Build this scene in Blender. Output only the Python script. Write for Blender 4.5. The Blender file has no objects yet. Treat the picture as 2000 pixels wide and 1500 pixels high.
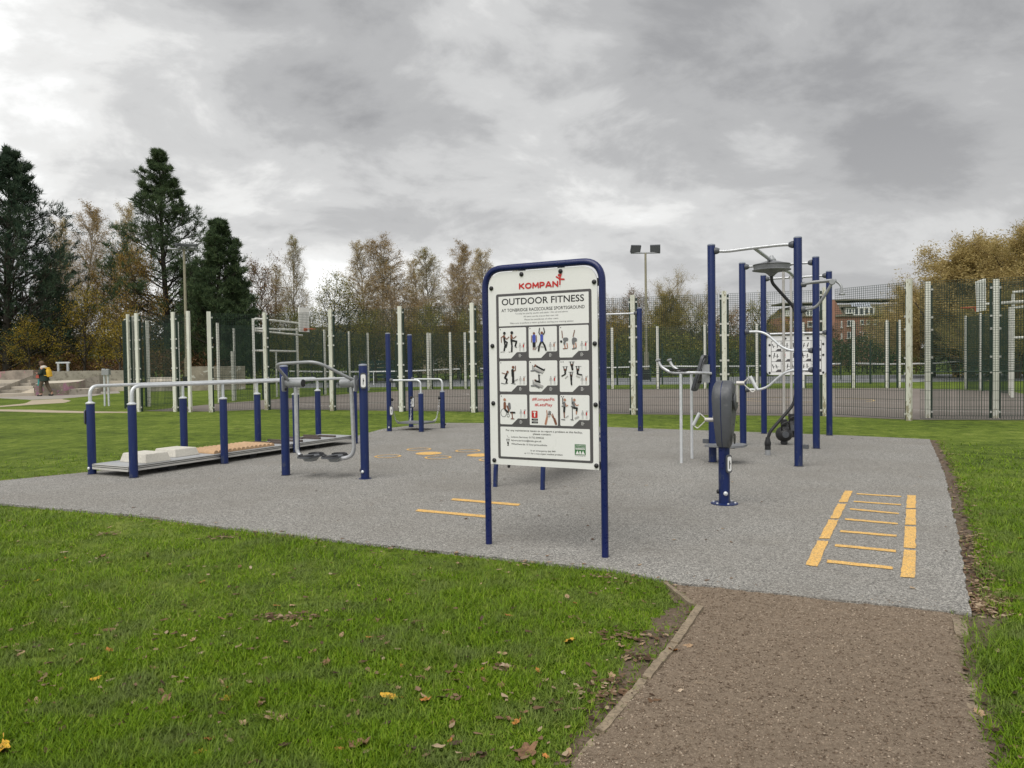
import bpy, bmesh, math, random
import numpy as np
from mathutils import Vector, Matrix
R = math.radians
scn = bpy.context.scene
col = scn.collection
# ------------------------------------------------------------------ camera
CAM_H, PITCH, ROLL, FPX = 1.38, R(1.593), R(-0.815), 1500.0
_F = np.array([0, math.cos(PITCH), -math.sin(PITCH)])
_u = np.array([0, math.sin(PITCH), math.cos(PITCH)])
_x = np.array([1.0, 0, 0])
_X = math.cos(ROLL) * _x + math.sin(ROLL) * _u
_U = -math.sin(ROLL) * _x + math.cos(ROLL) * _u
camd = bpy.data.cameras.new('camera')
camo = bpy.data.objects.new('camera', camd)
col.objects.link(camo)
camd.sensor_width = 36.0
camd.lens = 36.0 * FPX / 2000.0
camd.clip_start = 0.05
camd.clip_end = 3000
mw = Matrix.Identity(4)
for i in range(3):
    mw[i][0], mw[i][1], mw[i][2] = _X[i], _U[i], -_F[i]
mw[2][3] = CAM_H
camo.matrix_world = mw
scn.camera = camo
# ------------------------------------------------------------------ sky
SKYLOC = (20.7, 14.4, 3.0)
SUN_EL, SUN_AZ = R(56), R(210)          # azimuth measured from +Y towards +X
world = bpy.data.worlds.new('World')
scn.world = world
world.use_nodes = True
nt = world.node_tree
nt.nodes.clear()
def N(tree, typ, **kw):
    n = tree.nodes.new(typ)
    for k, v in kw.items():
        if k.startswith('i_'):
            key = k[2:]
            n.inputs[int(key) if key.isdigit() else key.replace('_', ' ')].default_value = v
        else:
            setattr(n, k, v)
    return n
def math_n(tree, op, a, b=None, c=None, clamp=False):
    n = tree.nodes.new('ShaderNodeMath'); n.operation = op; n.use_clamp = clamp
    for i, v in enumerate((a, b, c)):
        if v is None: continue
        if isinstance(v, (int, float)): n.inputs[i].default_value = v
        else: tree.links.new(v, n.inputs[i])
    return n.outputs[0]
def ramp(tree, fac, stops, interp='LINEAR'):
    n = tree.nodes.new('ShaderNodeValToRGB'); n.color_ramp.interpolation = interp
    e = n.color_ramp.elements
    while len(e) < len(stops): e.new(0.5)
    for el, (p, c) in zip(e, stops):
        el.position = p
        el.color = (c, c, c, 1) if isinstance(c, (int, float)) else (*c, 1)
    tree.links.new(fac, n.inputs[0])
    return n.outputs[0]
def mixc(tree, fac, a, b, mode='MIX'):
    n = tree.nodes.new('ShaderNodeMix'); n.data_type = 'RGBA'; n.blend_type = mode
    for idx, v in ((0, fac), (6, a), (7, b)):
        if isinstance(v, (int, float)): n.inputs[idx].default_value = v
        elif isinstance(v, tuple): n.inputs[idx].default_value = (*v, 1) if len(v) == 3 else v
        else: tree.links.new(v, n.inputs[idx])
    return n.outputs[2]
tc = nt.nodes.new('ShaderNodeTexCoord')
sep = nt.nodes.new('ShaderNodeSeparateXYZ')
nt.links.new(tc.outputs['Generated'], sep.inputs[0])
zc = math_n(nt, 'MAXIMUM', sep.outputs[2], 0.0)
den = math_n(nt, 'ADD', zc, 0.38)
cu = math_n(nt, 'DIVIDE', sep.outputs[0], den)
cv = math_n(nt, 'DIVIDE', sep.outputs[1], den)
cmb = nt.nodes.new('ShaderNodeCombineXYZ')
nt.links.new(cu, cmb.inputs[0]); nt.links.new(cv, cmb.inputs[1])
mp = N(nt, 'ShaderNodeMapping'); mp.inputs['Location'].default_value = SKYLOC
mp.inputs['Rotation'].default_value = (0, 0, R(-28)); mp.inputs['Scale'].default_value = (0.95, 1.12, 1)
nt.links.new(cmb.outputs[0], mp.inputs[0])
big = N(nt, 'ShaderNodeTexNoise', i_Scale=1.12, i_Detail=7.0, i_Roughness=0.46, i_Distortion=0.25)
nt.links.new(mp.outputs[0], big.inputs['Vector'])
fine = N(nt, 'ShaderNodeTexNoise', i_Scale=3.6, i_Detail=10.0, i_Roughness=0.60, i_Distortion=0.25)
nt.links.new(mp.outputs[0], fine.inputs['Vector'])
fac = math_n(nt, 'ADD', math_n(nt, 'MULTIPLY', big.outputs[0], 0.66), math_n(nt, 'MULTIPLY', fine.outputs[0], 0.34))
cloud = ramp(nt, fac, [(0.375, (0.178, 0.180, 0.186)), (0.445, (0.240, 0.242, 0.246)), (0.50, (0.318, 0.320, 0.321)),
                       (0.555, (0.420, 0.421, 0.417)), (0.62, (0.57, 0.57, 0.56))], 'EASE')
hz = ramp(nt, zc, [(0.0, 0.70), (0.10, 0.35), (0.26, 0.0)])
cloud = mixc(nt, hz, cloud, mixc(nt, 0.50, cloud, (0.50, 0.50, 0.49)))
cloud10 = N(nt, 'ShaderNodeVectorMath', operation='SCALE'); cloud10.inputs['Scale'].default_value = 10.0
nt.links.new(cloud, cloud10.inputs[0])
sky = nt.nodes.new('ShaderNodeTexSky'); sky.sky_type = 'NISHITA'; sky.sun_disc = False
sky.sun_elevation = SUN_EL; sky.sun_rotation = SUN_AZ
cover = ramp(nt, fac, [(0.55, 1.0), (0.72, 0.90)])
skyc = mixc(nt, cover, sky.outputs[0], cloud10.outputs[0])
bg = nt.nodes.new('ShaderNodeBackground'); bg.inputs['Strength'].default_value = 0.1
nt.links.new(skyc, bg.inputs['Color'])
wo = nt.nodes.new('ShaderNodeOutputWorld')
nt.links.new(bg.outputs[0], wo.inputs['Surface'])
# ------------------------------------------------------------------ sun behind the cloud, exposure
sund = bpy.data.lights.new('sun', 'SUN'); sund.energy = 1.45; sund.angle = R(55); sund.color = (1.0, 0.97, 0.92)
suno = bpy.data.objects.new('sun', sund); col.objects.link(suno)
_s = Vector((math.sin(SUN_AZ) * math.cos(SUN_EL), math.cos(SUN_AZ) * math.cos(SUN_EL), math.sin(SUN_EL)))
suno.rotation_euler = _s.to_track_quat('Z', 'Y').to_euler()
vs = scn.view_settings
vs.view_transform = 'Standard'; vs.look = 'None'; vs.exposure = 1.02; vs.gamma = 1.0; vs.use_curve_mapping = False
try:
    scn.cycles.max_bounces = 6; scn.cycles.transparent_max_bounces = 16
except Exception: pass
# ------------------------------------------------------------------ measuring
CV = np.array([0, 0, CAM_H])
def ray(px, py): return _X * (px - 1000) / FPX - _U * (py - 750) / FPX + _F
def G(px, py, z=0.0):
    d = ray(px, py); return Vector((CV + d * (z - CAM_H) / d[2]).tolist())
def W(px, py, Y):
    d = ray(px, py); return Vector((CV + d * Y / d[1]).tolist())
# ------------------------------------------------------------------ things, parts, tags
def tag(o, label=None, cat=None, group=None, kind=None):
    if label: o['label'] = label
    if cat: o['category'] = cat
    if group: o['group'] = group
    if kind: o['kind'] = kind
    return o
def thing(name, loc, label, cat, rz=0.0, group=None):
    o = bpy.data.objects.new(name, None); o.empty_display_size = 0.2
    o.location = loc; o.rotation_euler = (0, 0, rz); col.objects.link(o)
    return tag(o, label, cat, group)
def link(name, me, mat=None, parent=None):
    o = bpy.data.objects.new(name, me); col.objects.link(o)
    if mat is not None and not me.materials: me.materials.append(mat)
    if parent is not None: o.parent = parent
    return o
def copy_tree(o, parent=None):
    c = o.copy(); col.objects.link(c); c.parent = parent
    for ch in list(o.children): copy_tree(ch, c)
    return c
# ------------------------------------------------------------------ mesh builder
def frame_of(d):
    d = Vector(d).normalized()
    a = Vector((0, 0, 1)) if abs(d.z) < 0.9 else Vector((1, 0, 0))
    u = d.cross(a).normalized(); v = d.cross(u).normalized()
    return d, u, v
class MB:
    def __init__(s): s.v = []; s.f = []
    def add(s, vs, fs):
        b = len(s.v); s.v += [tuple(p) for p in vs]; s.f += [tuple(i + b for i in f) for f in fs]; return s
    def box(s, c, size, M=None, taper=1.0):
        x, y, z = size[0] / 2, size[1] / 2, size[2] / 2
        P = [Vector((sx * x * (taper if sz > 0 else 1), sy * y * (taper if sz > 0 else 1), sz * z)) for sz in (-1, 1) for sy in (-1, 1) for sx in (-1, 1)]
        if M is not None: P = [M @ p for p in P]
        c = Vector(c)
        return s.add([p + c for p in P], [(0, 2, 3, 1), (4, 5, 7, 6), (0, 1, 5, 4), (2, 6, 7, 3), (0, 4, 6, 2), (1, 3, 7, 5)])
    def tube(s, pts, r, seg=10, caps=True):
        pts = [Vector(p) for p in pts]; n = len(pts)
        rs = r if isinstance(r, (list, tuple)) else [r] * n
        T = []
        for i in range(n):
            a = pts[max(i - 1, 0)]; b = pts[min(i + 1, n - 1)]
            T.append((b - a).normalized())
        d, u, v = frame_of(T[0]); rings = []
        for i in range(n):
            if i:
                q = T[i - 1].rotation_difference(T[i]); u = q @ u
            w = T[i].cross(u).normalized(); u = w.cross(T[i]).normalized()
            rings.append([pts[i] + (u * math.cos(2 * math.pi * k / seg) + w * math.sin(2 * math.pi * k / seg)) * rs[i] for k in range(seg)])
        V = [p for rg in rings for p in rg]; Fc = []
        for i in range(n - 1):
            for k in range(seg):
                k2 = (k + 1) % seg
                Fc.append((i * seg + k, i * seg + k2, (i + 1) * seg + k2, (i + 1) * seg + k))
        if caps:
            Fc.append(tuple(range(seg))[::-1]); Fc.append(tuple((n - 1) * seg + k for k in range(seg)))
        return s.add(V, Fc)
    def lathe(s, prof, o=(0, 0, 0), axis=(0, 0, 1), seg=20):
        d, u, v = frame_of(axis); o = Vector(o); V = []; Fc = []
        for (r, h) in prof:
            for k in range(seg):
                a = 2 * math.pi * k / seg
                V.append(o + d * h + (u * math.cos(a) + v * math.sin(a)) * r)
        for i in range(len(prof) - 1):
            for k in range(seg):
                k2 = (k + 1) % seg
                Fc.append((i * seg + k, (i + 1) * seg + k, (i + 1) * seg + k2, i * seg + k2))
        Fc.append(tuple(range(seg))); Fc.append(tuple((len(prof) - 1) * seg + k for k in range(seg))[::-1])
        return s.add(V, Fc)
    def prism(s, poly, o, ux, uy, un, t):
        o, ux, uy, un = Vector(o), Vector(ux), Vector(uy), Vector(un); n = len(poly)
        a = [o + ux * x + uy * y for x, y in poly]; b = [p + un * t for p in a]
        return s.add(a + b, [tuple(range(n))[::-1], tuple(range(n, 2 * n))] + [(i, (i + 1) % n, n + (i + 1) % n, n + i) for i in range(n)])
    def sheet(s, poly):
        return s.add(poly, [tuple(range(len(poly)))])
    def mesh(s, name, smooth=38):
        me = bpy.data.meshes.new(name); me.from_pydata(s.v, [], s.f); me.update()
        bm = bmesh.new(); bm.from_mesh(me); bmesh.ops.recalc_face_normals(bm, faces=bm.faces); bm.to_mesh(me); bm.free()
        if smooth:
            me.polygons.foreach_set('use_smooth', [True] * len(me.polygons))
            me.set_sharp_from_angle(angle=R(smooth))
        return me
    def build(s, name, mat, parent=None, smooth=38):
        return link(name, s.mesh(name, smooth), mat, parent)
def bend(pts, rad, n=6):
    """polyline with rounded corners"""
    pts = [Vector(p) for p in pts]; out = [pts[0]]
    for i in range(1, len(pts) - 1):
        a, b, c = pts[i - 1], pts[i], pts[i + 1]
        r = min(rad, (a - b).length * .49, (c - b).length * .49)
        p = b + (a - b).normalized() * r; q = b + (c - b).normalized() * r
        for k in range(n + 1):
            t = k / n; out.append(p * (1 - t) ** 2 + b * 2 * t * (1 - t) + q * t * t)
    out.append(pts[-1]); return out
def rrect(w, h, r, n=5, cx=0, cy=0):
    out = []
    for (sx, sy, a0) in ((1, 1, 0), (-1, 1, 90), (-1, -1, 180), (1, -1, 270)):
        for k in range(n + 1):
            a = R(a0 + 90 * k / n); out.append((cx + sx * (w / 2 - r) + r * math.cos(a), cy + sy * (h / 2 - r) + r * math.sin(a)))
    return out
def np_mesh(name, V, polys):
    """polys: list of int arrays (n,k)"""
    me = bpy.data.meshes.new(name)
    V = np.asarray(V, np.float32)
    me.vertices.add(len(V)); me.vertices.foreach_set('co', V.ravel())
    loops = np.concatenate([p.ravel() for p in polys]).astype(np.int32)
    tot = np.concatenate([np.full(len(p), p.shape[1]) for p in polys]).astype(np.int32)
    st = np.concatenate([[0], np.cumsum(tot)[:-1]]).astype(np.int32)
    me.loops.add(len(loops)); me.loops.foreach_set('vertex_index', loops)
    me.polygons.add(len(tot)); me.polygons.foreach_set('loop_start', st); me.polygons.foreach_set('loop_total', tot)
    me.update(calc_edges=True)
    return me
def inside(poly, x, y):
    res = np.zeros(len(x), bool); n = len(poly)
    for i in range(n):
        x0, y0 = poly[i][0], poly[i][1]; x1, y1 = poly[(i + 1) % n][0], poly[(i + 1) % n][1]
        if y0 == y1: continue
        c = ((y0 > y) != (y1 > y)) & (x < (x1 - x0) * (y - y0) / (y1 - y0) + x0)
        res ^= c
    return res
# ------------------------------------------------------------------ materials
def new_mat(name):
    m = bpy.data.materials.new(name); m.use_nodes = True
    t = m.node_tree; t.nodes.clear()
    o = t.nodes.new('ShaderNodeOutputMaterial'); b = t.nodes.new('ShaderNodeBsdfPrincipled')
    t.links.new(b.outputs[0], o.inputs[0])
    return m, t, b, o
def coords(t, scale=1.0, kind='Object', sc3=None):
    c = t.nodes.new('ShaderNodeTexCoord'); m = t.nodes.new('ShaderNodeMapping')
    m.inputs['Scale'].default_value = sc3 or (scale, scale, scale)
    t.links.new(c.outputs[kind], m.inputs[0]); return m.outputs[0]
def geo_pos(t, sc3=(1, 1, 1)):
    c = t.nodes.new('ShaderNodeNewGeometry'); m = t.nodes.new('ShaderNodeMapping')
    m.inputs['Scale'].default_value = sc3
    t.links.new(c.outputs['Position'], m.inputs[0]); return m.outputs[0]
def noise(t, vec, scale, detail=4, rough=.55, dist=0.0):
    n = N(t, 'ShaderNodeTexNoise', i_Scale=scale, i_Detail=float(detail), i_Roughness=rough, i_Distortion=dist)
    t.links.new(vec, n.inputs['Vector']); return n.outputs[0]
def bump(t, b, h, strength=.3, dist=.01):
    n = N(t, 'ShaderNodeBump', i_Strength=strength, i_Distance=dist)
    t.links.new(h, n.inputs['Height']); t.links.new(n.outputs[0], b.inputs['Normal'])
def mat_simple(name, c, rough=.5, metal=0.0, var=.12, scale=9.0, c2=None, c2amt=(.58, .70), bs=.08, spec=.5):
    """base colour with fine tone variation, optional worn patches of a second colour"""
    m, t, b, o = new_mat(name)
    v = geo_pos(t)
    n1 = noise(t, v, scale, 5)
    cc = ramp(t, n1, [(.3, tuple(x * (1 - var) for x in c)), (.7, tuple(min(1, x * (1 + var)) for x in c))])
    if c2 is not None:
        n2 = noise(t, v, scale * 2.3, 8, .65, .4)
        cc = mixc(t, ramp(t, n2, [(c2amt[0], 0.0), (c2amt[1], 1.0)]), cc, c2)
    t.links.new(cc, b.inputs['Base Color'])
    b.inputs['Metallic'].default_value = metal
    b.inputs['Specular IOR Level'].default_value = spec
    n3 = noise(t, v, scale * 5, 4)
    t.links.new(ramp(t, n3, [(.3, max(0, rough - .08)), (.7, min(1, rough + .1))]), b.inputs['Roughness'])
    if bs: bump(t, b, n3, bs, .004)
    return m
def mat_leaf(name, stops, trans=.35, rough=.6, tint=None):
    """foliage: colour varies from leaf to leaf"""
    m, t, b, o = new_mat(name)
    g = t.nodes.new('ShaderNodeNewGeometry')
    r1 = g.outputs['Random Per Island']
    nn = noise(t, geo_pos(t), .55, 3)
    f = math_n(t, 'ADD', math_n(t, 'MULTIPLY', r1, .55), math_n(t, 'MULTIPLY', nn, .45))
    cc = ramp(t, f, stops)
    if tint is not None:
        n2 = noise(t, geo_pos(t), tint[1], 5, .6)
        cc = mixc(t, ramp(t, n2, [(.46, 0.0), (.66, tint[2])]), cc, tint[0])
    t.links.new(cc, b.inputs['Base Color']); b.inputs['Roughness'].default_value = rough
    b.inputs['Specular IOR Level'].default_value = .12
    tr = t.nodes.new('ShaderNodeBsdfTranslucent'); t.links.new(cc, tr.inputs[0])
    mx = t.nodes.new('ShaderNodeMixShader'); mx.inputs[0].default_value = trans
    t.links.new(b.outputs[0], mx.inputs[1]); t.links.new(tr.outputs[0], mx.inputs[2]); t.links.new(mx.outputs[0], o.inputs[0])
    return m
M = {}
M['blue_sign'] = mat_simple('blue_sign_paint', (.0042, .0110, .082), .30, 0, .06, 6, None, bs=.02)
M['cap'] = mat_simple('grey_cap', (.20, .22, .27), .5, 0, .08, 8)
M['galv'] = mat_simple('galvanised_steel', (.50, .51, .53), .42, .55, .14, 22, (.33, .34, .35), (.58, .72), .06)
M['galv_light'] = mat_simple('pale_galvanised', (.62, .64, .66), .40, .35, .08, 14, None, bs=.03)
M['steel_grey'] = mat_simple('grey_powder_coat', (.30, .31, .32), .42, .2, .08, 10, None, bs=.03)
M['pole_grey'] = mat_simple('warm_grey_pole', (.48, .46, .44), .4, .2, .06, 10, None, bs=.02)
M['plastic'] = mat_simple('dark_grey_plastic', (.075, .080, .090), .5, 0, .12, 7, (.13, .135, .14), (.55, .75), .05)
M['plastic_light'] = mat_simple('mid_grey_plastic', (.15, .155, .165), .5, 0, .1, 7, None, bs=.05)
M['black'] = mat_simple('black_rubber', (.014, .014, .016), .5, 0, .2, 9, (.05, .05, .05), (.62, .75), .05)
M['white_panel'] = mat_simple('white_laminate', (.74, .74, .73), .32, 0, .025, 2.5, (.66, .65, .61), (.60, .80), .01)
M['print_dark'] = mat_simple('print_dark_grey', (.085, .080, .085), .35, 0, .05, 3, bs=0)
M['print_black'] = mat_simple('print_black', (.008, .008, .010), .35, 0, .02, 3, bs=0)
M['print_grey'] = mat_simple('print_mid_grey', (.16, .16, .17), .35, 0, .02, 3, bs=0)
M['print_light'] = mat_simple('print_light_grey', (.42, .41, .41), .35, 0, .02, 3, bs=0)
M['print_red'] = mat_simple('print_red', (.50, .022, .018), .35, 0, .04, 3, bs=0)
M['print_skin'] = mat_simple('print_brown', (.19, .075, .045), .35, 0, .04, 3, bs=0)
M['print_skin2'] = mat_simple('print_tan', (.42, .20, .13), .35, 0, .04, 3, bs=0)
M['print_blue'] = mat_simple('print_blue', (.055, .085, .42), .35, 0, .04, 3, bs=0)
M['print_green'] = mat_simple('print_green', (.045, .16, .055), .35, 0, .04, 3, bs=0)
M['print_white'] = mat_simple('print_white', (.76, .76, .755), .32, 0, .015, 3, bs=0)
def mat_marking():
    m, t, b, o = new_mat('yellow_marking'); v = geo_pos(t)
    vo = N(t, 'ShaderNodeTexVoronoi', i_Scale=165.0); t.links.new(v, vo.inputs['Vector'])
    sp = t.nodes.new('ShaderNodeSeparateColor'); t.links.new(vo.outputs['Color'], sp.inputs[0])
    cc = ramp(t, sp.outputs[0], [(.05, (.50, .29, .085)), (.5, (.68, .40, .105)), (.95, (.78, .50, .17))])
    w = noise(t, v, 9, 7, .7); wf = ramp(t, w, [(.45, .0), (.75, .42)])
    f = math_n(t, 'ADD', sp.outputs[1], wf)
    cc = mixc(t, ramp(t, f, [(.90, 0.0), (.93, .8)]), cc, (.24, .20, .14))
    t.links.new(cc, b.inputs['Base Color']); b.inputs['Roughness'].default_value = .85; bump(t, b, sp.outputs[1], .35, .006)
    return m
M['yellow'] = mat_marking()
def mat_post(name, c, wear, lo, amt, rough=.6, spec=.5, foot_=.14):
    """painted steel post: vertical weather streaks, chipped patches, more wear at the foot"""
    m, t, b, o = new_mat(name)
    n1 = noise(t, geo_pos(t, (11, 11, 1.1)), 1.6, 6, .6, .3); n2 = noise(t, geo_pos(t, (9, 9, 3.2)), 2.6, 8, .68, .5)
    cc = ramp(t, n1, [(.35, tuple(x * .80 for x in c)), (.62, c)])
    sp_ = t.nodes.new('ShaderNodeSeparateXYZ'); g_ = t.nodes.new('ShaderNodeNewGeometry'); t.links.new(g_.outputs['Position'], sp_.inputs[0])
    foot = ramp(t, sp_.outputs[2], [(0.0, foot_), (.55, .0)])
    f = math_n(t, 'ADD', n2, foot)
    cc = mixc(t, ramp(t, f, [(lo, 0.0), (lo + .05, amt)]), cc, wear)
    t.links.new(cc, b.inputs['Base Color']); b.inputs['Roughness'].default_value = rough; b.inputs['Specular IOR Level'].default_value = spec; bump(t, b, f, .25 if rough > .5 else .05, .004)
    return m
M['blue'] = mat_post('blue_paint', (.0060, .0185, .098), (.055, .065, .085), .635, .55, .42, .4, .12)
M['fence_white'] = mat_post('weathered_white_paint', (.70, .70, .63), (.28, .26, .17), .625, .8)
M['fence_white2'] = mat_post('flaking_white_paint', (.63, .63, .55), (.21, .18, .10), .57, .85)
M['fence_green'] = mat_simple('dark_green_steel', (.012, .030, .022), .5, 0, .2, 6, None, bs=0)
M['mesh_wire'] = mat_simple('dark_green_wire', (.010, .032, .020), .5, 0, .1, 6, None, bs=0)
M['clip'] = mat_simple('zinc_clip', (.50, .50, .48), .5, .3, .1, 30)
M['goal_white'] = mat_simple('white_tube_paint', (.68, .68, .63), .5, 0, .08, 5, (.25, .20, .14), (.66, .72), .1)
M['board_white'] = mat_simple('white_board', (.80, .80, .76), .5, 0, .05, 4, (.5, .48, .42), (.62, .72), .05)
M['orange'] = mat_simple('orange_rim', (.45, .09, .03), .5, 0, .1, 12)
M['deck_top'] = mat_simple('grey_deck_board', (.34, .35, .36), .6, 0, .08, 14, (.24, .24, .23), (.58, .74), .1)
M['alu'] = mat_simple('aluminium_profile', (.56, .55, .52), .45, .25, .06, 10, (.32, .31, .29), (.62, .74), .04)
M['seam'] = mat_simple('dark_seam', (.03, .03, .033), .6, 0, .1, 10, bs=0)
M['stone'] = mat_simple('cast_stone', (.56, .535, .475), .85, 0, .08, 30, (.43, .41, .36), (.55, .7), .4)
M['wood'] = mat_simple('tan_timber', (.47, .31, .18), .75, 0, .14, 18, (.33, .21, .12), (.52, .68), .3)
M['slat'] = mat_simple('brown_slat', (.085, .065, .055), .7, 0, .2, 20, (.2, .17, .14), (.6, .72), .2)
M['bark'] = mat_simple('grey_brown_bark', (.085, .067, .050), .9, 0, .3, 4, None, bs=.4)
M['bark_dark'] = mat_simple('dark_bark', (.040, .033, .026), .9, 0, .3, 4, None, bs=.4)
M['birch_bark'] = mat_simple('birch_bark', (.36, .33, .29), .8, 0, .15, 3, (.05, .045, .04), (.52, .60), .3)
M['twig_red'] = mat_simple('reddish_twig', (.31, .235, .135), .9, 0, .3, 3, bs=0)
M['twig_gold'] = mat_simple('golden_twig', (.30, .215, .10), .9, 0, .3, 3, bs=0)
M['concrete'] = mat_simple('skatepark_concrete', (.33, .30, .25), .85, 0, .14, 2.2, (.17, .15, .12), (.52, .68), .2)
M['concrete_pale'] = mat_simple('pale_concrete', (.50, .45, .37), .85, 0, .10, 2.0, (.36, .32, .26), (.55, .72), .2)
# ================================================================== the setting
rng = np.random.default_rng(7)
random.seed(11)
def mat_ground():
    m, t, b, o = new_mat('lawn')
    v = geo_pos(t)
    big_ = noise(t, v, .35, 4); mid = noise(t, v, 3.0, 5); fin = noise(t, geo_pos(t, (1, .45, 1)), 34.0, 6, .7)
    fin2 = noise(t, geo_pos(t, (1, .35, 1)), 9.0, 8, .75, .2)
    f = math_n(t, 'ADD', math_n(t, 'MULTIPLY', big_, .20), math_n(t, 'ADD', math_n(t, 'MULTIPLY', mid, .25), math_n(t, 'ADD', math_n(t, 'MULTIPLY', fin, .25), math_n(t, 'MULTIPLY', fin2, .30))))
    cc = ramp(t, f, [(.40, (.024, .038, .006)), (.465, (.072, .108, .013)), (.525, (.114, .160, .019)), (.60, (.205, .240, .055))])
    soil = noise(t, v, 1.7, 7, .62, .5)
    cc = mixc(t, ramp(t, soil, [(.66, 0.0), (.74, .75)]), cc, (.085, .066, .040))
    t.links.new(cc, b.inputs['Base Color']); b.inputs['Roughness'].default_value = .9; b.inputs['Specular IOR Level'].default_value = .15
    bump(t, b, fin, .7, .03)
    return m
M['lawn'] = mat_ground()
g = MB(); S = 900
g.sheet([(-S, -60, 0), (S, -60, 0), (S, 1400, 0), (-S, 1400, 0)])
tag(g.build('ground', M['lawn'], smooth=0), kind='structure')

# ---- rubber fitness pad
def mat_pad():
    m, t, b, o = new_mat('rubber_granules')
    v = geo_pos(t)
    vo = N(t, 'ShaderNodeTexVoronoi', i_Scale=165.0); t.links.new(v, vo.inputs['Vector'])
    sp = t.nodes.new('ShaderNodeSeparateColor'); t.links.new(vo.outputs['Color'], sp.inputs[0])
    vo2 = N(t, 'ShaderNodeTexVoronoi', i_Scale=88.0); t.links.new(v, vo2.inputs['Vector'])
    sp2 = t.nodes.new('ShaderNodeSeparateColor'); t.links.new(vo2.outputs['Color'], sp2.inputs[0])
    f = math_n(t, 'ADD', math_n(t, 'MULTIPLY', sp.outputs[0], .72), math_n(t, 'MULTIPLY', sp2.outputs[0], .28))
    c1 = ramp(t, f, [(.14, (.075, .073, .070)), (.36, (.165, .160, .149)), (.56, (.245, .237, .220)), (.76, (.345, .334, .307)), (.92, (.50, .482, .44))])
    big_ = noise(t, v, .8, 5, .6)
    c1 = mixc(t, ramp(t, big_, [(.38, 0.0), (.66, .45)]), c1, (.170, .156, .135))
    st = noise(t, v, 2.6, 7, .7, .3)
    c1 = mixc(t, ramp(t, st, [(.60, 0.0), (.74, .45)]), c1, (.125, .108, .085))
    t.links.new(c1, b.inputs['Base Color']); b.inputs['Roughness'].default_value = .85; b.inputs['Specular IOR Level'].default_value = .3
    bump(t, b, sp.outputs[1], .35, .006)
    return m
M['pad'] = mat_pad()
PAD = [(-7.05, 8.66), (-5.24, 7.79), (-3.5, 7.07), (-2.13, 6.31), (-.78, 5.66), (-.02, 5.29), (.65, 4.98), (.96, 4.69), (2.41, 4.03),
       (3.38, 5.81), (4.98, 8.83), (6.88, 12.65), (5.77, 13.52), (2.58, 15.51), (-.59, 17.37), (-1.54, 17.60), (-2.1, 17.25), (-2.75, 16.2), (-3.0, 14.6), (-5.61, 10.07), (-6.31, 9.4)]
def rough_poly(P, step, amp, seed):
    r = random.Random(seed); out = []
    for i in range(len(P)):
        a = Vector(P[i][:2]); b = Vector(P[(i + 1) % len(P)][:2]); n = max(1, int((b - a).length / step))
        d = (b - a).normalized(); q = Vector((-d.y, d.x))
        for k in range(n):
            out.append(tuple(a + (b - a) * (k / n) + q * r.uniform(-amp, amp)))
    return out
PADR = rough_poly(PAD, .07, .010, 3)
pad = MB().prism(PADR, (0, 0, -.03), (1, 0, 0), (0, 1, 0), (0, 0, 1), .05).build('fitness_pad', M['pad'], smooth=0)
tag(pad, kind='structure')
ZP = .020
def zq(a, b, s, ox, oy, z): return G(ox + a / s, oy + b / s, z)
def mark(name, pts):
    c = sum((p for p in pts), Vector()) / len(pts)
    return MB().sheet([tuple(p) for p in pts]).build(name, M['yellow'], pad, 0)
def densify(pts, n=8, amp=.004):
    out = []
    for i in range(len(pts)):
        a, b = pts[i], pts[(i + 1) % len(pts)]
        for k in range(n):
            p = a.lerp(b, k / n) + Vector((random.uniform(-amp, amp), random.uniform(-amp, amp), 0)); out.append(p)
    return out
LS, LX, LY = 5.263, 1540, 940
for q in ([(580, 95), (660, 98), (607, 213), (515, 213)], [(508, 228), (597, 232), (520, 382), (430, 380)], [(415, 392), (512, 396), (428, 588), (312, 588)],
          [(298, 608), (412, 613), (298, 876), (172, 856)], [(1218, 140), (1308, 142), (1308, 275), (1212, 275)], [(1208, 287), (1308, 287), (1308, 447), (1200, 445)],
          [(1197, 460), (1308, 465), (1308, 688), (1185, 680)], [(1185, 700), (1308, 710), (1300, 993), (1153, 980)]):
    mark('ladder_rail', densify([zq(a, b, LS, LX, LY, ZP + .004) for a, b in q]))
for (x0, y0, x1, y1, th) in ((700, 127, 1158, 156, 11), (670, 205, 1155, 240, 12), (633, 283, 1135, 330, 15), (583, 387, 1122, 435, 17), (530, 510, 1112, 560, 20), (478, 655, 1105, 716, 24), (398, 820, 1072, 890, 30)):
    mark('ladder_rung', densify([zq(a, b, LS, LX, LY, ZP + .004) for a, b in ((x0, y0 - th / 2), (x1, y1 - th / 2), (x1, y1 + th / 2), (x0, y0 + th / 2))]))
for (x0, y0, x1, y1, th) in ((583, 822, 1340, 888, 22), (948, 709, 1670, 768, 19)):
    mark('line_marking', densify([zq(a, b, LS, 700, 840, ZP + .004) for a, b in ((x0 + 30, y0 - th / 2), (x1, y1 - th / 2), (x1 - 30, y1 + th / 2), (x0, y0 + th / 2))]))
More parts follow.
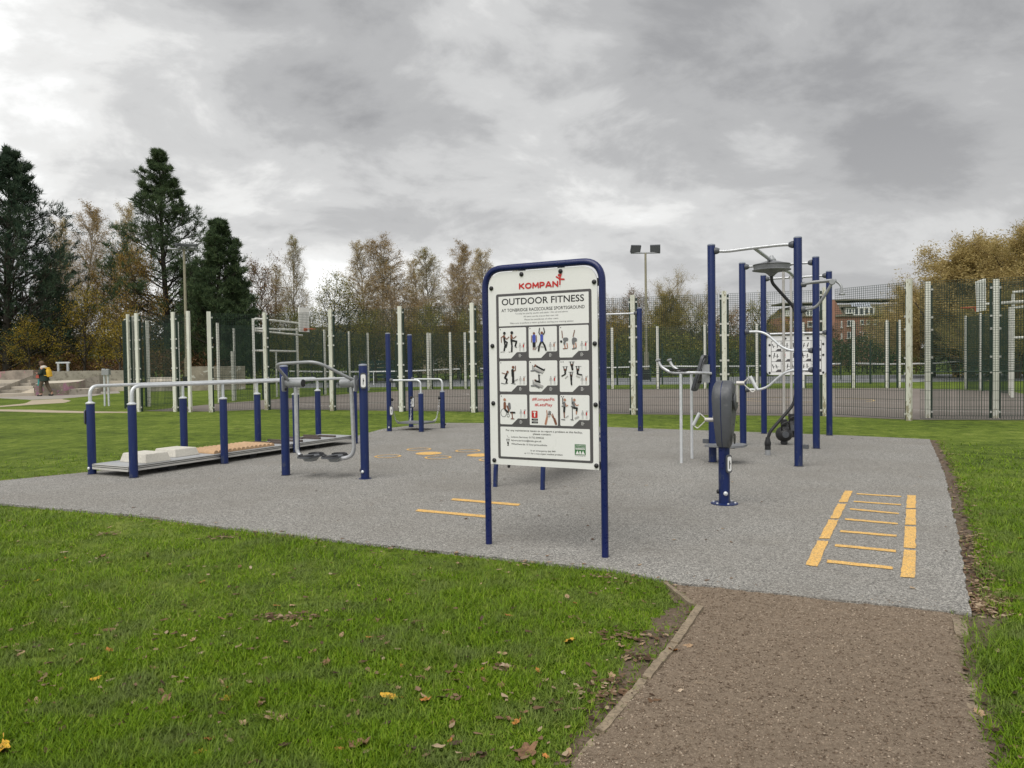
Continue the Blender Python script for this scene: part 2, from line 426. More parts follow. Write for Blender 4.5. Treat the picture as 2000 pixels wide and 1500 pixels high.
def ring_marking(c, r, w, filled):
    n = 40; c = Vector(c)
    if filled:
        return mark('circle_marking', [c + Vector((math.cos(2 * math.pi * k / n), math.sin(2 * math.pi * k / n), 0)) * (r + random.uniform(-.003, .003)) for k in range(n)])
    mb = MB(); V = []; Fc = []
    for k in range(n):
        a = 2 * math.pi * k / n; d = Vector((math.cos(a), math.sin(a), 0))
        V += [c + d * (r + random.uniform(-.003, .003)), c + d * (r - w + random.uniform(-.003, .003))]
        k2 = (k + 1) % n; Fc.append((2 * k, 2 * k2, 2 * k2 + 1, 2 * k + 1))
    mb.add(V, Fc); return mb.build('circle_marking', M['yellow'], pad, 0)
for (a, b, hw, fl) in ((302, 268, 138, 0), (622, 196, 128, 0), (722, 238, 134, 1), (820, 280, 140, 0), (1125, 211, 130, 0), (1250, 256, 134, 1), (1375, 303, 140, 0)):
    c = zq(a, b, LS, 700, 840, ZP + .004); ring_marking(c, hw / LS / FPX * c.y, .033, fl)

# ---- hoggin path
def mat_path():
    m, t, b, o = new_mat('hoggin')
    v = geo_pos(t)
    f1 = noise(t, v, 60, 8, .75, .2); f2 = noise(t, v, 170, 4, .7); f3 = noise(t, v, 2.2, 6, .6)
    f = math_n(t, 'ADD', math_n(t, 'MULTIPLY', f1, .6), math_n(t, 'MULTIPLY', f2, .4))
    cc = ramp(t, f, [(.30, (.060, .042, .030)), (.44, (.190, .145, .104)), (.56, (.295, .232, .172)), (.68, (.45, .37, .285))])
    cc = mixc(t, ramp(t, f3, [(.42, 0.0), (.72, .45)]), cc, (.235, .185, .135))
    pale = noise(t, geo_pos(t, (1, 1.8, 1)), 4.2, 7, .7, .4)
    cc = mixc(t, ramp(t, pale, [(.63, 0.0), (.72, .75)]), cc, (.44, .34, .225))
    dk = noise(t, geo_pos(t, (1.3, 1, 1)), 9, 8, .75, .3)
    cc = mixc(t, ramp(t, dk, [(.56, 0.0), (.70, .5)]), cc, (.085, .063, .045))
    t.links.new(cc, b.inputs['Base Color']); b.inputs['Roughness'].default_value = .95; b.inputs['Specular IOR Level'].default_value = .15
    bump(t, b, f, 1.0, .02)
    return m
M['path'] = mat_path()
_l = [G(1308, 1146), G(1352, 1184), G(1368, 1190), G(1166, 1440), G(1120, 1500)]
_r = [G(1940, 1499), G(1896, 1373), G(1882, 1290), G(1878, 1209)]
dl = (_l[-1] - _l[-2]).normalized(); dr = (_r[0] - _r[1]).normalized()
PATH = [tuple(p[:2]) for p in _l] + [tuple((_l[-1] + dl * 4)[:2]), tuple((_r[0] + dr * 4)[:2])] + [tuple(p[:2]) for p in _r] + [(2.30, 4.14), (1.0, 4.74)]
def lump(x, y):
    return (np.sin(x * 41 + 3 * np.sin(y * 23)) * np.sin(y * 37 + 2 * np.sin(x * 19)) * .0022 + np.sin(x * 9.1 + 1.3 * np.sin(y * 5)) * np.sin(y * 7.7) * .004)
def grid_in(poly, step, z0, name, mat, disp=None, kind='structure', jit=.3):
    px_ = np.array([p[0] for p in poly]); py_ = np.array([p[1] for p in poly])
    xs = np.arange(px_.min(), px_.max() + step, step); ys = np.arange(py_.min(), py_.max() + step, step)
    X, Y = np.meshgrid(xs, ys); X = X + rng.uniform(-jit, jit, X.shape) * step; Y = Y + rng.uniform(-jit, jit, Y.shape) * step
    Z = np.full(X.shape, z0)
    if disp is not None: Z = Z + disp(X, Y) + rng.normal(0, .0012, X.shape)
    V = np.stack([X.ravel(), Y.ravel(), Z.ravel()], 1); nx = len(xs); idx = np.arange(X.size).reshape(X.shape)
    q = np.stack([idx[:-1, :-1], idx[:-1, 1:], idx[1:, 1:], idx[1:, :-1]], -1).reshape(-1, 4)
    cen = V[q].mean(1); q = q[inside(poly, cen[:, 0], cen[:, 1])]
    me = np_mesh(name, V, [q]); bm = bmesh.new(); bm.from_mesh(me)
    bmesh.ops.delete(bm, geom=[v for v in bm.verts if not v.link_faces], context='VERTS'); bm.to_mesh(me); bm.free()
    me.polygons.foreach_set('use_smooth', [True] * len(me.polygons))
    return tag(link(name, me, mat), kind=kind)
PATHV = [p if p[1] > 1.6 else p for p in PATH]
grid_in(PATHV, .022, .009, 'gravel_path', M['path'], lump)
# loose stones on the path
def stones(poly, n, smin, smax, name, mat, zoff=.010, fall=None):
    xs = [p[0] for p in poly]; ys = [p[1] for p in poly]
    x = rng.uniform(min(xs), max(xs), n * 3); y = rng.uniform(max(1.9, min(ys)), max(ys), n * 3)
    k = inside(poly, x, y); x, y = x[k][:n], y[k][:n]; n = len(x)
    s = smin + (smax - smin) * rng.random(n) ** 3
    base = np.array([(1, 0, 0), (0, 1, 0), (-1, 0, 0), (0, -1, 0), (0, 0, .7), (.5, .5, -.6)], np.float64)
    tri = np.array([(0, 1, 4), (1, 2, 4), (2, 3, 4), (3, 0, 4), (1, 0, 5), (0, 3, 5), (3, 2, 5), (2, 1, 5)])
    an = rng.uniform(0, 6.28, n); V = base[None] * (1 + rng.normal(0, .25, (n, 6, 3)))
    V[:, :, 0] *= 1.3
    c, s_ = np.cos(an)[:, None], np.sin(an)[:, None]
    vx = V[:, :, 0] * c - V[:, :, 1] * s_; vy = V[:, :, 0] * s_ + V[:, :, 1] * c
    V = np.stack([vx * s[:, None] + x[:, None], vy * s[:, None] + y[:, None], V[:, :, 2] * s[:, None] * .8 + (zoff + lump(x, y))[:, None]], -1).reshape(-1, 3)
    Fc = (tri[None] + (np.arange(n) * 6)[:, None, None]).reshape(-1, 3)
    return link(name, np_mesh(name, V, [Fc]), mat)
M['stones'] = mat_leaf('loose_stone', [(.25, (.095, .068, .048)), (.42, (.195, .145, .104)), (.62, (.285, .225, .168)), (.84, (.42, .35, .275))], 0.0, .9)
tag(stones(PATH, 32000, .0018, .0065, 'loose_gravel', M['stones'], .0095), 'brown loose gravel strewn over the hoggin path', 'gravel', kind='stuff')
tag(stones([(.92, 4.72), (2.40, 4.05), (2.47, 4.22), (1.7, 4.52), (1.05, 4.93)], 260, .002, .006, 'loose_gravel', M['stones'], ZP), 'brown grit spilled from the path onto the pad edge', 'gravel', kind='stuff')
# ---- soil strip along the right edge of the pad
M['soil'] = mat_simple('bare_soil', (.095, .066, .043), .95, 0, .3, 25, (.19, .145, .10), (.52, .68), .8)
SOIL = [(2.33, 4.03), (2.55, 4.02), (2.62, 4.30), (3.50, 5.82), (5.08, 8.81), (6.96, 12.6), (6.9, 12.8), (6.80, 12.66), (4.9, 8.83), (3.3, 5.81)]
grid_in(rough_poly(SOIL, .08, .03, 5), .04, .004, 'soil_strip', M['soil'], lambda x, y: lump(x, y) * .6)
SOIL3 = [(2.28, 4.05), (2.62, 4.02)] + [tuple((G(*q) + V_)[:2]) for q, V_ in (((1905, 1290), Vector((.02, 0, 0))), ((1925, 1373), Vector((.03, 0, 0))), ((1965, 1499), Vector((.03, 0, 0))), ((1936, 1499), Vector((0, 0, 0))), ((1892, 1373), Vector((0, 0, 0))), ((1878, 1290), Vector((0, 0, 0))))]
grid_in(rough_poly(SOIL3, .06, .025, 8), .03, .0045, 'soil_strip', M['soil'], lambda x, y: lump(x, y) * .6)
SOIL2 = [tuple(G(*q)[:2]) for q in ((1302, 1150), (1350, 1186), (1330, 1240), (1250, 1330), (1160, 1450), (1120, 1500), (1085, 1500), (1125, 1440), (1195, 1330), (1225, 1270), (1290, 1200), (1320, 1185))]
grid_in(rough_poly(SOIL2, .06, .025, 6), .03, .003, 'soil_strip', M['soil'], lambda x, y: lump(x, y) * .6)

# ---- ball court tarmac, tennis court, far paths
def mat_tarmac(name, c, c2):
    m, t, b, o = new_mat(name); v = geo_pos(t)
    f = noise(t, v, 26, 6, .7); g2 = noise(t, v, .5, 5)
    cc = ramp(t, f, [(.35, tuple(x * .82 for x in c)), (.65, tuple(x * 1.15 for x in c))])
    cc = mixc(t, ramp(t, g2, [(.4, 0.0), (.7, .6)]), cc, c2)
    t.links.new(cc, b.inputs['Base Color']); b.inputs['Roughness'].default_value = .85
    return m
M['court'] = mat_tarmac('red_brown_tarmac', (.158, .134, .116), (.195, .168, .147))
M['tennis'] = mat_tarmac('grey_tarmac', (.19, .195, .205), (.23, .235, .24))
M['far_path'] = mat_tarmac('buff_path', (.36, .30, .215), (.42, .35, .26))
M['far_paving'] = mat_tarmac('skatepark_paving', (.27, .245, .215), (.32, .29, .25))
def flat(name, pts, z, mat, seed=1, step=.5, amp=.03):
    P = rough_poly([tuple(p[:2]) for p in pts], step, amp, seed)
    return tag(MB().sheet([(x, y, z) for x, y in P]).build(name, mat, smooth=0), kind='structure')
court = flat('court_surface', [G(278, 803), G(405, 804), G(528, 799.5), G(930, 804), G(1245, 809.5), G(1610, 813), G(1775, 820), Vector((13.8, 15.6, 0)), Vector((19.5, 30.5, 0)), G(1900, 762), G(1750, 758), G(1200, 760),
                               G(840, 761), G(715, 767), G(560, 778), G(430, 788), G(340, 797)], .004, M['court'], 2, .4, .05)
M['line'] = mat_simple('faded_white_line', (.50, .48, .45), .8, 0, .12, 20, (.2, .17, .15), (.50, .66), bs=0)
M['line_y'] = mat_simple('faded_yellow_line', (.55, .40, .16), .8, 0, .12, 20, (.2, .17, .12), (.50, .66), bs=0)
def court_line(pts, w, mat):
    mb = MB(); pts = [Vector((p[0], p[1], .008)) for p in pts]; V = []; Fc = []
    for i, p in enumerate(pts):
        d = (pts[min(i + 1, len(pts) - 1)] - pts[max(i - 1, 0)]).normalized(); q = Vector((-d.y, d.x, 0)) * w / 2
        V += [p + q, p - q]
        if i: Fc.append((2 * i - 2, 2 * i - 1, 2 * i + 1, 2 * i))
    mb.add(V, Fc); mb.build('court_line', mat, court, 0)
court_line([G(1612, 795.5), G(1760, 800.5), G(1934, 806), G(2010, 808)], .07, M['line'])
court_line([G(1180, 774.5), G(1380, 773), G(1640, 786), G(1760, 788)], .06, M['line'])
court_line([G(500, 782.5), G(630, 792.5), G(770, 784)], .06, M['line'])
court_line([G(560, 795), G(700, 790), G(925, 777)], .06, M['line'])
court_line([G(1180, 782), G(1240, 779.5)], .06, M['line'])
for (cx_, cy_, rr, mt_, a0, a1) in ((858, 771, 1.3, 'line', -100, 110), (1545, 781, 1.5, 'line_y', 60, 300), (1622, 782, 1.3, 'line_y', -60, 60)):
    c = G(cx_, cy_); court_line([(c.x + rr * math.cos(R(a)), c.y + rr * math.sin(R(a)), 0) for a in range(a0, a1 + 1, 10)], .06, M[mt_])
flat('tennis_court', [Vector((-14, 47.5, 0)), Vector((26, 41.5, 0)), Vector((44, 39, 0)), Vector((46, 58, 0)), Vector((-6, 66, 0)), Vector((-16, 62, 0))], .004, M['tennis'], 4, 2, .0)
flat('skatepark_paving', [G(-160, 788), G(-160, 770), G(0, 767), G(60, 768), G(230, 763), G(236, 768), G(200, 770), G(185, 773), G(120, 779), G(60, 781), G(0, 778), G(-60, 783)], .004, M['far_paving'], 5, .5, .04)
flat('footpath', [G(-160, 800), G(-20, 795), G(50, 788), G(62, 782), G(120, 779.5), G(140, 783), G(125, 787), G(75, 790), G(0, 795), G(-80, 800), G(-160, 804)], .006, M['far_path'], 6, .4, .03)
flat('footpath', [G(-200, 803), G(0, 799.8), G(70, 800.5), G(160, 803.5), G(250, 804.5), G(256, 806.5), G(160, 807), G(70, 805.5), G(0, 803.5), G(-200, 809)], .005, M['far_path'], 7, .4, .03)
# ---- far ridge
def mat_ridge():
    m, t, b, o = new_mat('wooded_ridge'); f = noise(t, geo_pos(t), .12, 8, .7)
    t.links.new(ramp(t, f, [(.35, (.028, .034, .020)), (.65, (.085, .078, .045))]), b.inputs['Base Color']); b.inputs['Roughness'].default_value = 1
    return m
M['ridge'] = mat_ridge()
xs = np.linspace(-420, 420, 141); rows = []
for (yy, k) in ((380, 0), (400, .75), (430, 1.0), (600, .4)):
    top = 20 + 4.5 * np.sin(xs * .013 + 1.2) + 2.2 * np.sin(xs * .045) + rng.normal(0, .6, len(xs)) - np.clip((xs - 10) * .04, -2, 9)
    rows.append(np.stack([xs, np.full_like(xs, yy), top * k - .5 * (k == 0)], 1))
V = np.concatenate(rows); idx = np.arange(len(V)).reshape(4, -1)
tag(link('hill', np_mesh('hill', V, [np.stack([idx[:-1, :-1], idx[:-1, 1:], idx[1:, 1:], idx[1:, :-1]], -1).reshape(-1, 4)]), M['ridge']), kind='structure')
# ================================================================== the big instruction sign
SL, SR = G(955, 1062, ZP), G(1182, 1088, ZP)
SW = (SR - SL).length; SE = (SR - SL).normalized()
sign = thing('information_sign', SL, 'tall white exercise instruction sign in a blue tube frame, foreground centre', 'sign', math.atan2(SE.y, SE.x))
# local axes: x across the sign, z up, -y towards the reader
def put(s, z): return (s, z - ZP)
r_ = .0245
MB().tube(bend([(0, 0, -.03), (0, 0, 2.075 - ZP), (SW, 0, 2.075 - ZP), (SW, 0, -.03)], .15, 9), r_, 16).build('frame', M['blue_sign'], sign)
pz0, pz1, ps0, ps1 = .626 - ZP, 2.045 - ZP, .030, SW - .036
def panel_outline(ins=0.0):
    o = [(ps0 + ins, pz0 + ins), (ps1 - ins, pz0 + ins)]
    rr = .115
    for k in range(8): a = R(90 * k / 7); o.append((ps1 - ins - rr + rr * math.cos(a), pz1 - ins - rr + rr * math.sin(a)))
    for k in range(8): a = R(90 + 90 * k / 7); o.append((ps0 + ins + rr + rr * math.cos(a), pz1 - ins - rr + rr * math.sin(a)))
    return o
panel = MB().prism(panel_outline(), (0, -.006, 0), (1, 0, 0), (0, 0, 1), (0, 1, 0), .012).build('panel', M['white_panel'], sign, 30)
FY = -.006
def tabs():
    for (x, z, w, h) in ((.311, 2.062, .055, .05), (.622, 2.062, .055, .05)): MB().box((x, .004, z - ZP), (w, .008, h)).build('mounting_tab', M['blue_sign'], sign, 0)
    for z in (1.93, 1.505, 1.08, .655):
        for x, sgn in ((.028, 1), (SW - .030, -1)): MB().box((x, .010, z - ZP), (.05, .006, .055)).build('mounting_tab', M['black'], sign, 0)
tabs()
bolt_me = MB().lathe([(.0165, 0), (.0165, .004), (.014, .009), (.008, .0125), (.0, .0135)], (0, 0, 0), (0, -1, 0), 16).mesh('bolt', 50)
for (x, z) in ((.311, 2.02), (.622, 2.02), (.058, 1.932), (.876, 1.93), (.060, 1.506), (.876, 1.504), (.060, 1.08), (.877, 1.08), (.062, .655), (.878, .655)):
    b = link('bolt', bolt_me, M['black'], sign); b.location = (x, FY - .0005, z - ZP)
def layer(poly, k, mat, name, parent=None, hole=None):
    mb = MB()
    mb.sheet([(x, FY - .001 * k, z - ZP) for x, z in poly])
    return mb.build(name, mat, parent or panel, 0)
def sr(x0, x1, z0, z1, r=.008): return rrect(x1 - x0, z1 - z0, r, 4, (x0 + x1) / 2, (z0 + z1) / 2)
layer(sr(.096, .855, .670, 1.885, .014), 1, M['print_dark'], 'printed_border')
layer(sr(.118, .834, 1.648, 1.866, .003), 2, M['print_white'], 'heading_field')
layer(sr(.118, .832, .687, .908, .004), 2, M['print_white'], 'contact_field')
def lettering(txt, x0, x1, z0, cap, mat, k=3, bold=0.0, name='lettering', align='L', parent=None, spacing=1.0):
    """flat printed words: x0..x1 wide, cap height cap, baseline z0"""
    cu_ = bpy.data.curves.new('lettering', 'FONT'); cu_.body = txt; cu_.size = 1; cu_.offset = bold; cu_.space_character = spacing; cu_.resolution_u = 3
    ob = bpy.data.objects.new('tmp', cu_); col.objects.link(ob); bpy.context.view_layer.update()
    me = bpy.data.meshes.new_from_object(ob.evaluated_get(bpy.context.evaluated_depsgraph_get()))
    bpy.data.objects.remove(ob); bpy.data.curves.remove(cu_)
    n = len(me.vertices); co = np.empty(n * 3, np.float32); me.vertices.foreach_get('co', co); co = co.reshape(-1, 3)
    mn, mx = co.min(0), co.max(0); sx = (x1 - x0) / (mx[0] - mn[0]); sz = cap / .70
    out = np.stack([x0 + (co[:, 0] - mn[0]) * sx, np.full(n, FY - .001 * k), z0 + co[:, 1] * sz - ZP], 1)
    me.vertices.foreach_set('co', out.astype(np.float32).ravel()); me.update(); me.name = 'lettering'
    me.materials.clear()
    return link(name, me, mat, parent or panel)
lettering('OUTDOOR FITNESS', .145, .800, 1.8025, .047, M['print_black'], 3, .012)
lettering('AT TONBRIDGE RACECOURSE SPORTSGROUND', .142, .804, 1.7525, .0225, M['print_black'], 3, .006)
for tx, a, b, z in (('To only be used by youths and adults 1.4m tall and above', .256, .674, 1.731), ('All users use the area at their own risk', .325, .602, 1.708), ('Please be considerate of other users', .332, .600, 1.6855), ('Make sure to perform a warm up before starting your training session', .213, .718, 1.6625)):
    lettering(tx, a, b, z, .0115, M['print_grey'], 3)
lettering('For any maintenance issues or to report a problem at this facility,', .165, .776, .877, .0135, M['print_black'], 3, .006)
lettering('please contact:', .388, .532, .8555, .0135, M['print_black'], 3, .006)
for tx, b, z in (('Leisure Services: 01732 844522', .476, .829), ('leisure.services@tmbc.gov.uk', .456, .804), ('What3words: /// liver.price.admits', .500, .777)):
    lettering(tx, .208, b, z, .0125, M['print_black'], 3, .004)
lettering('In an emergency dial 999', .367, .566, .735, .0115, M['print_black'], 3, .004)
lettering('or 111 for a non-urgent medical problem', .316, .622, .714, .0115, M['print_black'], 3, .004)
# strokes for drawn figures
def strokes(name, items, k=4, parent=None):
    """items: (material, width, [points]) ; each stroke lies a hair above the one before"""
    by = {}
    for j, (mt, w, pts) in enumerate(items):
        mb = by.setdefault(mt, MB()); y = FY - .001 * k - .00012 * j
        if w == 0:
            mb.sheet([(p[0], y, p[1] - ZP) for p in pts]); continue
        for i in range(len(pts) - 1):
            a, b = Vector(pts[i]), Vector(pts[i + 1]); d = (b - a).normalized() if (b - a).length > 1e-6 else Vector((1, 0)); q = Vector((-d.y, d.x)) * w / 2
            out = []
            for t in range(7): an = R(90 + 180 * t / 6); out.append(a + (d * math.cos(an) + q.normalized() * math.sin(an)) * w / 2)
            for t in range(7): an = R(-90 + 180 * t / 6); out.append(b + (d * math.cos(an) + q.normalized() * math.sin(an)) * w / 2)
            yy = y - .00002 * i
            mb.sheet([(p.x, yy, p.y - ZP) for p in out])
    for mt, mb in by.items(): mb.build(name, M[mt], parent or panel, 0)
def disc(mt, c, r): return (mt, 0, [(c[0] + r * math.cos(2 * math.pi * t / 14), c[1] + r * math.sin(2 * math.pi * t / 14)) for t in range(14)])
# the maker's name in fat rounded capitals
def logo_letters():
    zb_, hc = 1.9165, .034; w = .0112; x = .2945; P = []
    def L_(dx, *lines):
        for ln in lines: P.append(('print_red', w, [(x + a * dx, zb_ + b_ * hc) for a, b_ in ln]))
    for ch, dx in (('K', .034), ('O', .044), ('M', .043), ('P', .031), ('A', .040), ('N', .036)):
        if ch == 'K': L_(dx, [(0, 0), (0, 1)], [(.95, 1), (.1, .48)], [(.3, .55), (1, 0)])
        if ch == 'O': L_(dx, [(.5 + .5 * math.cos(R(q)), .5 + .5 * math.sin(R(q))) for q in range(0, 361, 30)])
        if ch == 'M': L_(dx, [(0, 0), (.05, 1), (.5, .22), (.95, 1), (1, 0)])
        if ch == 'P': L_(dx, [(0, 0), (0, 1), (.55, 1), (.9, .9), (1, .7), (.9, .48), (.55, .38), (0, .38)])
        if ch == 'A': L_(dx, [(0, 0), (.42, 1), (.58, 1), (1, 0)], [(.2, .25), (.8, .25)])
        if ch == 'N': L_(dx, [(0, 0), (0, 1), (1, 0), (1, 1)])
        x += dx + .0152
    strokes('lettering', P, 2)
logo_letters()
# the leaping figure of the maker's mark
strokes('emblem', [('print_red', .011, [(.616, 1.928), (.617, 1.955), (.612, 1.972)]), ('print_red', .011, [(.612, 1.970), (.590, 1.983)]), ('print_red', .012, [(.616, 1.966), (.648, 1.962)]),
                   ('print_red', .012, [(.614, 1.968), (.626, 1.998)]), disc('print_red', (.610, 1.994), .009), disc('print_light', (.617, 1.913), .003)], 2)
cols = ((.118, .343), (.363, .588), (.606, .831)); rows_ = ((1.411, 1.636), (1.168, 1.392), (.926, 1.146))
def cell(ci, ri, plain=False):
    x0, x1 = cols[ci]; z0, z1 = rows_[ri]; c = .006
    if plain: P = sr(x0, x1, z0, z1, .006)
    else: P = [(x0, z0 + c), (x0 + c, z0), (x0 + .098, z0), (x0 + .148, z0 + .045), (x1 - c, z0 + .045), (x1, z0 + .051), (x1, z1 - c), (x1 - c, z1), (x0 + c, z1), (x0, z1 - c)]
    layer(P, 2, M['print_white'], 'picture_field')
    if not plain:
        strokes('level_dots', [disc('print_black', (x0 + .012, z1 - .012), .0038)] + ([disc('print_black', (x0 + .028, z1 - .012), .0038)] if (ci, ri) in ((2, 1), (2, 2)) else []), 3)
        # phone icon and arrow on the dark corner
        px0 = x1 - .060
        strokes('phone_icon', [('print_white', .0022, [(px0, z0 + .010), (px0, z0 + .030), (px0 + .011, z0 + .030), (px0 + .011, z0 + .010), (px0, z0 + .010)]), ('print_white', .0022, [(px0 + .003, z0 + .020), (px0 + .008, z0 + .020)]), ('print_white', .002, [(px0 + .015, z0 + .020), (px0 + .021, z0 + .020)])], 3)
        # small muscle chart
        for k, (dx, cc) in enumerate(((-.052, 'print_light'), (-.022, 'print_red' if (ci + ri) % 2 == 0 else 'print_light'))):
            bx_, bz = x1 + dx, z0 + .052
            strokes('muscle_chart', [('print_light', .003, [(bx_ - .004, bz), (bx_ - .003, bz + .028)]), ('print_light', .003, [(bx_ + .004, bz), (bx_ + .003, bz + .028)]), (cc if cc == 'print_red' else 'print_skin2' if k else 'print_light', .009, [(bx_, bz + .030), (bx_, bz + .045)]),
                                     ('print_light', .003, [(bx_ - .005, bz + .048), (bx_ - .010, bz + .028)]), ('print_light', .003, [(bx_ + .005, bz + .048), (bx_ + .012, bz + (.062 if k else .028))]), disc('print_light', (bx_, bz + .056), .005)], 3)
for ri in range(3):
    for ci in range(3): cell(ci, ri, (ci, ri) == (1, 2))
def C_(ci, ri):
    x0, z0 = cols[ci][0], rows_[ri][0]
    return lambda pts: [(x0 + a, z0 + b) for a, b in pts]
def person_fig(f, parts): strokes('exercise_figure', [(m_, w, f(p)) for m_, w, p in parts], 4)
K, B_, S1, S2, GY = 'print_black', 'print_blue', 'print_skin', 'print_skin2', 'print_grey'
def head(f, c, r, m_): strokes('exercise_figure', [disc(m_, f([c])[0], r)], 5)
# row 1: knee lifts
f = C_(0, 0)
person_fig(f, [('print_light', .006, [(.012, .048), (.045, .052)]), ('print_light', .006, [(.08, .048), (.112, .05)]), (K, .013, [(.042, .060), (.050, .095), (.046, .125)]), (K, .012, [(.058, .085), (.068, .118), (.048, .128)]), (S1, .017, [(.046, .130), (.042, .165)]), (K, .016, [(.046, .128), (.045, .150)]), (S1, .006, [(.036, .165), (.018, .155), (.020, .120)]), (S1, .006, [(.048, .160), (.064, .142), (.084, .158)]),
               (K, .013, [(.105, .052), (.108, .090), (.104, .122)]), (K, .013, [(.135, .090), (.146, .124), (.112, .130)]), (K, .017, [(.105, .124), (.104, .150)]), (S1, .016, [(.105, .148), (.104, .168)]), (S1, .006, [(.108, .160), (.122, .146), (.144, .162)]), (GY, .008, [(.137, .084), (.145, .082)])])
head(f, (.046, .186), .011, K); head(f, (.108, .188), .012, K)
# star jump
f = C_(1, 0)
person_fig(f, [('print_light', .007, [(.052, .062), (.072, .085)]), ('print_light', .01, [(.098, .082), (.120, .078)]), (S1, .007, [(.036, .060), (.038, .085)]), (S1, .007, [(.050, .060), (.050, .085)]), (K, .012, [(.038, .082), (.038, .118)]), (K, .012, [(.050, .082), (.050, .118)]), (B_, .026, [(.044, .125), (.044, .158)]), (S1, .006, [(.026, .162), (.024, .115)]), (S1, .006, [(.062, .162), (.064, .115)]),
               (K, .013, [(.080, .052), (.084, .082), (.102, .118)]), (K, .013, [(.138, .056), (.130, .085), (.110, .118)]), (B_, .022, [(.106, .126), (.106, .158)]), (K, .007, [(.094, .166), (.084, .182), (.090, .214)]), (K, .007, [(.118, .166), (.130, .185), (.122, .215)])])
head(f, (.044, .178), .009, S1); head(f, (.107, .180), .010, S1)
# windmill
f = C_(2, 0)
person_fig(f, [(S1, .006, [(.030, .062), (.062, .064)]), (GY, .010, [(.104, .060), (.128, .066)]), (S2, .008, [(.046, .068), (.040, .098)]), (S2, .008, [(.064, .072), (.060, .100)]), (GY, .016, [(.040, .098), (.044, .122)]), (GY, .026, [(.042, .128), (.058, .128)]), (S1, .006, [(.026, .140), (.022, .188)]), (S2, .008, [(.112, .068), (.112, .100)]), (S2, .008, [(.130, .072), (.128, .1)]), (GY, .020, [(.110, .098), (.108, .122)]), (GY, .028, [(.114, .126), (.124, .124)]), (S1, .006, [(.108, .145), (.120, .190)])])
head(f, (.016, .114), .009, K)
# squat on domes
f = C_(0, 1)
person_fig(f, [(GY, .006, [(.014, .062), (.040, .056), (.068, .062)]), (GY, .006, [(.098, .060), (.130, .056)]), ('print_light', .009, [(.126, .080), (.150, .090)]), (K, .013, [(.056, .066), (.062, .090), (.044, .100)]), (K, .016, [(.046, .102), (.060, .130)]), (S1, .006, [(.055, .128), (.022, .138)]), (K, .013, [(.110, .068), (.112, .11)]), (K, .012, [(.118, .068), (.116, .11)]), (K, .022, [(.112, .115), (.110, .155)]), (S1, .007, [(.120, .150), (.134, .158), (.134, .186)])])
head(f, (.068, .144), .010, S1); head(f, (.115, .178), .011, S1)
# sit-up benches
f = C_(1, 1)
person_fig(f, [('print_grey', .010, [(.016, .150), (.048, .152), (.080, .136)]), (GY, .005, [(.030, .190), (.030, .160)]), ('print_light', .014, [(.040, .168), (.110, .142)]), (GY, .004, [(.040, .158), (.108, .130)]), (K, .013, [(.060, .185), (.092, .168), (.118, .156)]), (S1, .008, [(.040, .180), (.052, .186)]), (K, .006, [(.122, .152), (.127, .164)]),
               ('print_grey', .010, [(.018, .042), (.050, .042), (.080, .028)]), (GY, .005, [(.032, .084), (.032, .050)]), ('print_light', .014, [(.040, .064), (.108, .040)]), (GY, .004, [(.042, .052), (.106, .026)]), (K, .014, [(.055, .078), (.085, .070)]), (K, .011, [(.082, .075), (.080, .118)]), (K, .006, [(.076, .122), (.088, .120)])])
head(f, (.052, .190), .008, S1); head(f, (.050, .082), .008, S1)
# hanging
f = C_(2, 1)
person_fig(f, [(GY, .0025, [(.022, .178), (.066, .180)]), (GY, .0025, [(.072, .212), (.118, .212)]), (GY, .0025, [(.070, .140), (.112, .141)]), (GY, .0025, [(.120, .180), (.168, .180)]), (K, .006, [(.033, .178), (.036, .152)]), (K, .006, [(.056, .178), (.052, .152)]), (K, .013, [(.044, .150), (.044, .128)]), (K, .009, [(.042, .124), (.018, .112)]), ('print_light', .007, [(.044, .098), (.062, .112)]),
               (K, .006, [(.084, .212), (.088, .186)]), (K, .006, [(.106, .212), (.104, .186)]), (K, .015, [(.096, .184), (.100, .160)]), (K, .006, [(.083, .140), (.084, .110)]), (K, .006, [(.098, .140), (.096, .110)]), (K, .014, [(.090, .108), (.090, .085)]), (K, .011, [(.090, .085), (.092, .052)]), (K, .006, [(.132, .180), (.134, .152)]), (K, .006, [(.150, .180), (.148, .152)]), (K, .013, [(.140, .150), (.138, .128)]), (K, .009, [(.140, .126), (.172, .120)]), ('print_light', .007, [(.130, .112), (.156, .104)])])
for c in ((.044, .158), (.096, .192), (.090, .116), (.140, .158)): head(f, c, .007, S1)
# wheelchair at the hand cycle
f = C_(0, 2)
person_fig(f, [(K, .003, [(.030 + .024 * math.cos(R(a)), .085 + .030 * math.sin(R(a))) for a in range(0, 361, 30)]), (K, .003, [(.068 + .010 * math.cos(R(a)), .066 + .012 * math.sin(R(a))) for a in range(0, 361, 45)]), (S1, .022, [(.040, .120), (.040, .155)]), (GY, .022, [(.078, .150), (.080, .120)]), (K, .016, [(.044, .108), (.066, .090)]), (S1, .012, [(.060, .135), (.075, .100)]), (K, .013, [(.090, .088), (.122, .088)]), (S1, .008, [(.100, .085), (.104, .048)]), (S1, .007, [(.092, .042), (.116, .042)])])
head(f, (.040, .182), .011, S2)
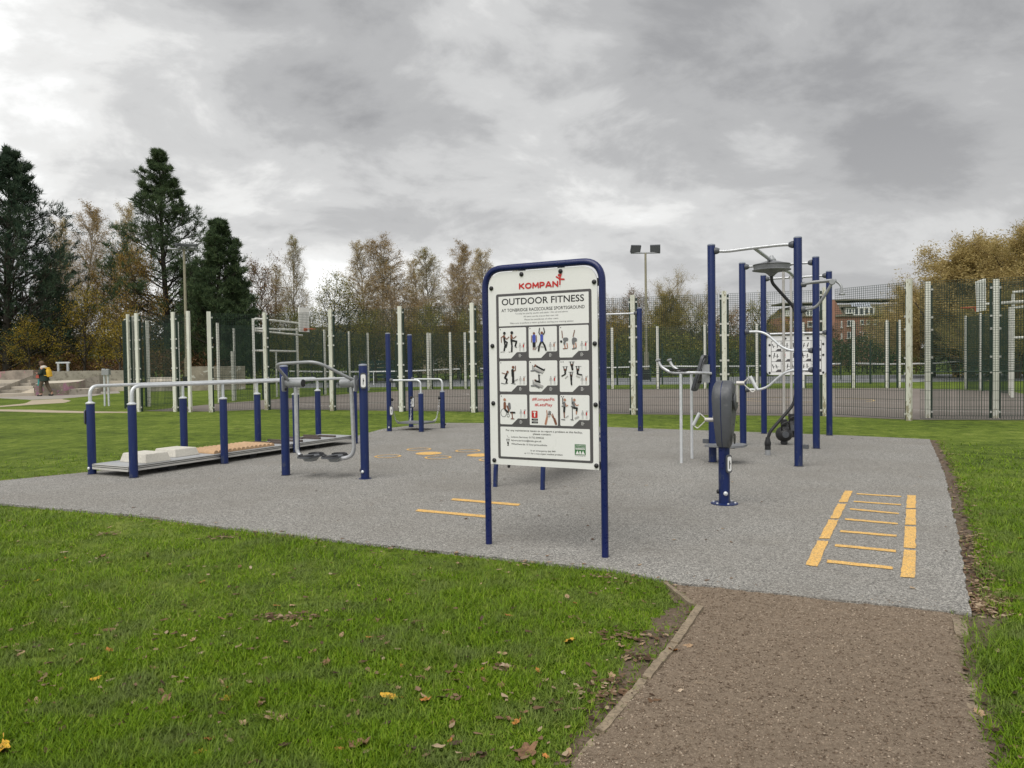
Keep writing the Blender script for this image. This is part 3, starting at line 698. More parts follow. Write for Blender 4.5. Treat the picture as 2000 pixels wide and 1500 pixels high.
# tags, app badge, hands with a phone (the square code is left out)
f = C_(1, 2)
lettering('#KompanFit', cols[1][0] + .022, cols[1][1] - .024, rows_[2][0] + .178, .021, M['print_red'], 3, .014)
lettering('#LetsPlay', cols[1][0] + .042, cols[1][1] - .042, rows_[2][0] + .138, .021, M['print_red'], 3, .014)
layer(rrect(.048, .052, .005, 4, cols[1][0] + .040, rows_[2][0] + .078), 3, M['print_red'], 'app_badge')
strokes('app_badge', [('print_white', .007, [(cols[1][0] + .030, rows_[2][0] + .094), (cols[1][0] + .050, rows_[2][0] + .094)]), ('print_white', .010, [(cols[1][0] + .041, rows_[2][0] + .092), (cols[1][0] + .041, rows_[2][0] + .064)])], 4)
for dz in (.040, .020): layer(rrect(.050, .014, .002, 3, cols[1][0] + .041, rows_[2][0] + dz), 3, M['print_black'], 'store_badge'); strokes('store_badge', [('print_light', .003, [(cols[1][0] + .032, rows_[2][0] + dz), (cols[1][0] + .058, rows_[2][0] + dz)])], 4)
person_fig(f, [(S2, .016, [(.128, .012), (.138, .050)]), (S2, .012, [(.138, .050), (.143, .078)]), (S2, .007, [(.141, .075), (.138, .108)]), (S1, .018, [(.210, .014), (.198, .048)]), (S1, .013, [(.196, .050), (.184, .066)]), (S2, .006, [(.182, .066), (.174, .080)]), (S1, .006, [(.190, .068), (.184, .084)]), ('print_light', .020, [(.154, .070), (.160, .098)]), (K, .008, [(.152, .082), (.168, .084)]), (K, .007, [(.156, .096), (.170, .098)])])
# dip station
f = C_(2, 2)
person_fig(f, [('print_light', .008, [(.044, .060), (.062, .072)]), ('print_light', .014, [(.118, .056), (.140, .066)]), (GY, .007, [(.012, .046), (.036, .044)]), (GY, .007, [(.084, .046), (.102, .044)]), (K, .006, [(.022, .155), (.022, .200)]), (K, .006, [(.094, .155), (.094, .200)]), (K, .005, [(.095, .048), (.095, .135)]), (GY, .016, [(.036, .135), (.034, .165)]), (K, .015, [(.034, .130), (.032, .100)]), (S1, .009, [(.032, .095), (.033, .060)]), (S2, .006, [(.044, .160), (.050, .140), (.062, .148)]), (GY, .018, [(.110, .140), (.106, .168)]), (K, .013, [(.106, .130), (.132, .128), (.128, .108)]), (S2, .008, [(.126, .104), (.126, .088)]), (S2, .006, [(.118, .160), (.128, .145), (.142, .152)]), (GY, .010, [(.018, .140), (.034, .142)]), (GY, .010, [(.090, .140), (.104, .142)])])
head(f, (.038, .186), .010, S2); head(f, (.112, .186), .010, S2)
# contact icons and the green council mark
strokes('contact_icon', [('print_light', .004, [(.174, .845), (.178, .834), (.190, .829)]), (K, .0022, [(.169, .802), (.193, .802), (.193, .818), (.169, .818), (.169, .802)]), (K, .0022, [(.170, .817), (.181, .808), (.192, .817)]), (K, .008, [(.181, .786), (.181, .775)]), (K, .003, [(.174, .770), (.188, .770)]), disc(K, (.181, .789), .008)], 3)
layer(sr(.716, .799, .724, .800, .001), 3, M['print_green'], 'council_mark')
layer(sr(.722, .793, .762, .772, .001), 4, M['print_white'], 'council_mark')
for pp in ([(.722, .729), (.737, .756), (.750, .729)], [(.765, .729), (.779, .756), (.794, .729)], [(.751, .729), (.751, .748), (.757, .754), (.764, .748), (.764, .729)]): layer(pp, 4, M['print_white'], 'council_mark')
lettering('TONBRIDGE', .721, .794, .7875, .0085, M['print_white'], 4); lettering('& MALLING', .721, .794, .7755, .0085, M['print_white'], 4)
lettering('BOROUGH COUNCIL', .724, .791, .7645, .0048, M['print_green'], 5); lettering('www.tmbc.gov.uk', .718, .797, .7155, .0055, M['print_black'], 3)
# ================================================================== outdoor fitness equipment
def post(parent, p, h, r=.0508, capm='cap', name='post'):
    """blue steel post with a domed cap, local or world coordinates of parent"""
    x, y = p[0], p[1]
    o = MB().lathe([(r, -.05), (r, .0), (r, h - .012), (r * .99, h - .010)], (x, y, ZP), (0, 0, 1), 20).build(name, M['blue'], parent)
    MB().lathe([(r * 1.03, h - .012), (r * 1.03, h - .002), (r * .9, h + .006), (r * .5, h + .011), (0.001, h + .012)], (x, y, ZP), (0, 0, 1), 20).build('post_cap', M[capm], o, 50)
    MB().lathe([(r * 1.25, -.002), (r * 1.22, .004), (r * 1.0, .006)], (x, y, ZP), (0, 0, 1), 18).build('base_ring', M['seam'], o)  # thin dark ring lying round the foot of the post
    return o
def socket(parent, a, d, mat='plastic'):
    """bar end socket: cone of dark plastic against a post"""
    return MB().lathe([(.045, 0), (.045, .022), (.034, .05), (.026, .062)], a, d, 14).build('bar_socket', M[mat], parent)
def plate(parent, c, n, w=.075, h=.19, name='label_plate'):
    n = Vector(n).normalized(); ux = Vector((0, 0, 1)).cross(n).normalized(); c = Vector(c)
    o = MB().prism(rrect(w, h, w * .42), c, ux, (0, 0, 1), n, .016).build(name, M['plastic'], parent)
    MB().prism(rrect(w * .72, h * .80, w * .25), c + n * .0165, ux, (0, 0, 1), n, .002).build('label_face', M['print_white'], o)
    MB().prism([(-.006, -.045), (.001, -.045), (.003, -.01), (.012, .002), (.004, .012), (.003, .032), (-.004, .032), (-.005, .0)], c + n * .0195, ux, (0, 0, 1), n, .001).build('label_print', M['print_black'], o)
def bolt_on(parent, c, n, mat='galv_light', r=.018):
    return MB().lathe([(r, 0), (r, .012), (r * .6, .018), (.001, .019)], c, n, 12).build('bolt', M[mat], parent)
V3 = Vector
# ---------------------------------------------------------------- 1 rehabilitation walkway with handrails
nearP = [V3((-4.71, 9.5, 0)), V3((-4.08, 10.82, 0)), V3((-3.43, 12.03, 0)), V3((-2.73, 13.25, 0))]
a0, a1 = nearP[0], nearP[3]; dd = (a1 - a0).normalized(); ww = V3((-.74, .33, 0)).length; lat = V3((-dd.y, dd.x, 0))
deck = thing('balance_walkway', tuple(a0), 'long grey raised walkway with steel handrails and eight short blue posts', 'walkway', math.atan2(dd.y, dd.x))
Ld = (a1 - a0).length; wd_ = .82            # local: x along deck, y to the far side
sp = Ld / 3
for i in range(4):
    for j in range(2):
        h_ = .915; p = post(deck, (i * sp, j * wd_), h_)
        MB().lathe([(.058, h_ - .006), (.058, h_ + .004), (.040, h_ + .014), (.027, h_ + .022)], (i * sp, j * wd_, ZP), (0, 0, 1), 18).build('post_collar', M['galv_light'], p)
        if i in (1, 2): MB().tube([(i * sp, j * wd_, ZP + h_), (i * sp, j * wd_, 1.135)], .020, 12).build('stanchion', M['galv_light'], p)
for j in range(2):
    y = j * wd_
    MB().tube(bend([(0, y, ZP + .90), (0, y, 1.155), (3 * sp, y, 1.155), (3 * sp, y, ZP + .90)], .115, 8), .0225, 14).build('handrail', M['galv_light'], deck)
x0, x1, y0, y1 = -.02, 3 * sp + .02, .058, wd_ - .058
zd = .160
MB().box(((x0 + x1) / 2, wd_ / 2, zd - .006), (x1 - x0 - .01, y1 - y0 - .01, .012)).build('deck_board', M['deck_top'], deck, 0)
for (ya, yb) in ((y0 - .006, y0 + .02), (y1 - .02, y1 + .006)):
    f_ = MB().box(((x0 + x1) / 2, (ya + yb) / 2, zd - .036), (x1 - x0, yb - ya, .064)).build('edge_profile', M['alu'], deck, 0)
    for zz in (zd - .014, zd - .036): MB().box(((x0 + x1) / 2, (ya - .001 if ya < .3 else yb + .001), zz), (x1 - x0 - .004, .006, .008)).build('edge_groove', M['seam'], f_, 0)
for xe in (x0 - .004, x1 + .004):
    f_ = MB().box((xe, wd_ / 2, zd - .036), (.026, y1 - y0, .064)).build('end_profile', M['alu'], deck, 0)
    for zz in (zd - .014, zd - .036): MB().box((xe + (-.012 if xe < 1 else .012), wd_ / 2, zz), (.006, y1 - y0 - .01, .008)).build('edge_groove', M['seam'], f_, 0)
for xx in (.7, 2.1, 3.5): MB().box((xx, wd_ / 2, .085), (.12, wd_ - .35, .125)).build('bearer', M['seam'], deck, 0)
def block(cx, cy, lx, ly, hz_):
    o = MB().box((cx, cy, zd + hz_ / 2 + .001), (lx, ly, hz_), None, .86).build('step_block', M['stone'], deck, 0)
    md = o.modifiers.new('b', 'BEVEL'); md.width = .008; md.segments = 2
block(.42, .34, .38, .52, .115); block(1.02, .50, .40, .46, .105)
nr = 14
for k in range(nr):
    xx = 1.36 + k * .082
    prof = [(math.cos(R(a)) * .041, math.sin(R(a)) * .046) for a in range(0, 181, 20)]
    MB().prism(prof, (xx, .10, zd + .002), (1, 0, 0), (0, 0, 1), (0, 1, 0), wd_ - .20).build('timber_ridge', M['wood'], deck)
for (xx, yy, ll) in ((2.66, .56, .34), (2.72, .26, .34), (2.98, .60, .30), (3.06, .28, .36), (3.42, .60, .34), (3.50, .30, .36), (3.80, .58, .34), (3.86, .28, .34)):
    MB().box((xx, yy, zd + .016), (.045, ll, .03)).build('balance_slat', M['slat'], deck, 0)
plate(deck, (-.02, wd_ + .046, .76), (-.35, .95, 0)); bolt_on(deck, (-.05, wd_ - .012, .10), (-1, -.2, 0)); bolt_on(deck, (.0, wd_ + .05, .10), (0, 1, 0), 'black', .02)
# ---------------------------------------------------------------- 2 air walker
wl, wr = V3((-2.83, 9.53, 0)), V3((-1.77, 9.14, 0)); ex = (wr - wl).normalized(); SPN = (wr - wl).length
walk = thing('air_walker', tuple(wl), 'blue two-post air walker with hanging footplates and curved grey handlebar', 'exercise machine', math.atan2(ex.y, ex.x))
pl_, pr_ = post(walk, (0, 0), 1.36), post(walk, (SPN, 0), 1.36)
for s_, xb in ((1, 0), (-1, SPN)):
    hub = MB().lathe([(.036, .0), (.052, .0), (.052, .05), (.058, .055), (.058, .085), (.052, .09), (.052, .245), (.046, .25)], (xb + s_ * .045, -.02, 1.165), (s_, 0, 0), 20).build('bearing_hub', M['steel_grey'], walk)
    MB().lathe([(.046, .2505), (.046, .256), (.03, .258)], (xb + s_ * .045, -.02, 1.165), (s_, 0, 0), 20).build('hub_cap', M['black'], hub)
    MB().prism(rrect(.09, .19, .02), (xb + s_ * .050, -.07, 1.16), (0, 1, 0), (0, 0, 1), (s_, 0, 0), .010).build('mounting_plate', M['steel_grey'], walk)
    for dz in (.07, -.07): bolt_on(walk, (xb + s_ * .061, -.055, 1.16 + dz), (s_, 0, 0), 'black')
MB().tube(bend([(.10, -.03, 1.19), (.17, -.40, 1.405), (.77, -.42, 1.425), (SPN - .10, -.03, 1.19)], .13, 8), .0185, 14).build('handlebar', M['steel_grey'], walk)
for s_, xl, yo in ((1, .185, -.02), (-1, SPN - .155, .02)):
    xf = .36 if s_ > 0 else SPN - .40
    MB().tube(bend([(xl, -.02, 1.15), (xl, yo, .28), (xf, yo + .0, .235)], .12, 8), .0245, 14).build('pendulum_leg', M['galv'], walk)
    fp = MB().prism(rrect(.19, .40, .07), (xf + .03 * s_, yo, .262), (1, 0, 0), (0, 1, 0), (0, 0, 1), .022).build('footplate', M['plastic'], walk)
    MB().prism([(-.10, 0), (.10, 0), (.05, -.05), (-.05, -.05)], (xf + .02 * s_, yo - .05, .26), (1, 0, 0), (0, 0, 1), (0, 1, 0), .10).build('footplate_bracket', M['steel_grey'], walk)
    for sgn in (1, -1):
        arc = [(xf + .03 * s_ + .083 * math.cos(R(a)), yo + sgn * (.10 + .085 * math.sin(R(a))), .29) for a in range(-20, 201, 20)]
        MB().tube(arc, .014, 8).build('foot_rim', M['black'], fp)
plate(walk, (SPN + .028, -.046, 1.19), (.5, -.86, 0)); bolt_on(walk, (SPN + .0, -.052, .11), (0, -1, 0)); bolt_on(walk, (SPN - .05, 0, .12), (-1, -.2, 0), 'black', .022)
MB().lathe([(.075, .0), (.075, .006)], (SPN, 0, ZP), (0, 0, 1), 18).build('base_flange', M['blue'], walk)
# ---------------------------------------------------------------- 3 suspended balance board
T1, T2, S1_, S2_ = V3((-2.51, 15.62, 0)), V3((-2.19, 16.55, 0)), V3((-1.83, 15.37, 0)), V3((-1.47, 16.15, 0))
bal = thing('balance_board_station', tuple(T1), 'small station with chained balance board, two tall and two short blue posts', 'exercise machine')
L_ = lambda v: v - T1
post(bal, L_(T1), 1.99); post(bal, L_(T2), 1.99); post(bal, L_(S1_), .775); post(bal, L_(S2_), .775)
for a, b in ((L_(T1), L_(S1_)), (L_(T2), L_(S2_))):
    u = (b - a).normalized()
    MB().tube(bend([a + u * .05 + V3((0, 0, 1.055)), b + V3((0, 0, 1.055)), b + V3((0, 0, .79))], .10, 8), .019, 12).build('rail', M['galv_light'], bal)
    socket(bal, a + u * .045 + V3((0, 0, 1.055)), u)
cen = (L_(T1) + L_(T2) + L_(S1_) + L_(S2_)) / 4; e1 = ((L_(S1_) - L_(T1)) + (L_(S2_) - L_(T2))).normalized(); e2 = V3((-e1.y, e1.x, 0))
MB().prism(rrect(.64, .52, .06), cen + V3((0, 0, .155)), e1, e2, (0, 0, 1), .03).build('balance_board', M['plastic_light'], bal)
for pst, sx_, sy_ in ((T1, -1, -1), (T2, -1, 1), (S1_, 1, -1), (S2_, 1, 1)):
    p0 = L_(pst) + V3((0, 0, .66)); u = (cen - L_(pst)); u.z = 0; u.normalize(); p0 = p0 + u * .06
    q0 = cen + e1 * (.29 * sx_) + e2 * (.22 * sy_) + V3((0, 0, .19))
    MB().lathe([(.028, -.02), (.030, .02), (.018, .035)], p0, u, 12).build('chain_anchor', M['black'], bal)
    nL = 13; ch = MB()
    for k in range(nL):
        t = (k + .5) / nL; c = p0.lerp(q0, t); c.z -= .16 * math.sin(math.pi * t); d_ = (q0 - p0).normalized(); d, u_, v_ = frame_of(d_)
        ax = u_ if k % 2 else v_
        ch.tube([c + d * (.026 * math.cos(R(a))) + ax * (.012 * math.sin(R(a))) for a in range(0, 361, 45)], .0045, 5, False)
    ch.build('chain', M['galv'], bal)
plate(bal, (.045, -.035, .44), (.4, -.9, 0), .07, .2); plate(bal, L_(T2) + V3((.045, -.035, .56)), (.3, -.95, 0), .07, .24)
bolt_on(bal, L_(S2_) + V3((.05, -.02, .1)), (1, -.3, 0), 'black'); bolt_on(bal, V3((0, -.05, .1)), (0, -1, 0), 'galv')
# ---------------------------------------------------------------- 4 pull-up bar
pb, pa = V3((2.48, 14.86, 0)), V3((1.24, 15.35, 0)); bar = thing('pull_up_bar', tuple(pb), 'pull-up bar on a blue post standing on the far edge of the pad', 'exercise machine')
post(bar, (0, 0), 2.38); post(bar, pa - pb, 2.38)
u = (pa - pb).normalized(); MB().tube([u * .05 + V3((0, 0, 2.30)), (pa - pb) - u * .05 + V3((0, 0, 2.30))], .0185, 12).build('bar', M['galv'], bar)
socket(bar, u * .045 + V3((0, 0, 2.30)), u); socket(bar, (pa - pb) - u * .045 + V3((0, 0, 2.30)), -u); bolt_on(bar, V3((-.02, -.05, .1)), (-.3, -1, 0), 'black')
# ---------------------------------------------------------------- 5 sit-up bench behind the sign
b0, b1 = V3((-.20, 8.41, 0)), V3((.31, 8.16, 0)); eb = (b1 - b0).normalized(); bench = thing('sit_up_bench', tuple(b0), 'inclined exercise bench on bent blue tube legs, mostly behind the sign', 'bench', math.atan2(eb.y, eb.x))
wb = (b1 - b0).length
MB().tube(bend([(0, 0, 0), (0, .02, .26), (.02, .10, .62), (wb - .02, .10, .62), (wb, .02, .26), (wb, 0, 0)], .09, 7), .026, 14).build('leg_frame', M['blue'], bench)
MB().tube(bend([(.03, 2.05, 0), (.03, 2.05, .36), (wb - .03, 2.05, .36), (wb - .03, 2.05, 0)], .07, 6), .026, 14).build('leg_frame', M['blue'], bench)
for k in range(3): MB().box((wb * (.22 + .28 * k), 1.08, .53), (.13, 2.0, .03), Matrix.Rotation(-.10, 3, 'X')).build('bench_board', M['plastic_light'], bench, 0)
MB().tube([(.10, .16, .30), (.16, .02, .245)], .016, 10).build('foot_peg', M['black'], bench)
# ---------------------------------------------------------------- 6 hand cycle
hb = V3((1.99, 7.22, 0)); ha = V3((.905, -.425, 0)).normalized()
hand = thing('hand_cycle', tuple(hb), 'grey arm cycling machine with two loop handles on a single blue post', 'exercise machine', math.atan2(ha.y, ha.x))
MB().lathe([(.052, -.02), (.052, .62)], (0, 0, ZP), (0, 0, 1), 22).build('post', M['blue'], hand)
fl = MB().lathe([(.125, 0), (.125, .008), (.12, .010)], (0, 0, ZP), (0, 0, 1), 26).build('base_flange', M['blue'], hand)
for a in range(0, 360, 60): MB().lathe([(.010, 0), (.010, .008), (.004, .012)], (.10 * math.cos(R(a)), .10 * math.sin(R(a)), ZP + .010), (0, 0, 1), 8).build('bolt', M['galv_light'], fl)
bolt_on(hand, (.02, -.050, .125), (.3, -1, 0), 'galv_light', .020); bolt_on(hand, (-.05, -.02, .135), (-1, -.3, 0), 'black', .020)
# housing outline in the local y-z plane (a long pill that narrows downwards), extruded along x in two halves
prof = []
for a in range(0, 181, 15): prof.append((.175 * math.cos(R(a)), 1.02 + .165 * math.sin(R(a))))
prof += [(-.165, .86), (-.125, .64), (-.085, .565), (.0, .545), (.085, .565), (.125, .64), (.165, .86)]
prof = [(y_ + .0, z_) for y_, z_ in prof]
def shell(xa, xb, name, mat):
    mb = MB(); rings = []
    prs = ((0, 1.0), (.55, 1.0), (.80, .965), (.94, .90), (1.0, .80)) ; cy, cz = 0, .88
    V = []; Fc = []; n = len(prof)
    for t, k in prs:
        for (y_, z_) in prof: V.append(((xa + (xb - xa) * t) * (.66 + .34 * min(1, max(0, (z_ - .55) / .42)) - .16 * max(0, (z_ - 1.10) / .085) ** 2), cy + (y_ - cy) * k, cz + (z_ - cz) * (1 - (1 - k) * .5)))
    for i in range(len(prs) - 1):
        for q in range(n): Fc.append((i * n + q, i * n + (q + 1) % n, (i + 1) * n + (q + 1) % n, (i + 1) * n + q))
    Fc.append(tuple(range(n))); Fc.append(tuple((len(prs) - 1) * n + q for q in range(n)))
    return mb.add(V, Fc).build(name, mat, hand, 32)
hs1 = shell(.004, .102, 'housing_shell', M['plastic']); hs0 = shell(-.004, -.086, 'housing_shell', M['plastic'])
MB().prism([(y_ * .985, (z_ - .88) * .985 + .88) for y_, z_ in prof], (-.005, 0, 0), (0, 1, 0), (0, 0, 1), (1, 0, 0), .010).build('housing_seam', M['blue'], hand)
MB().prism([(-.03, .0), (.03, .0), (.012, -.20), (-.012, -.20)], (-.01, -.056, .565), (1, 0, 0), (0, 0, 1), (0, -1, 0), .004).build('seam_tongue', M['blue_sign'], hand)
MB().lathe([(.085, 0), (.085, .012), (.07, .018), (.03, .02)], (.103, -.0, .985), (1, 0, 0), 24).build('crank_disc', M['plastic'], hand)
MB().lathe([(.05, 0), (.05, .006), (.02, .008)], (.098, -.02, .64), (1, 0, 0), 18).build('housing_vent', M['black'], hand)
for (y_, z_) in ((-.10, .78), (-.09, .68), (.10, .78), (-.145, 1.0)): MB().lathe([(.008, 0), (.008, .004)], (.100, y_, z_), (1, 0, 0), 8).build('screw_recess', M['black'], hs1)
def crank(s_, zt, zc, tilt):
    xo = .122 * s_ if s_ > 0 else -.092
    yb_ = -.02 if s_ > 0 else .09
    MB().tube([(xo, yb_, zc), (xo + (.012 if s_ > 0 else 0) * s_, -.045 if s_ > 0 else .0, zt)], [.018, .014], 12).build('crank_arm', M['alu'], hand)
    MB().tube([(xo + (.004 if s_ > 0 else -.012) * s_, -.045, zt), (xo + .075 * s_, -.045, zt)], .020, 14).build('crank_shaft', M['pole_grey'], hand)
    x2 = xo + .070 * s_
    pts = [(x2, -.045, zt + .012), (x2 + .055 * s_, -.045, zt + .062 + tilt), (x2 + .115 * s_, -.045, zt - .055 + tilt), (x2 + .075 * s_, -.045, zt - .085 + tilt), (x2, -.045, zt - .012)]
    lp = MB().tube(bend(pts, .012, 3), .0055, 8).build('handle_loop', M['alu'], hand)
    MB().tube([pts[1], pts[2]], .0165, 14).build('grip', M['galv_light'], lp)
crank(1, 1.160, .985, 0); crank(-1, .815, .985, 0.0)
plate(hand, (.045, -.038, .405), (.75, -.66, 0), .06, .17)
# ---------------------------------------------------------------- 7-9 tall frames
A_, B_2, Cc, Ee, Dd, Ff = (V3(p) for p in ((2.66, 10.2, 0), (3.61, 9.68, 0), (3.66, 12.17, 0), (4.58, 11.56, 0), (4.59, 13.99, 0), (5.58, 13.5, 0)))
HF = 2.90 - ZP; ZB = 2.815
eA = (B_2 - A_).normalized(); nA = V3((-eA.y, eA.x, 0))
def bar_between(par, a, b, z, zb=None, pts=None, mat='galv', r=.020):
    zb = z if zb is None else zb; a = V3((a.x, a.y, z)); b = V3((b.x, b.y, zb)); u = (b - a); u.z = 0; u.normalize()
    P = [a + u * .05] + ([a.lerp(b, t) + V3((0, 0, dz)) for t, dz in pts] if pts else []) + [b - u * .05]
    MB().tube(bend(P, .16, 8) if pts else P, r, 14).build('bar', M[mat], par); socket(par, a + u * .048, u); socket(par, b - u * .048, -u)
fr1 = thing('pendulum_wheel_frame', tuple(A_), 'nearest tall blue frame with overhead grey wheel and bent swing arm', 'exercise frame')
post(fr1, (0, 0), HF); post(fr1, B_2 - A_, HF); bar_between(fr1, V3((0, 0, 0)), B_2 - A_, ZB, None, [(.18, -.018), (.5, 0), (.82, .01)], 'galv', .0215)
wc = W(1507, 522, 10.85) - A_
MB().lathe([(.08, .085), (.20, .050), (.252, .042), (.256, .034), (.245, .028), (.242, -.026), (.262, -.034), (.262, -.044), (.20, -.056), (.09, -.075), (.055, -.10), (.032, -.125)], wc, (0, 0, 1), 34).build('wheel', M['plastic_light'], fr1, 40)
MB().tube([(eA * .55).lerp(eA * .55, 0) + V3((0, 0, ZB)), wc + V3((0, 0, .09))], .024, 12).build('hanger_strut', M['galv'], fr1)
MB().lathe([(.06, -.03), (.06, .02), (.035, .05), (.02, .075)], wc + V3((0, 0, .09)), (0, 0, 1), 14).build('wheel_bearing', M['steel_grey'], fr1)
MB().tube(bend([wc + V3((.10, .10, .02)), W(1541, 531, 11.2) - A_, W(1553, 543, 11.5) - A_, W(1566, 543, 11.65) - A_], .08, 5), .022, 12).build('hanger_strut', M['galv'], fr1)
arm = [W(1506.5, 537, 10.85), W(1507.5, 552, 10.85), W(1553.5, 603, 10.85), W(1555.5, 640, 10.85), W(1555.5, 760, 10.85), W(1551, 789, 10.85), W(1504, 843, 10.85), W(1500, 856, 10.85)]
MB().tube(bend([p - A_ for p in arm], .10, 6), .0225, 14).build('swing_arm', M['black'], fr1)
fe = W(1499.5, 856, 10.85) - A_; gz = fe.z
MB().lathe([(.028, .015), (.036, -.03), (.046, -.065), (.044, -.10), (.040, -.105), (.042, -.16)], fe, (0, 0, 1), 18).build('floor_joint', M['black'], fr1)
MB().lathe([(.038, -.16), (.038, -(gz - ZP + .01))], fe, (0, 0, 1), 18).build('floor_pin', M['steel_grey'], fr1)
# side handles on the right-hand post
pB = B_2 - A_
for dn in (-.06, .05): MB().tube(bend([pB + V3((0, 0, 2.30)), pB + eA * .14 + nA * dn * .6 + V3((0, 0, 2.325)), pB + eA * .42 + nA * dn + V3((0, 0, 2.335))], .08, 5), .017, 12).build('side_bar', M['steel_grey'], fr1)
MB().lathe([(.034, .04), (.034, .085), (.024, .10)], pB + V3((0, 0, 2.305)), eA, 14).build('bar_socket', M['plastic'], fr1)
MB().tube([pB + eA * .42 - nA * .20 + V3((0, 0, 2.30)), pB + eA * .42 + nA * .12 + V3((0, 0, 2.345))], .022, 12).build('side_handle', M['steel_grey'], fr1)
MB().lathe([(.034, -.03), (.036, .0), (.030, .012)], pB + eA * .42 - nA * .20 + V3((0, 0, 2.30)), -nA, 14).build('handle_cap', M['steel_grey'], fr1)
MB().tube(bend([pB + eA * .05 + V3((0, 0, 1.995)), pB + eA * .22 - nA * .06 + V3((0, 0, 2.0)), pB + eA * .34 - nA * .14 + V3((0, 0, 2.16)), pB + eA * .42 - nA * .19 + V3((0, 0, 2.29))], .10, 6), .018, 12).build('side_brace', M['steel_grey'], fr1)
socket(fr1, pB + eA * .045 + V3((0, 0, 1.995)), eA)
MB().tube(bend([pB + eA * .42 + nA * .10 + V3((0, 0, 2.345)), pB + eA * .50 + nA * .06 + V3((0, 0, 2.28)), pB + eA * .505 + nA * .05 + V3((0, 0, 2.17))], .05, 5), .016, 12).build('side_handle', M['steel_grey'], fr1)
MB().lathe([(.036, -.012), (.040, 0), (.034, .010)], pB + eA * .505 + nA * .05 + V3((0, 0, 2.165)), (0, 0, 1), 14).build('handle_cap', M['steel_grey'], fr1)
MB().box(pB + eA * .085 + V3((0, 0, .27)), (.07, .06, .05), Matrix.Rotation(math.atan2(eA.y, eA.x), 3, 'Z')).build('foot_block', M['plastic'], fr1, 0)
# low seat board on the left-hand post
MB().prism([(-.10, -.20), (.28, -.20), (.38, -.10), (.38, .12), (.30, .20), (-.10, .20)], eA * .06 - nA * .06 + V3((0, 0, .245)), eA, nA, (0, 0, 1), .026).build('seat_board', M['plastic_light'], fr1)
MB().box(eA * -.085 + V3((0, 0, .295)), (.08, .07, .055), Matrix.Rotation(math.atan2(eA.y, eA.x), 3, 'Z')).build('foot_block', M['plastic'], fr1, 0)
MB().tube([V3((0, 0, .23)), eA * .30 - nA * .05 + V3((0, 0, .23))], .02, 10).build('seat_bracket', M['steel_grey'], fr1)
# 8 dip and leg-raise station fixed to the left-hand post
dip = thing('dip_station', tuple(A_ - eA * .35), 'leg raise station with curved arm rails and tilted back pad on two galvanised legs', 'exercise machine', math.atan2(eA.y, eA.x))
for s_ in (-1, 1):
    y_ = .255 * s_
    MB().tube([(0, y_, 0), (0, y_, 1.205)], .020, 12).build('leg', M['galv_light'], dip)
    MB().tube(bend([(.35, y_ * .25, 1.20), (.22, y_, 1.215), (-.14, y_, 1.215), (-.27, y_, 1.30), (-.305, y_, 1.375)], .10, 7), .0195, 14).build('arm_rail', M['galv'], dip)
    MB().lathe([(.018, -.02), (.036, .0), (.036, .012), (.022, .022)], (-.307, y_, 1.38), (-.3, 0, 1), 16).build('rail_knob', M['steel_grey'], dip)
    MB().prism(rrect(.26, .12, .05), (-.03, y_ * .92, 1.246), (1, 0, 0), (0, 1, 0), (0, 0, 1), .022).build('arm_pad', M['black'], dip)
    for xx in (-.09, .04): MB().lathe([(.014, 0), (.014, .02)], (xx, y_ * .92, 1.225), (0, 0, -1), 8).build('bolt', M['black'], dip)
bp = MB().prism(rrect(.26, .50, .06), (.20, 0, 1.20), (0, 1, 0), (.30, 0, .954), (-.954, 0, .30), .035).build('back_pad', M['plastic'], dip)
MB().prism(rrect(.20, .42, .05), (.202, 0, 1.20), (0, 1, 0), (.30, 0, .954), (.954, 0, -.30), .012).build('pad_backing', M['plastic_light'], bp)
for (dy, dz) in ((-.05, .12), (.05, .12), (-.05, -.12), (.05, -.12)): MB().lathe([(.016, 0), (.016, .014)], (.215 + dz * .30, dy, 1.20 + dz * .954), (.954, 0, -.3), 8).build('bolt', M['black'], bp)
MB().box((.285, 0, 1.20), (.10, .16, .24)).build('mounting_bracket', M['steel_grey'], dip, 0)
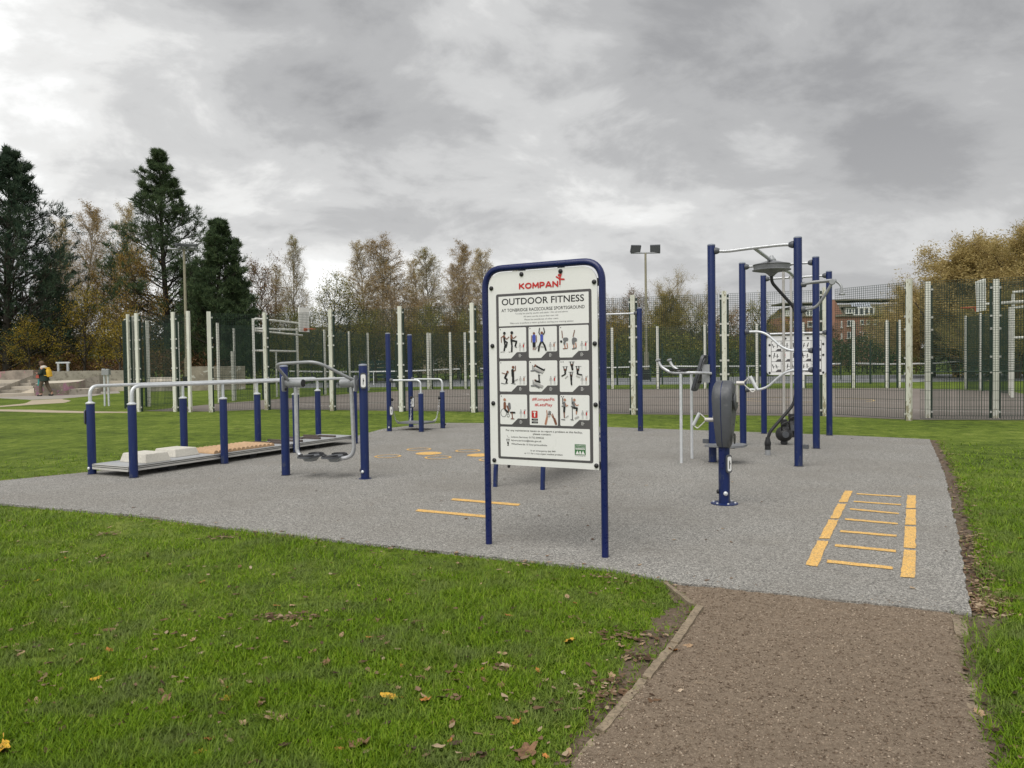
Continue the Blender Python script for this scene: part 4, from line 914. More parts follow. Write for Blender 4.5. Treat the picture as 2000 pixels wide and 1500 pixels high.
# 9 middle frame with curved bars and hanging weight
fr2 = thing('curved_bar_frame', tuple(Cc), 'middle tall blue frame with two curved steel bars', 'exercise frame')
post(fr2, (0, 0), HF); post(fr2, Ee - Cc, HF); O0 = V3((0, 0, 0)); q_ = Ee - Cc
bar_between(fr2, O0, q_, 2.835, 2.82)
zU0, zU1 = W(1461, 648, 12.1).z, W(1584, 684.5, 11.6).z; zL0, zL1 = W(1463, 761, 12.1).z, W(1584, 722.5, 11.6).z
bar_between(fr2, O0, q_, zU0, zU1, [(.30, (zU0 - zU1) * .30), (.60, -(zU0 - zU1) * .40)], 'galv_light', .0185)
bar_between(fr2, O0, q_, zL0, zL1, [(.31, (zL0 - zL1) * .31), (.61, -(zL0 - zL1) * .39)], 'galv_light', .0185)
def bell(par, c, z0, ztop):
    MB().tube([(c.x, c.y, z0 + .30), (c.x, c.y, ztop)], .021, 12).build('guide_pole', M['pole_grey'], par)
    w_ = MB().lathe([(.05, 0), (.055, .04), (.05, .055), (.09, .075), (.122, .12), (.132, .17), (.122, .22), (.09, .265), (.05, .285), (.035, .30), (.05, .305), (.055, .35), (.05, .40), (.024, .405)], (c.x, c.y, z0), (0, 0, 1), 24).build('sliding_weight', M['black'], par, 50)
    MB().tube(bend([(c.x - .07, c.y - .09, z0 + .24), (c.x - .09, c.y - .15, z0 + .34), (c.x + .02, c.y - .15, z0 + .38), (c.x + .06, c.y - .10, z0 + .25)], .05, 5), .013, 10).build('weight_handle', M['black'], w_)
    MB().lathe([(.052, -.004), (.052, .006), (.02, .008)], (c.x - .02, c.y - .128, z0 + .17), (-.1, -1, 0), 16).build('weight_cap', M['plastic'], w_)
g1 = W(1531.5, 866, 12.15) - Cc
bell(fr2, V3((g1.x, g1.y, 0)), ZP, 2.83)
MB().tube([V3((g1.x, g1.y, 2.82)), V3((g1.x, g1.y, 2.82)) + V3((.0, -.38, .0))], .018, 10).build('pole_bracket', M['galv'], fr2)
# 10 rear frame with picture board
fr3 = thing('board_frame', tuple(Dd), 'farthest tall blue frame holding a white exercise picture board', 'exercise frame')
post(fr3, (0, 0), HF); post(fr3, Ff - Dd, HF); q3 = Ff - Dd; bar_between(fr3, O0, q3, 2.83)
e3 = q3.normalized(); n3 = V3((-e3.y, e3.x, 0)); zt = W(1560, 651, 13.75).z
bar_between(fr3, O0, q3, zt)
g2 = W(1546, 850, 13.3) - Dd
bell(fr3, V3((g2.x, g2.y, 0)), ZP, 2.83)
MB().tube([V3((g2.x, g2.y, 2.82)), V3((g2.x, g2.y, 2.82)) + V3((.12, .40, 0))], .018, 10).build('pole_bracket', M['galv'], fr3)
zb0, zb1 = W(1560, 732, 13.75).z, W(1560, 655, 13.75).z; bw = q3.length - .10; bh = zb1 - zb0
pan = MB().prism(rrect(bw, bh, .07), q3 * .5 + V3((0, 0, (zb0 + zb1) / 2)) + n3 * .03, e3, (0, 0, 1), -n3, .012).build('picture_board', M['white_panel'], fr3, 30)
pc = q3 * .5 + V3((0, 0, (zb0 + zb1) / 2)) + n3 * .018
def pl(x, z, k): return pc + e3 * x + V3((0, 0, z)) - n3 * (.001 * k)
def psheet(P, k, mat, name): MB().sheet([pl(x, z, k) for x, z in P]).build(name, mat, pan, 0)
gw, gh = bw * .84, bh * .79; nx_, nz_ = 5, 3; gx0, gz0 = -gw / 2, -gh / 2 - .02
psheet([(gx0 - .004, gz0 - .004), (gx0 + gw + .004, gz0 - .004), (gx0 + gw + .004, gz0 + gh + .004), (gx0 - .004, gz0 + gh + .004)], 1, M['print_dark'], 'printed_grid')
cwid, chei = gw / nx_, gh / nz_
rf = random.Random(4)
for i in range(nx_):
    for j in range(nz_):
        ax, az = gx0 + i * cwid + .004, gz0 + j * chei + .004; bx_, bz = ax + cwid - .008, az + chei - .008
        psheet([(ax, az), (ax + .4 * cwid, az), (ax + .62 * cwid, az + .22 * chei), (bx_, az + .22 * chei), (bx_, bz), (ax, bz)], 2, M['print_white'], 'picture_field')
        if (i, j) == (1, 1):
            psheet([(ax + .02, az + .09), (ax + .07, az + .09), (ax + .07, az + .14), (ax + .02, az + .14)], 3, M['print_red'], 'app_badge'); psheet([(ax + .02, az + .06), (ax + .07, az + .06), (ax + .07, az + .082), (ax + .02, az + .082)], 3, M['print_grey'], 'app_badge'); continue
        for q in (.22, .58):
            xx, zz = ax + q * cwid, az + .32 * chei
            hgt = chei * rf.uniform(.35, .52); ln_ = rf.uniform(-.03, .03); kn = rf.uniform(.0, .04)
            psheet([(xx - .007, zz), (xx + .005, zz), (xx + ln_ + .008, zz + hgt), (xx + ln_ - .008, zz + hgt)], 3, M['print_black'], 'exercise_figure')
            psheet([(xx - .006, zz + hgt * .52), (xx + kn + .02, zz + hgt * .40), (xx + kn + .02, zz + hgt * .34), (xx - .006, zz + hgt * .42)], 4, M['print_black'], 'exercise_figure')
bme = MB().lathe([(.019, 0), (.019, .008), (.008, .014), (.001, .015)], (0, 0, 0), -n3, 12).mesh('bolt', 50)
for (x, z) in [(-bw / 2 + .05, z_) for z_ in (bh / 2 - .16, 0, -bh / 2 + .04)] + [(bw / 2 - .05, z_) for z_ in (bh / 2 - .16, 0, -bh / 2 + .04)] + [(-.18, bh / 2 - .05), (.20, bh / 2 - .05)]:
    b = link('bolt', bme, M['black'], fr3); b.location = pl(x, z, 1)
# ================================================================== ball court fences, goals, nets, masts
def wire_panel(a, b, z0, z1, parent, split=1.06, wv=.0066, pitch=.05, hp_low=.2, hp_up=.05):
    a, b = np.array(a[:2]), np.array(b[:2]); L = np.linalg.norm(b - a); u = (b - a) / L; nrm = np.array([-u[1], u[0]])
    bars = []
    nv = max(2, int(L / pitch))
    for k in range(nv + 1):
        c = a + u * L * k / nv; bars.append((np.array([c[0], c[1], z0]), np.array([c[0], c[1], z1]), 'v'))
    z = z0
    while z <= z1 + 1e-6:
        big_ = abs(z - split) < .03
        for s in ((-1, 1) if z < split + .03 else (1,)):
            o = nrm * .006 * s
            bars.append((np.array([a[0] + o[0], a[1] + o[1], z]), np.array([b[0] + o[0], b[1] + o[1], z]), 'H' if big_ else 'h'))
        z += hp_low if z < split - .03 else hp_up
    P0 = np.array([q[0] for q in bars]); P1 = np.array([q[1] for q in bars]); n = len(bars)
    A = np.zeros((n, 3)); Bv = np.zeros((n, 3))
    for i, q in enumerate(bars):
        w = wv / 2 * (2.2 if q[2] == 'H' else 1)
        if q[2] == 'v': A[i] = (u[0] * w, u[1] * w, 0); Bv[i] = (nrm[0] * w, nrm[1] * w, 0)
        else: A[i] = (0, 0, w); Bv[i] = (nrm[0] * w, nrm[1] * w, 0)
    V = np.stack([P0 - A - Bv, P0 + A - Bv, P0 + A + Bv, P0 - A + Bv, P1 - A - Bv, P1 + A - Bv, P1 + A + Bv, P1 - A + Bv], 1).reshape(-1, 3)
    i8 = np.arange(n) * 8
    Fq = np.concatenate([np.stack([i8 + k, i8 + (k + 1) % 4, i8 + 4 + (k + 1) % 4, i8 + 4 + k], 1) for k in range(4)])
    return tag(link('wire_mesh', np_mesh('wire_mesh', V, [Fq]), M['mesh_wire'], parent), kind='stuff')
def fence(label, pts, gaps=(), h=3.06, w=.112, clips=True, seed=0, flaky=(), mesh_h=3.0, skip_post=(), uprights=True):
    """posts stand at pts, a mesh panel between each pair except where gaps says so"""
    pts = [V3((p[0], p[1], 0)) for p in pts]; o0 = pts[0]
    f_ = thing('mesh_fence', tuple(o0), label, 'fence'); L = [p - o0 for p in pts]; rr = random.Random(seed)
    for i, p in enumerate(L):
        d_ = (L[min(i + 1, len(L) - 1)] - L[max(i - 1, 0)]).normalized(); rot = Matrix.Rotation(math.atan2(d_.y, d_.x), 3, 'Z'); q = V3((-d_.y, d_.x, 0))
        if i in skip_post: continue
        lean = Matrix.Rotation(rr.uniform(-.006, .006), 3, 'Y')
        po = MB().box((0, 0, 0), (w, w * .55, h + .2)).v
        mb = MB(); mb.box((0, 0, h / 2 - .1), (w, w * .55, h + .2), rot); mb.v = [tuple(V3(v) + p - q * .05) for v in mb.v]
        po = mb.build('post', M['fence_white2' if i in flaky else 'fence_white'], f_, 0)
        if uprights:
            for s in (-1, 1):
                if (s < 0 and i == 0) or (s > 0 and i == len(L) - 1) or (i - (s < 0)) in gaps: continue
                up = MB().box(p + d_ * s * (w * .5 + .028) + V3((0, 0, h / 2 - .05)), (.045, .05, h - .06), rot).build('upright', M['fence_green'], f_, 0)
                if clips:
                    for zc_ in (.14, 1.02, 1.36, 1.98, 2.26, 2.88): MB().box(p + d_ * s * (w * .5 + .03) - q * .036 + V3((0, 0, zc_)), (.055, .02, .045), rot).build('clip', M['clip'], up, 0)
    for i in range(len(L) - 1):
        if i in gaps: continue
        d_ = (L[i + 1] - L[i]).normalized(); e_ = w * .5 + .05
        wire_panel(L[i] + d_ * e_, L[i + 1] - d_ * e_, .05, mesh_h, f_)
    return f_
fl_y = lambda x: 24.0 - .396 * (x + 7.7)
front = [(-7.70, 24.15), (-5.42, fl_y(-5.42) + .1), (-3.21, fl_y(-3.21) + .15), (-1.07, 21.5), (1.02, 20.62), (3.12, 19.66), (5.25, 18.95), (7.46, 18.30)]
fence('long green mesh fence with white posts across the back of the pad', front, seed=1, flaky=(0, 1, 5, 6, 7))
fence('mesh fence panel slanting forward to the court entrance, beside the blue frames', [(7.46 + .12, 18.22), (8.63, 16.63)], seed=2, flaky=(1,), skip_post=(0,))
pr = G(2000, 824)
dr_ = (V3((pr.x, pr.y, 0)) - V3((8.63, 16.63, 0))).normalized()
fence('near right mesh fence running out of the picture', [(8.72, 16.62), (8.63 + dr_.x * 2.6, 16.63 + dr_.y * 2.6), (8.63 + dr_.x * 5.0, 16.63 + dr_.y * 5.0)], seed=3, skip_post=(0, 1))
fence('inner right mesh fence with two white posts behind the near mesh', [(9.35, 17.29), (10.68, 16.98), (13.0, 16.4)], seed=4, flaky=())
fence('mesh fence panel left of the open court entrance', [(-12.2, 24.6), (-11.75, 24.22), (-10.48, 23.94), (-9.86, 23.6)], seed=5, flaky=(0,), h=3.10)
fence('mesh fence panel right of the open court entrance', [(-9.2, 23.4), (-7.82, 24.10)], seed=6, flaky=(), skip_post=(1,), h=3.06)
fence('dark edge-on mesh fence at the left end of the court', [(-12.2, 24.72), (-13.25, 26.3), (-13.0, 27.4), (-12.35, 28.4)], seed=7, w=.10, clips=False)
fence('left side mesh fence beyond the goal', [(-11.29, 29.45), (-10.4, 32.2), (-9.6, 34.3), (-8.85, 36.2), (-8.2, 38.6), (-7.62, 40.6), (-6.1, 41.5), (-4.53, 41.6)], seed=8, w=.105, clips=False)
fence('far mesh fence behind the court, left half', [(-4.40, 42.0), (-3.27, 41.2), (-2.5, 41.6), (.6, 40.2), (2.8, 39.2), (5.03, 38.3)], seed=9, w=.105, clips=False, skip_post=())
fence('far mesh fence behind the court, right half', [(5.13, 38.24), (7.13, 37.5), (9.28, 36.9), (11.65, 36.5), (13.55, 35.7), (15.7, 35.3), (16.9, 34.6), (17.45, 34.6)], seed=10, w=.105, clips=False, skip_post=(0,))
fence('mesh fence at the far right corner of the court', [(18.95, 32.0), (18.42, 30.1), (17.9, 28.3), (17.3, 26.6)], seed=11, w=.115, clips=False)
# short post near the left side
pp_ = G(456.5, 783); tag(MB().box((pp_.x, pp_.y, 1.0), (.12, .12, 2.0)).build('marker_post', M['fence_white'], None, 0), 'short white post standing alone inside the left of the court', 'post')
# ---- left goal with basketball board
gl, gr = G(498, 781.5), G(582, 774.5); ge = (gr - gl).normalized(); gn = V3((ge.y, -ge.x, 0)); GW = (gr - gl).length    # gn points into the court
goal = thing('goal_with_hoop', tuple(gl), 'white tube goal with basketball board at the left end of the court', 'goal', math.atan2(ge.y, ge.x))
# local x along the goal, -y into the court
zt_ = 3.33; yb = .9
for xx in (0, GW): MB().tube([(xx, 0, 0), (xx, 0, zt_ if xx == 0 else 2.66)], .052, 10).build('upright', M['goal_white'], goal)
MB().tube([(-.05, 0, 2.02), (GW + .05, 0, 2.02)], .045, 10).build('crossbar', M['goal_white'], goal)
for xx in (-.05, GW - .25): MB().tube([(xx, yb, 0), (xx, yb, 2.95 if xx < 0 else 2.02)], .045, 10).build('rear_upright', M['goal_white'], goal)
bc = V3((GW * .80, -.75, 0))
MB().tube(bend([(0, 0, 2.9), (0, 0, zt_), (bc.x, bc.y + .06, zt_ - .12)], .2, 6), .045, 10).build('top_arm', M['goal_white'], goal)
for za, zb_ in ((2.92, 2.93), (2.84, 2.70)): MB().tube([(.0, 0, za), (bc.x, bc.y + .06, zb_)], .042, 10).build('board_arm', M['goal_white'], goal)
bd = W(585.5, 623.5, 33.0); hbz = bd.z
rotb = Matrix.Rotation(-.35, 3, 'Z')
bdl = goal.matrix_world
bx = MB().box((bc.x + .05, bc.y, hbz), (.82, .04, 1.05)).build('backboard', M['board_white'], goal, 0)
rm = bc + V3((.05, -.33, hbz - .40))
MB().tube([rm + V3((.22 * math.cos(R(a)), .22 * math.sin(R(a)), 0)) for a in range(0, 361, 20)], .014, 8, False).build('hoop', M['orange'], goal)
MB().box(bc + V3((.05, -.07, hbz - .42)), (.14, .10, .12)).build('hoop_bracket', M['orange'], goal, 0)
# ---- right goal with hoop
g2l = G(1977, 777); goal2 = thing('goal_with_hoop', tuple(g2l), 'white tube goal frame with basketball board at the right picture edge', 'goal')
def l2(px, py, Y): return W(px, py, Y) - g2l
Yg = g2l.y
MB().tube([(0, 0, 0), l2(1979, 574, Yg)], .050, 10).build('upright', M['goal_white'], goal2)
far = V3((2.1, -1.5, 0))
MB().tube([far, far + V3((0, 0, 3.5))], .050, 10).build('upright', M['goal_white'], goal2)
for py_, dz in ((571, .16), (601, .16), (660, 0.02)):
    p0 = l2(1978, py_, Yg); MB().tube([p0, V3((far.x, far.y, p0.z + dz))], .042, 10).build('crossbar', M['goal_white'], goal2)
p0 = l2(1925, 593.5, Yg + .4); MB().tube([p0, V3((far.x, far.y, p0.z + .05))], .045, 10).build('board_arm', M['goal_white'], goal2)
bdp = [l2(1905, 550, Yg - .1), l2(1923.5, 544, Yg + .65), l2(1924, 606, Yg + .65), l2(1907, 609, Yg - .1)]
nb = V3((.9, -.3, 0)).normalized() * .03
mb = MB(); mb.add([tuple(p) for p in bdp] + [tuple(p + nb) for p in bdp], [(0, 1, 2, 3), (7, 6, 5, 4), (0, 4, 5, 1), (1, 5, 6, 2), (2, 6, 7, 3), (3, 7, 4, 0)]); mb.build('backboard', M['board_white'], goal2, 0)
rc = l2(1893, 601, Yg + .2)
MB().tube([rc + V3((.25 * math.cos(R(a)), .25 * math.sin(R(a)), 0)) for a in range(0, 361, 20)], .015, 8, False).build('hoop', M['orange'], goal2)
MB().box(l2(1909, 604, Yg + .25), (.16, .08, .14)).build('hoop_bracket', M['orange'], goal2, 0)
# ---- tennis nets
M['net'] = mat_simple('black_net', (.02, .022, .022), .8, 0, .1, 5, bs=0)
def net(label, a, b, za, zb_):
    a, b = V3(a), V3(b); t_ = thing('tennis_net', (a.x, a.y, 0), label, 'net'); q = b - a; u = q.normalized(); nn = V3((-u.y, u.x, 0))
    for p in (O0, q): MB().tube([p, p + V3((0, 0, 1.12))], .045, 10).build('net_post', M['fence_green'], t_)
    mb = MB(); n = 16; V = []; Fc = []
    for i in range(n + 1):
        t = i / n; z = za + (zb_ - za) * t - .10 * math.sin(math.pi * t); c = q * t
        V += [c + nn * .02 + V3((0, 0, z)), c - nn * .02 + V3((0, 0, z)), c - nn * .02 + V3((0, 0, z - .085)), c + nn * .02 + V3((0, 0, z - .085))]
        if i: b_ = 4 * (i - 1); Fc += [(b_ + k, b_ + (k + 1) % 4, b_ + 4 + (k + 1) % 4, b_ + 4 + k) for k in range(4)]
    mb.add(V, Fc).build('net_band', M['print_white'], t_, 0)
    w_ = wire_panel(O0 + nn * .001, q, .05, .92, t_, split=-9, wv=.008, pitch=.10, hp_up=.10); w_.name = 'net_mesh'; w_.data.materials.clear(); w_.data.materials.append(M['net'])
    MB().box(q * .5 + V3((0, 0, .47)), (.05, .05, .94)).build('centre_strap', M['print_white'], t_, 0)
net('tennis net seen through the left half of the court fence', (-15.5, 53.5, 0), (-3.5, 52, 0), 1.05, 1.05)
net('tennis net behind the court, just right of the blue tall posts', (-2.2, 52.5, 0), (9.2, 51, 0), 1.06, 1.06)
net('tennis net behind the middle blue frame', (9.8, 51, 0), (21, 49, 0), 1.07, 1.07)
net('tennis net seen through the right court fence', (21.6, 48.6, 0), (29.0, 48.5, 0), 1.08, 1.12)
for (px_, py_, Yd, lab) in ((1700, 665, 40.5, 'thin dark green post behind the right court fence'), (1293, 670, 44, 'thin dark green post right of the floodlight mast'), (1205, 671, 44, 'thin dark green post left of the floodlight mast'), (772, 665, 46, 'thin dark green post behind the tall balance posts')):
    p = W(px_, py_, Yd); tag(MB().box((p.x, p.y, p.z / 2), (.07, .07, p.z)).build('court_post', M['fence_green'], None, 0), lab, 'post')
# ---- floodlight masts
def mast(base, ztop, label, lamps, sleeve=True, rz=0.0):
    t_ = thing('floodlight_mast', tuple(base), label, 'floodlight', rz)
    MB().tube([(0, 0, 0), (0, 0, 2.0)], .17 if sleeve else .11, 12).build('mast_sleeve', M['mast'], t_)
    MB().tube([(0, 0, 1.9), (0, 0, ztop)], [.105, .075], 12).build('mast_pole', M['mast'], t_)
    MB().tube([(-1.05, 0, ztop), (1.05, 0, ztop)], .055, 8).build('cross_arm', M['steel_grey'], t_)
    MB().box((0, 0, .35), (.55, .55, .8)).build('mast_base', M['black'], t_, 0)
    for (x, tilt, yaw) in lamps:
        mt_ = Matrix.Rotation(yaw, 3, 'Z') @ Matrix.Rotation(tilt, 3, 'X')
        h_ = MB().box((x, -.1, ztop + .28), (.72, .16, .55), mt_).build('lamp_head', M['plastic'], t_, 0)
        MB().box(V3((x, -.1, ztop + .28)) + mt_ @ V3((0, -.085, 0)), (.64, .008, .47), mt_).build('lamp_glass', M['glass_grey'], h_, 0)
        MB().box((x, 0, ztop + .06), (.30, .06, .16)).build('lamp_bracket', M['steel_grey'], t_, 0)
M['mast'] = mat_simple('khaki_mast_paint', (.26, .24, .17), .6, 0, .12, 4, (.16, .15, .11), (.55, .7), .05)
M['glass_grey'] = mat_simple('lamp_glass', (.12, .125, .13), .15, 0, .05, 4, bs=0)
mb_ = G(1263, 742); zz = W(1259.5, 494, mb_.y).z
mast(mb_, zz, 'tall khaki floodlight mast with two lamps, right of the sign', ((-.72, R(30), .18), (.68, R(30), -.18)))
mb_ = V3((W(366, 745, 52).x, 52, 0)); zz = W(363, 487, 52).z
mast(mb_, zz, 'floodlight mast among the pines with flat lamps on top', ((-.15, R(-75), .3), (.45, R(-75), -.2)), True, .35)
# ---- timber edging of the path
edge = thing('path_edging', tuple(G(1298, 1143)), 'worn timber edging boards along the brown gravel path', 'edging')
M['edging'] = mat_simple('weathered_timber', (.24, .19, .13), .9, 0, .22, 30, (.11, .085, .055), (.50, .64), .6)
def board(a, b, w=.028, z=.045):
    a, b = V3(a) - edge.location, V3(b) - edge.location; d_ = (b - a); c = (a + b) / 2; L = d_.length; rot = Matrix.Rotation(math.atan2(d_.y, d_.x), 3, 'Z')
    mb = MB(); n = max(3, int(L / .05)); V = []; Fc = []
    for i in range(n + 1):
        x = -L / 2 + L * i / n; zz_ = z + random.uniform(-.006, .004); ya = random.uniform(-.003, .003)
        V += [V3((x, -w + ya, -.03)), V3((x, -w + ya, zz_)), V3((x, w + ya, zz_ - .004)), V3((x, w + ya, -.03))]
        if i: b_ = 4 * (i - 1); Fc += [(b_ + k, b_ + k + 1, b_ + 5 + k, b_ + 4 + k) for k in range(3)]
    Fc += [(0, 1, 2, 3), tuple(4 * n + k for k in (3, 2, 1, 0))]
    mb.add([rot @ v + c for v in V], Fc); mb.build('edging_board', M['edging'], edge, 20)
board(G(1300, 1144), G(1354, 1187), .014, .024)
board(G(1369, 1189), G(1316, 1262), .019, .026)
board(G(1318, 1262), G(1262, 1330), .018, .022)
board(G(1256, 1335), G(1172, 1436), .017, .020); board(G(1168, 1442), G(1120, 1500), .016, .010)
edge2 = edge; board(G(1872, 1212), G(1880, 1245), .03, .012); board(G(1893, 1335), G(1905, 1405), .024, .014)
# ---- twin steel posts with a box, left lawn
tp = G(209, 793); tw = thing('twin_post_unit', tuple(tp), 'two thin steel posts topped by a small box on the left lawn', 'post')
for dx in (-.075, .075): MB().tube([(dx, 0, 0), (dx * .9, 0, 1.30)], .036, 12).build('post', M['galv_light'], tw)
MB().box((0, 0, 1.24), (.26, .16, .20)).build('box', M['steel_grey'], tw, 0); MB().tube([(-.08, -.02, 1.32), (-.08, -.02, 1.37)], .06, 10).build('box_lid', M['galv_light'], tw); MB().tube([(.07, -.02, 1.32), (.07, -.02, 1.36)], .06, 10).build('box_lid', M['galv_light'], tw)
# ================================================================== skate park and walker
def mat_graffiti(name, base, cols_):
    m, t, b, o = new_mat(name); v = geo_pos(t)
    f = noise(t, v, 2.2, 7, .6); cc = ramp(t, f, [(.35, tuple(x * .62 for x in base)), (.62, base)])
    for i, (cl, sc, lo) in enumerate(cols_):
        n2 = noise(t, geo_pos(t, (1, 1, 1.6)), sc, 3, .55, 1.4 + i)
        cc = mixc(t, ramp(t, n2, [(lo, 0.0), (lo + .04, .8)]), cc, cl)
    t.links.new(cc, b.inputs['Base Color']); b.inputs['Roughness'].default_value = .85
    return m
M['graf'] = mat_graffiti('graffiti_concrete', (.31, .27, .21), [((.36, .17, .25), 1.7, .58), ((.22, .17, .26), 2.6, .63), ((.55, .52, .46), 3.1, .64)])
M['graf2'] = mat_graffiti('faded_graffiti_concrete', (.33, .28, .23), [((.38, .19, .20), 1.2, .60), ((.50, .47, .42), 2.2, .66)])
M['graf3'] = mat_graffiti('pale_graffiti_wall', (.38, .33, .27), [((.62, .60, .56), 1.6, .60)])
def solid(name, base_px, polys_top, zt, mat, label, cat='ramp', matside=None, parent=None):
    pass
def wedge(name, pts, zs, mat, label, cat, top=None, z0=-.05, parent=None):
    """solid whose plan is pts (pixels on the ground or vectors) with top heights zs"""
    P = [G(*p) if len(p) == 2 and not isinstance(p, Vector) else V3(p) for p in pts]; n = len(P); mb = MB()
    o = P[0] if parent is None else parent.location.copy()
    side = MB(); side.add([(p.x - o.x, p.y - o.y, z0) for p in P] + [(p.x - o.x, p.y - o.y, z) for p, z in zip(P, zs)], [(i, (i + 1) % n, n + (i + 1) % n, n + i) for i in range(n)])
    if parent is None: t_ = thing(name, (o.x, o.y, 0), label, cat)
    else: t_ = parent
    side.build('side_face' if parent is None else name, mat, t_, 0)
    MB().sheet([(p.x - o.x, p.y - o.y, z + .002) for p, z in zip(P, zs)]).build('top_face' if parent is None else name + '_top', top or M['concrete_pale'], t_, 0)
    return t_
def back(p, q, d):  # offset from ground pixel p away from viewer by d metres
    v = G(*p); u = V3((v.x, v.y, 0)).normalized(); return v + u * d
pA, pB_ = G(-150, 779), G(66, 771.5); up = V3((-.45, .9, 0))
# sloping bank at the left with graffiti side
b1 = [G(-160, 775), G(66, 772), G(66, 772) + up * 5, G(-160, 775) + up * 5]
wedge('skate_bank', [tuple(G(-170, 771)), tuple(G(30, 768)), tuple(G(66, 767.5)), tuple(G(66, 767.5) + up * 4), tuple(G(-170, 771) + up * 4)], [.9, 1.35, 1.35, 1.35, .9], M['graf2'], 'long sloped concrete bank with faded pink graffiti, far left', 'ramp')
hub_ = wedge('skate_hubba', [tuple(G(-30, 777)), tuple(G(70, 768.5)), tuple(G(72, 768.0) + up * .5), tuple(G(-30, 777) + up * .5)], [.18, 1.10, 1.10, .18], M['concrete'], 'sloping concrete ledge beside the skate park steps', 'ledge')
st_ = thing('skate_steps', tuple(G(0, 777)), 'low concrete steps at the left of the skate park', 'steps')
for k in range(5):
    a, b = G(-40 + k * 8, 776.5 - k * 1.6), G(66 + k * 1, 772.8 - k * .9); c = (a + b) / 2 - st_.location; d_ = b - a
    MB().box((c.x, c.y, .08 + .08 * k), (d_.length, .9, .16 + .16 * k), Matrix.Rotation(math.atan2(d_.y, d_.x), 3, 'Z')).build('step', M['concrete' if k % 2 else 'concrete_pale'], st_, 0)
wedge('skate_wedge', [tuple(G(24, 773.5)), tuple(G(67, 773.2)), tuple(G(67, 773.2) + up * 1.2), tuple(G(30, 772.5) + up * 1.2)], [.01, .42, .42, .02], M['concrete_pale'], 'pale triangular concrete kicker in front of the steps', 'ramp')
u2 = V3((-.38, .92, 0))
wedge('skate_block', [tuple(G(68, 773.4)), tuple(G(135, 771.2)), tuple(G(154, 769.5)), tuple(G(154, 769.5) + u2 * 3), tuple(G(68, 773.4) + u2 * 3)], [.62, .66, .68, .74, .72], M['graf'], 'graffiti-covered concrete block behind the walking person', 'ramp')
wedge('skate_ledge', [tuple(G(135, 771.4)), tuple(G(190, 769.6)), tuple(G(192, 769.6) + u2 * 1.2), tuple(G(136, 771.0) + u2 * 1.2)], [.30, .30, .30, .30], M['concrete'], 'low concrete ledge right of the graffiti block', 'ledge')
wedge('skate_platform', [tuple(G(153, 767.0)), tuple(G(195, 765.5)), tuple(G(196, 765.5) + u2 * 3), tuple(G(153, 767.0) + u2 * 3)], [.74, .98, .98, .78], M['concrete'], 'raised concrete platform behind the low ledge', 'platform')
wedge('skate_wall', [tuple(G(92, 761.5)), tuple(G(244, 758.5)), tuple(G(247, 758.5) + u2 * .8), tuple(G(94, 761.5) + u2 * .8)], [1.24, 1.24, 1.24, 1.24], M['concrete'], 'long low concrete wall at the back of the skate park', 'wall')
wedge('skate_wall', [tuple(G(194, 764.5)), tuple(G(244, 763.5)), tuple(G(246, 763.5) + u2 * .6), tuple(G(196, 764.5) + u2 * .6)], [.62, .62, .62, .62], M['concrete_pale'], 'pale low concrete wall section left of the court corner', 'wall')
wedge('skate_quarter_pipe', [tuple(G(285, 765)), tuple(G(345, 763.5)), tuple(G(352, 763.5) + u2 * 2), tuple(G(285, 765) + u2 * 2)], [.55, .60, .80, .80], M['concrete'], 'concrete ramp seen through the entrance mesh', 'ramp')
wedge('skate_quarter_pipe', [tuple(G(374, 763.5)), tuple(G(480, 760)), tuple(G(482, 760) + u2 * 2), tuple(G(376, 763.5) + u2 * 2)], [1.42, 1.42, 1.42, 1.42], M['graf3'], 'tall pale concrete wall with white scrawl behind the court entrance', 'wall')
gr_ = thing('grind_rail', tuple(G(114, 762)), 'grey steel frame standing on the skate park wall', 'rail')
zt0 = 1.24
gx = .62
for dx in (0.0, gx): MB().box((dx, .1, zt0 + .26), (.13, .12, .54)).build('leg', M['galv'], gr_, 0)
MB().box((gx / 2, .1, zt0 + .56), (gx + .28, .14, .10)).build('top_beam', M['galv_light'], gr_, 0)
# ---- walking person with backpack
pf = G(88, 773.6); person = thing('person', tuple(pf), 'person in dark green coat walking left with yellow backpack, looking at a phone', 'person', R(180) + .10)
def skin_mesh(name, verts, edges, radii, mat, sub=1, parent=person):
    me = bpy.data.meshes.new(name); me.from_pydata([tuple(v) for v in verts], edges, []); me.update()
    o = link(name, me, mat, parent)
    m1 = o.modifiers.new('skin', 'SKIN'); m1.use_smooth_shade = True
    for i, r in enumerate(radii):
        sv = me.skin_vertices[0].data[i]; sv.radius = (r, r) if not isinstance(r, tuple) else r; sv.use_root = (i == 0)
    m2 = o.modifiers.new('sub', 'SUBSURF'); m2.levels = sub; m2.render_levels = sub
    return o
M['skin'] = mat_simple('skin', (.42, .24, .17), .55, 0, .06, 20, bs=0); M['coat'] = mat_simple('dark_green_coat', (.012, .026, .018), .8, 0, .2, 12, bs=.1); M['scarf'] = mat_simple('pale_hood', (.50, .46, .40), .9, 0, .1, 20, bs=.1)
M['trousers'] = mat_simple('brown_trousers', (.105, .080, .055), .9, 0, .2, 14, bs=.1); M['bag_y'] = mat_simple('yellow_backpack', (.62, .36, .018), .6, 0, .08, 10, bs=.05); M['bag_t'] = mat_simple('teal_bag', (.035, .27, .26), .5, 0, .08, 10, bs=.05)
M['hair'] = mat_simple('brown_hair', (.10, .06, .035), .8, 0, .25, 30, bs=.2); M['shoe'] = mat_simple('dark_shoe', (.03, .025, .022), .7, 0, .1, 10, bs=0); M['bag_r'] = mat_simple('red_bag', (.35, .07, .04), .6, 0, .1, 10, bs=0)
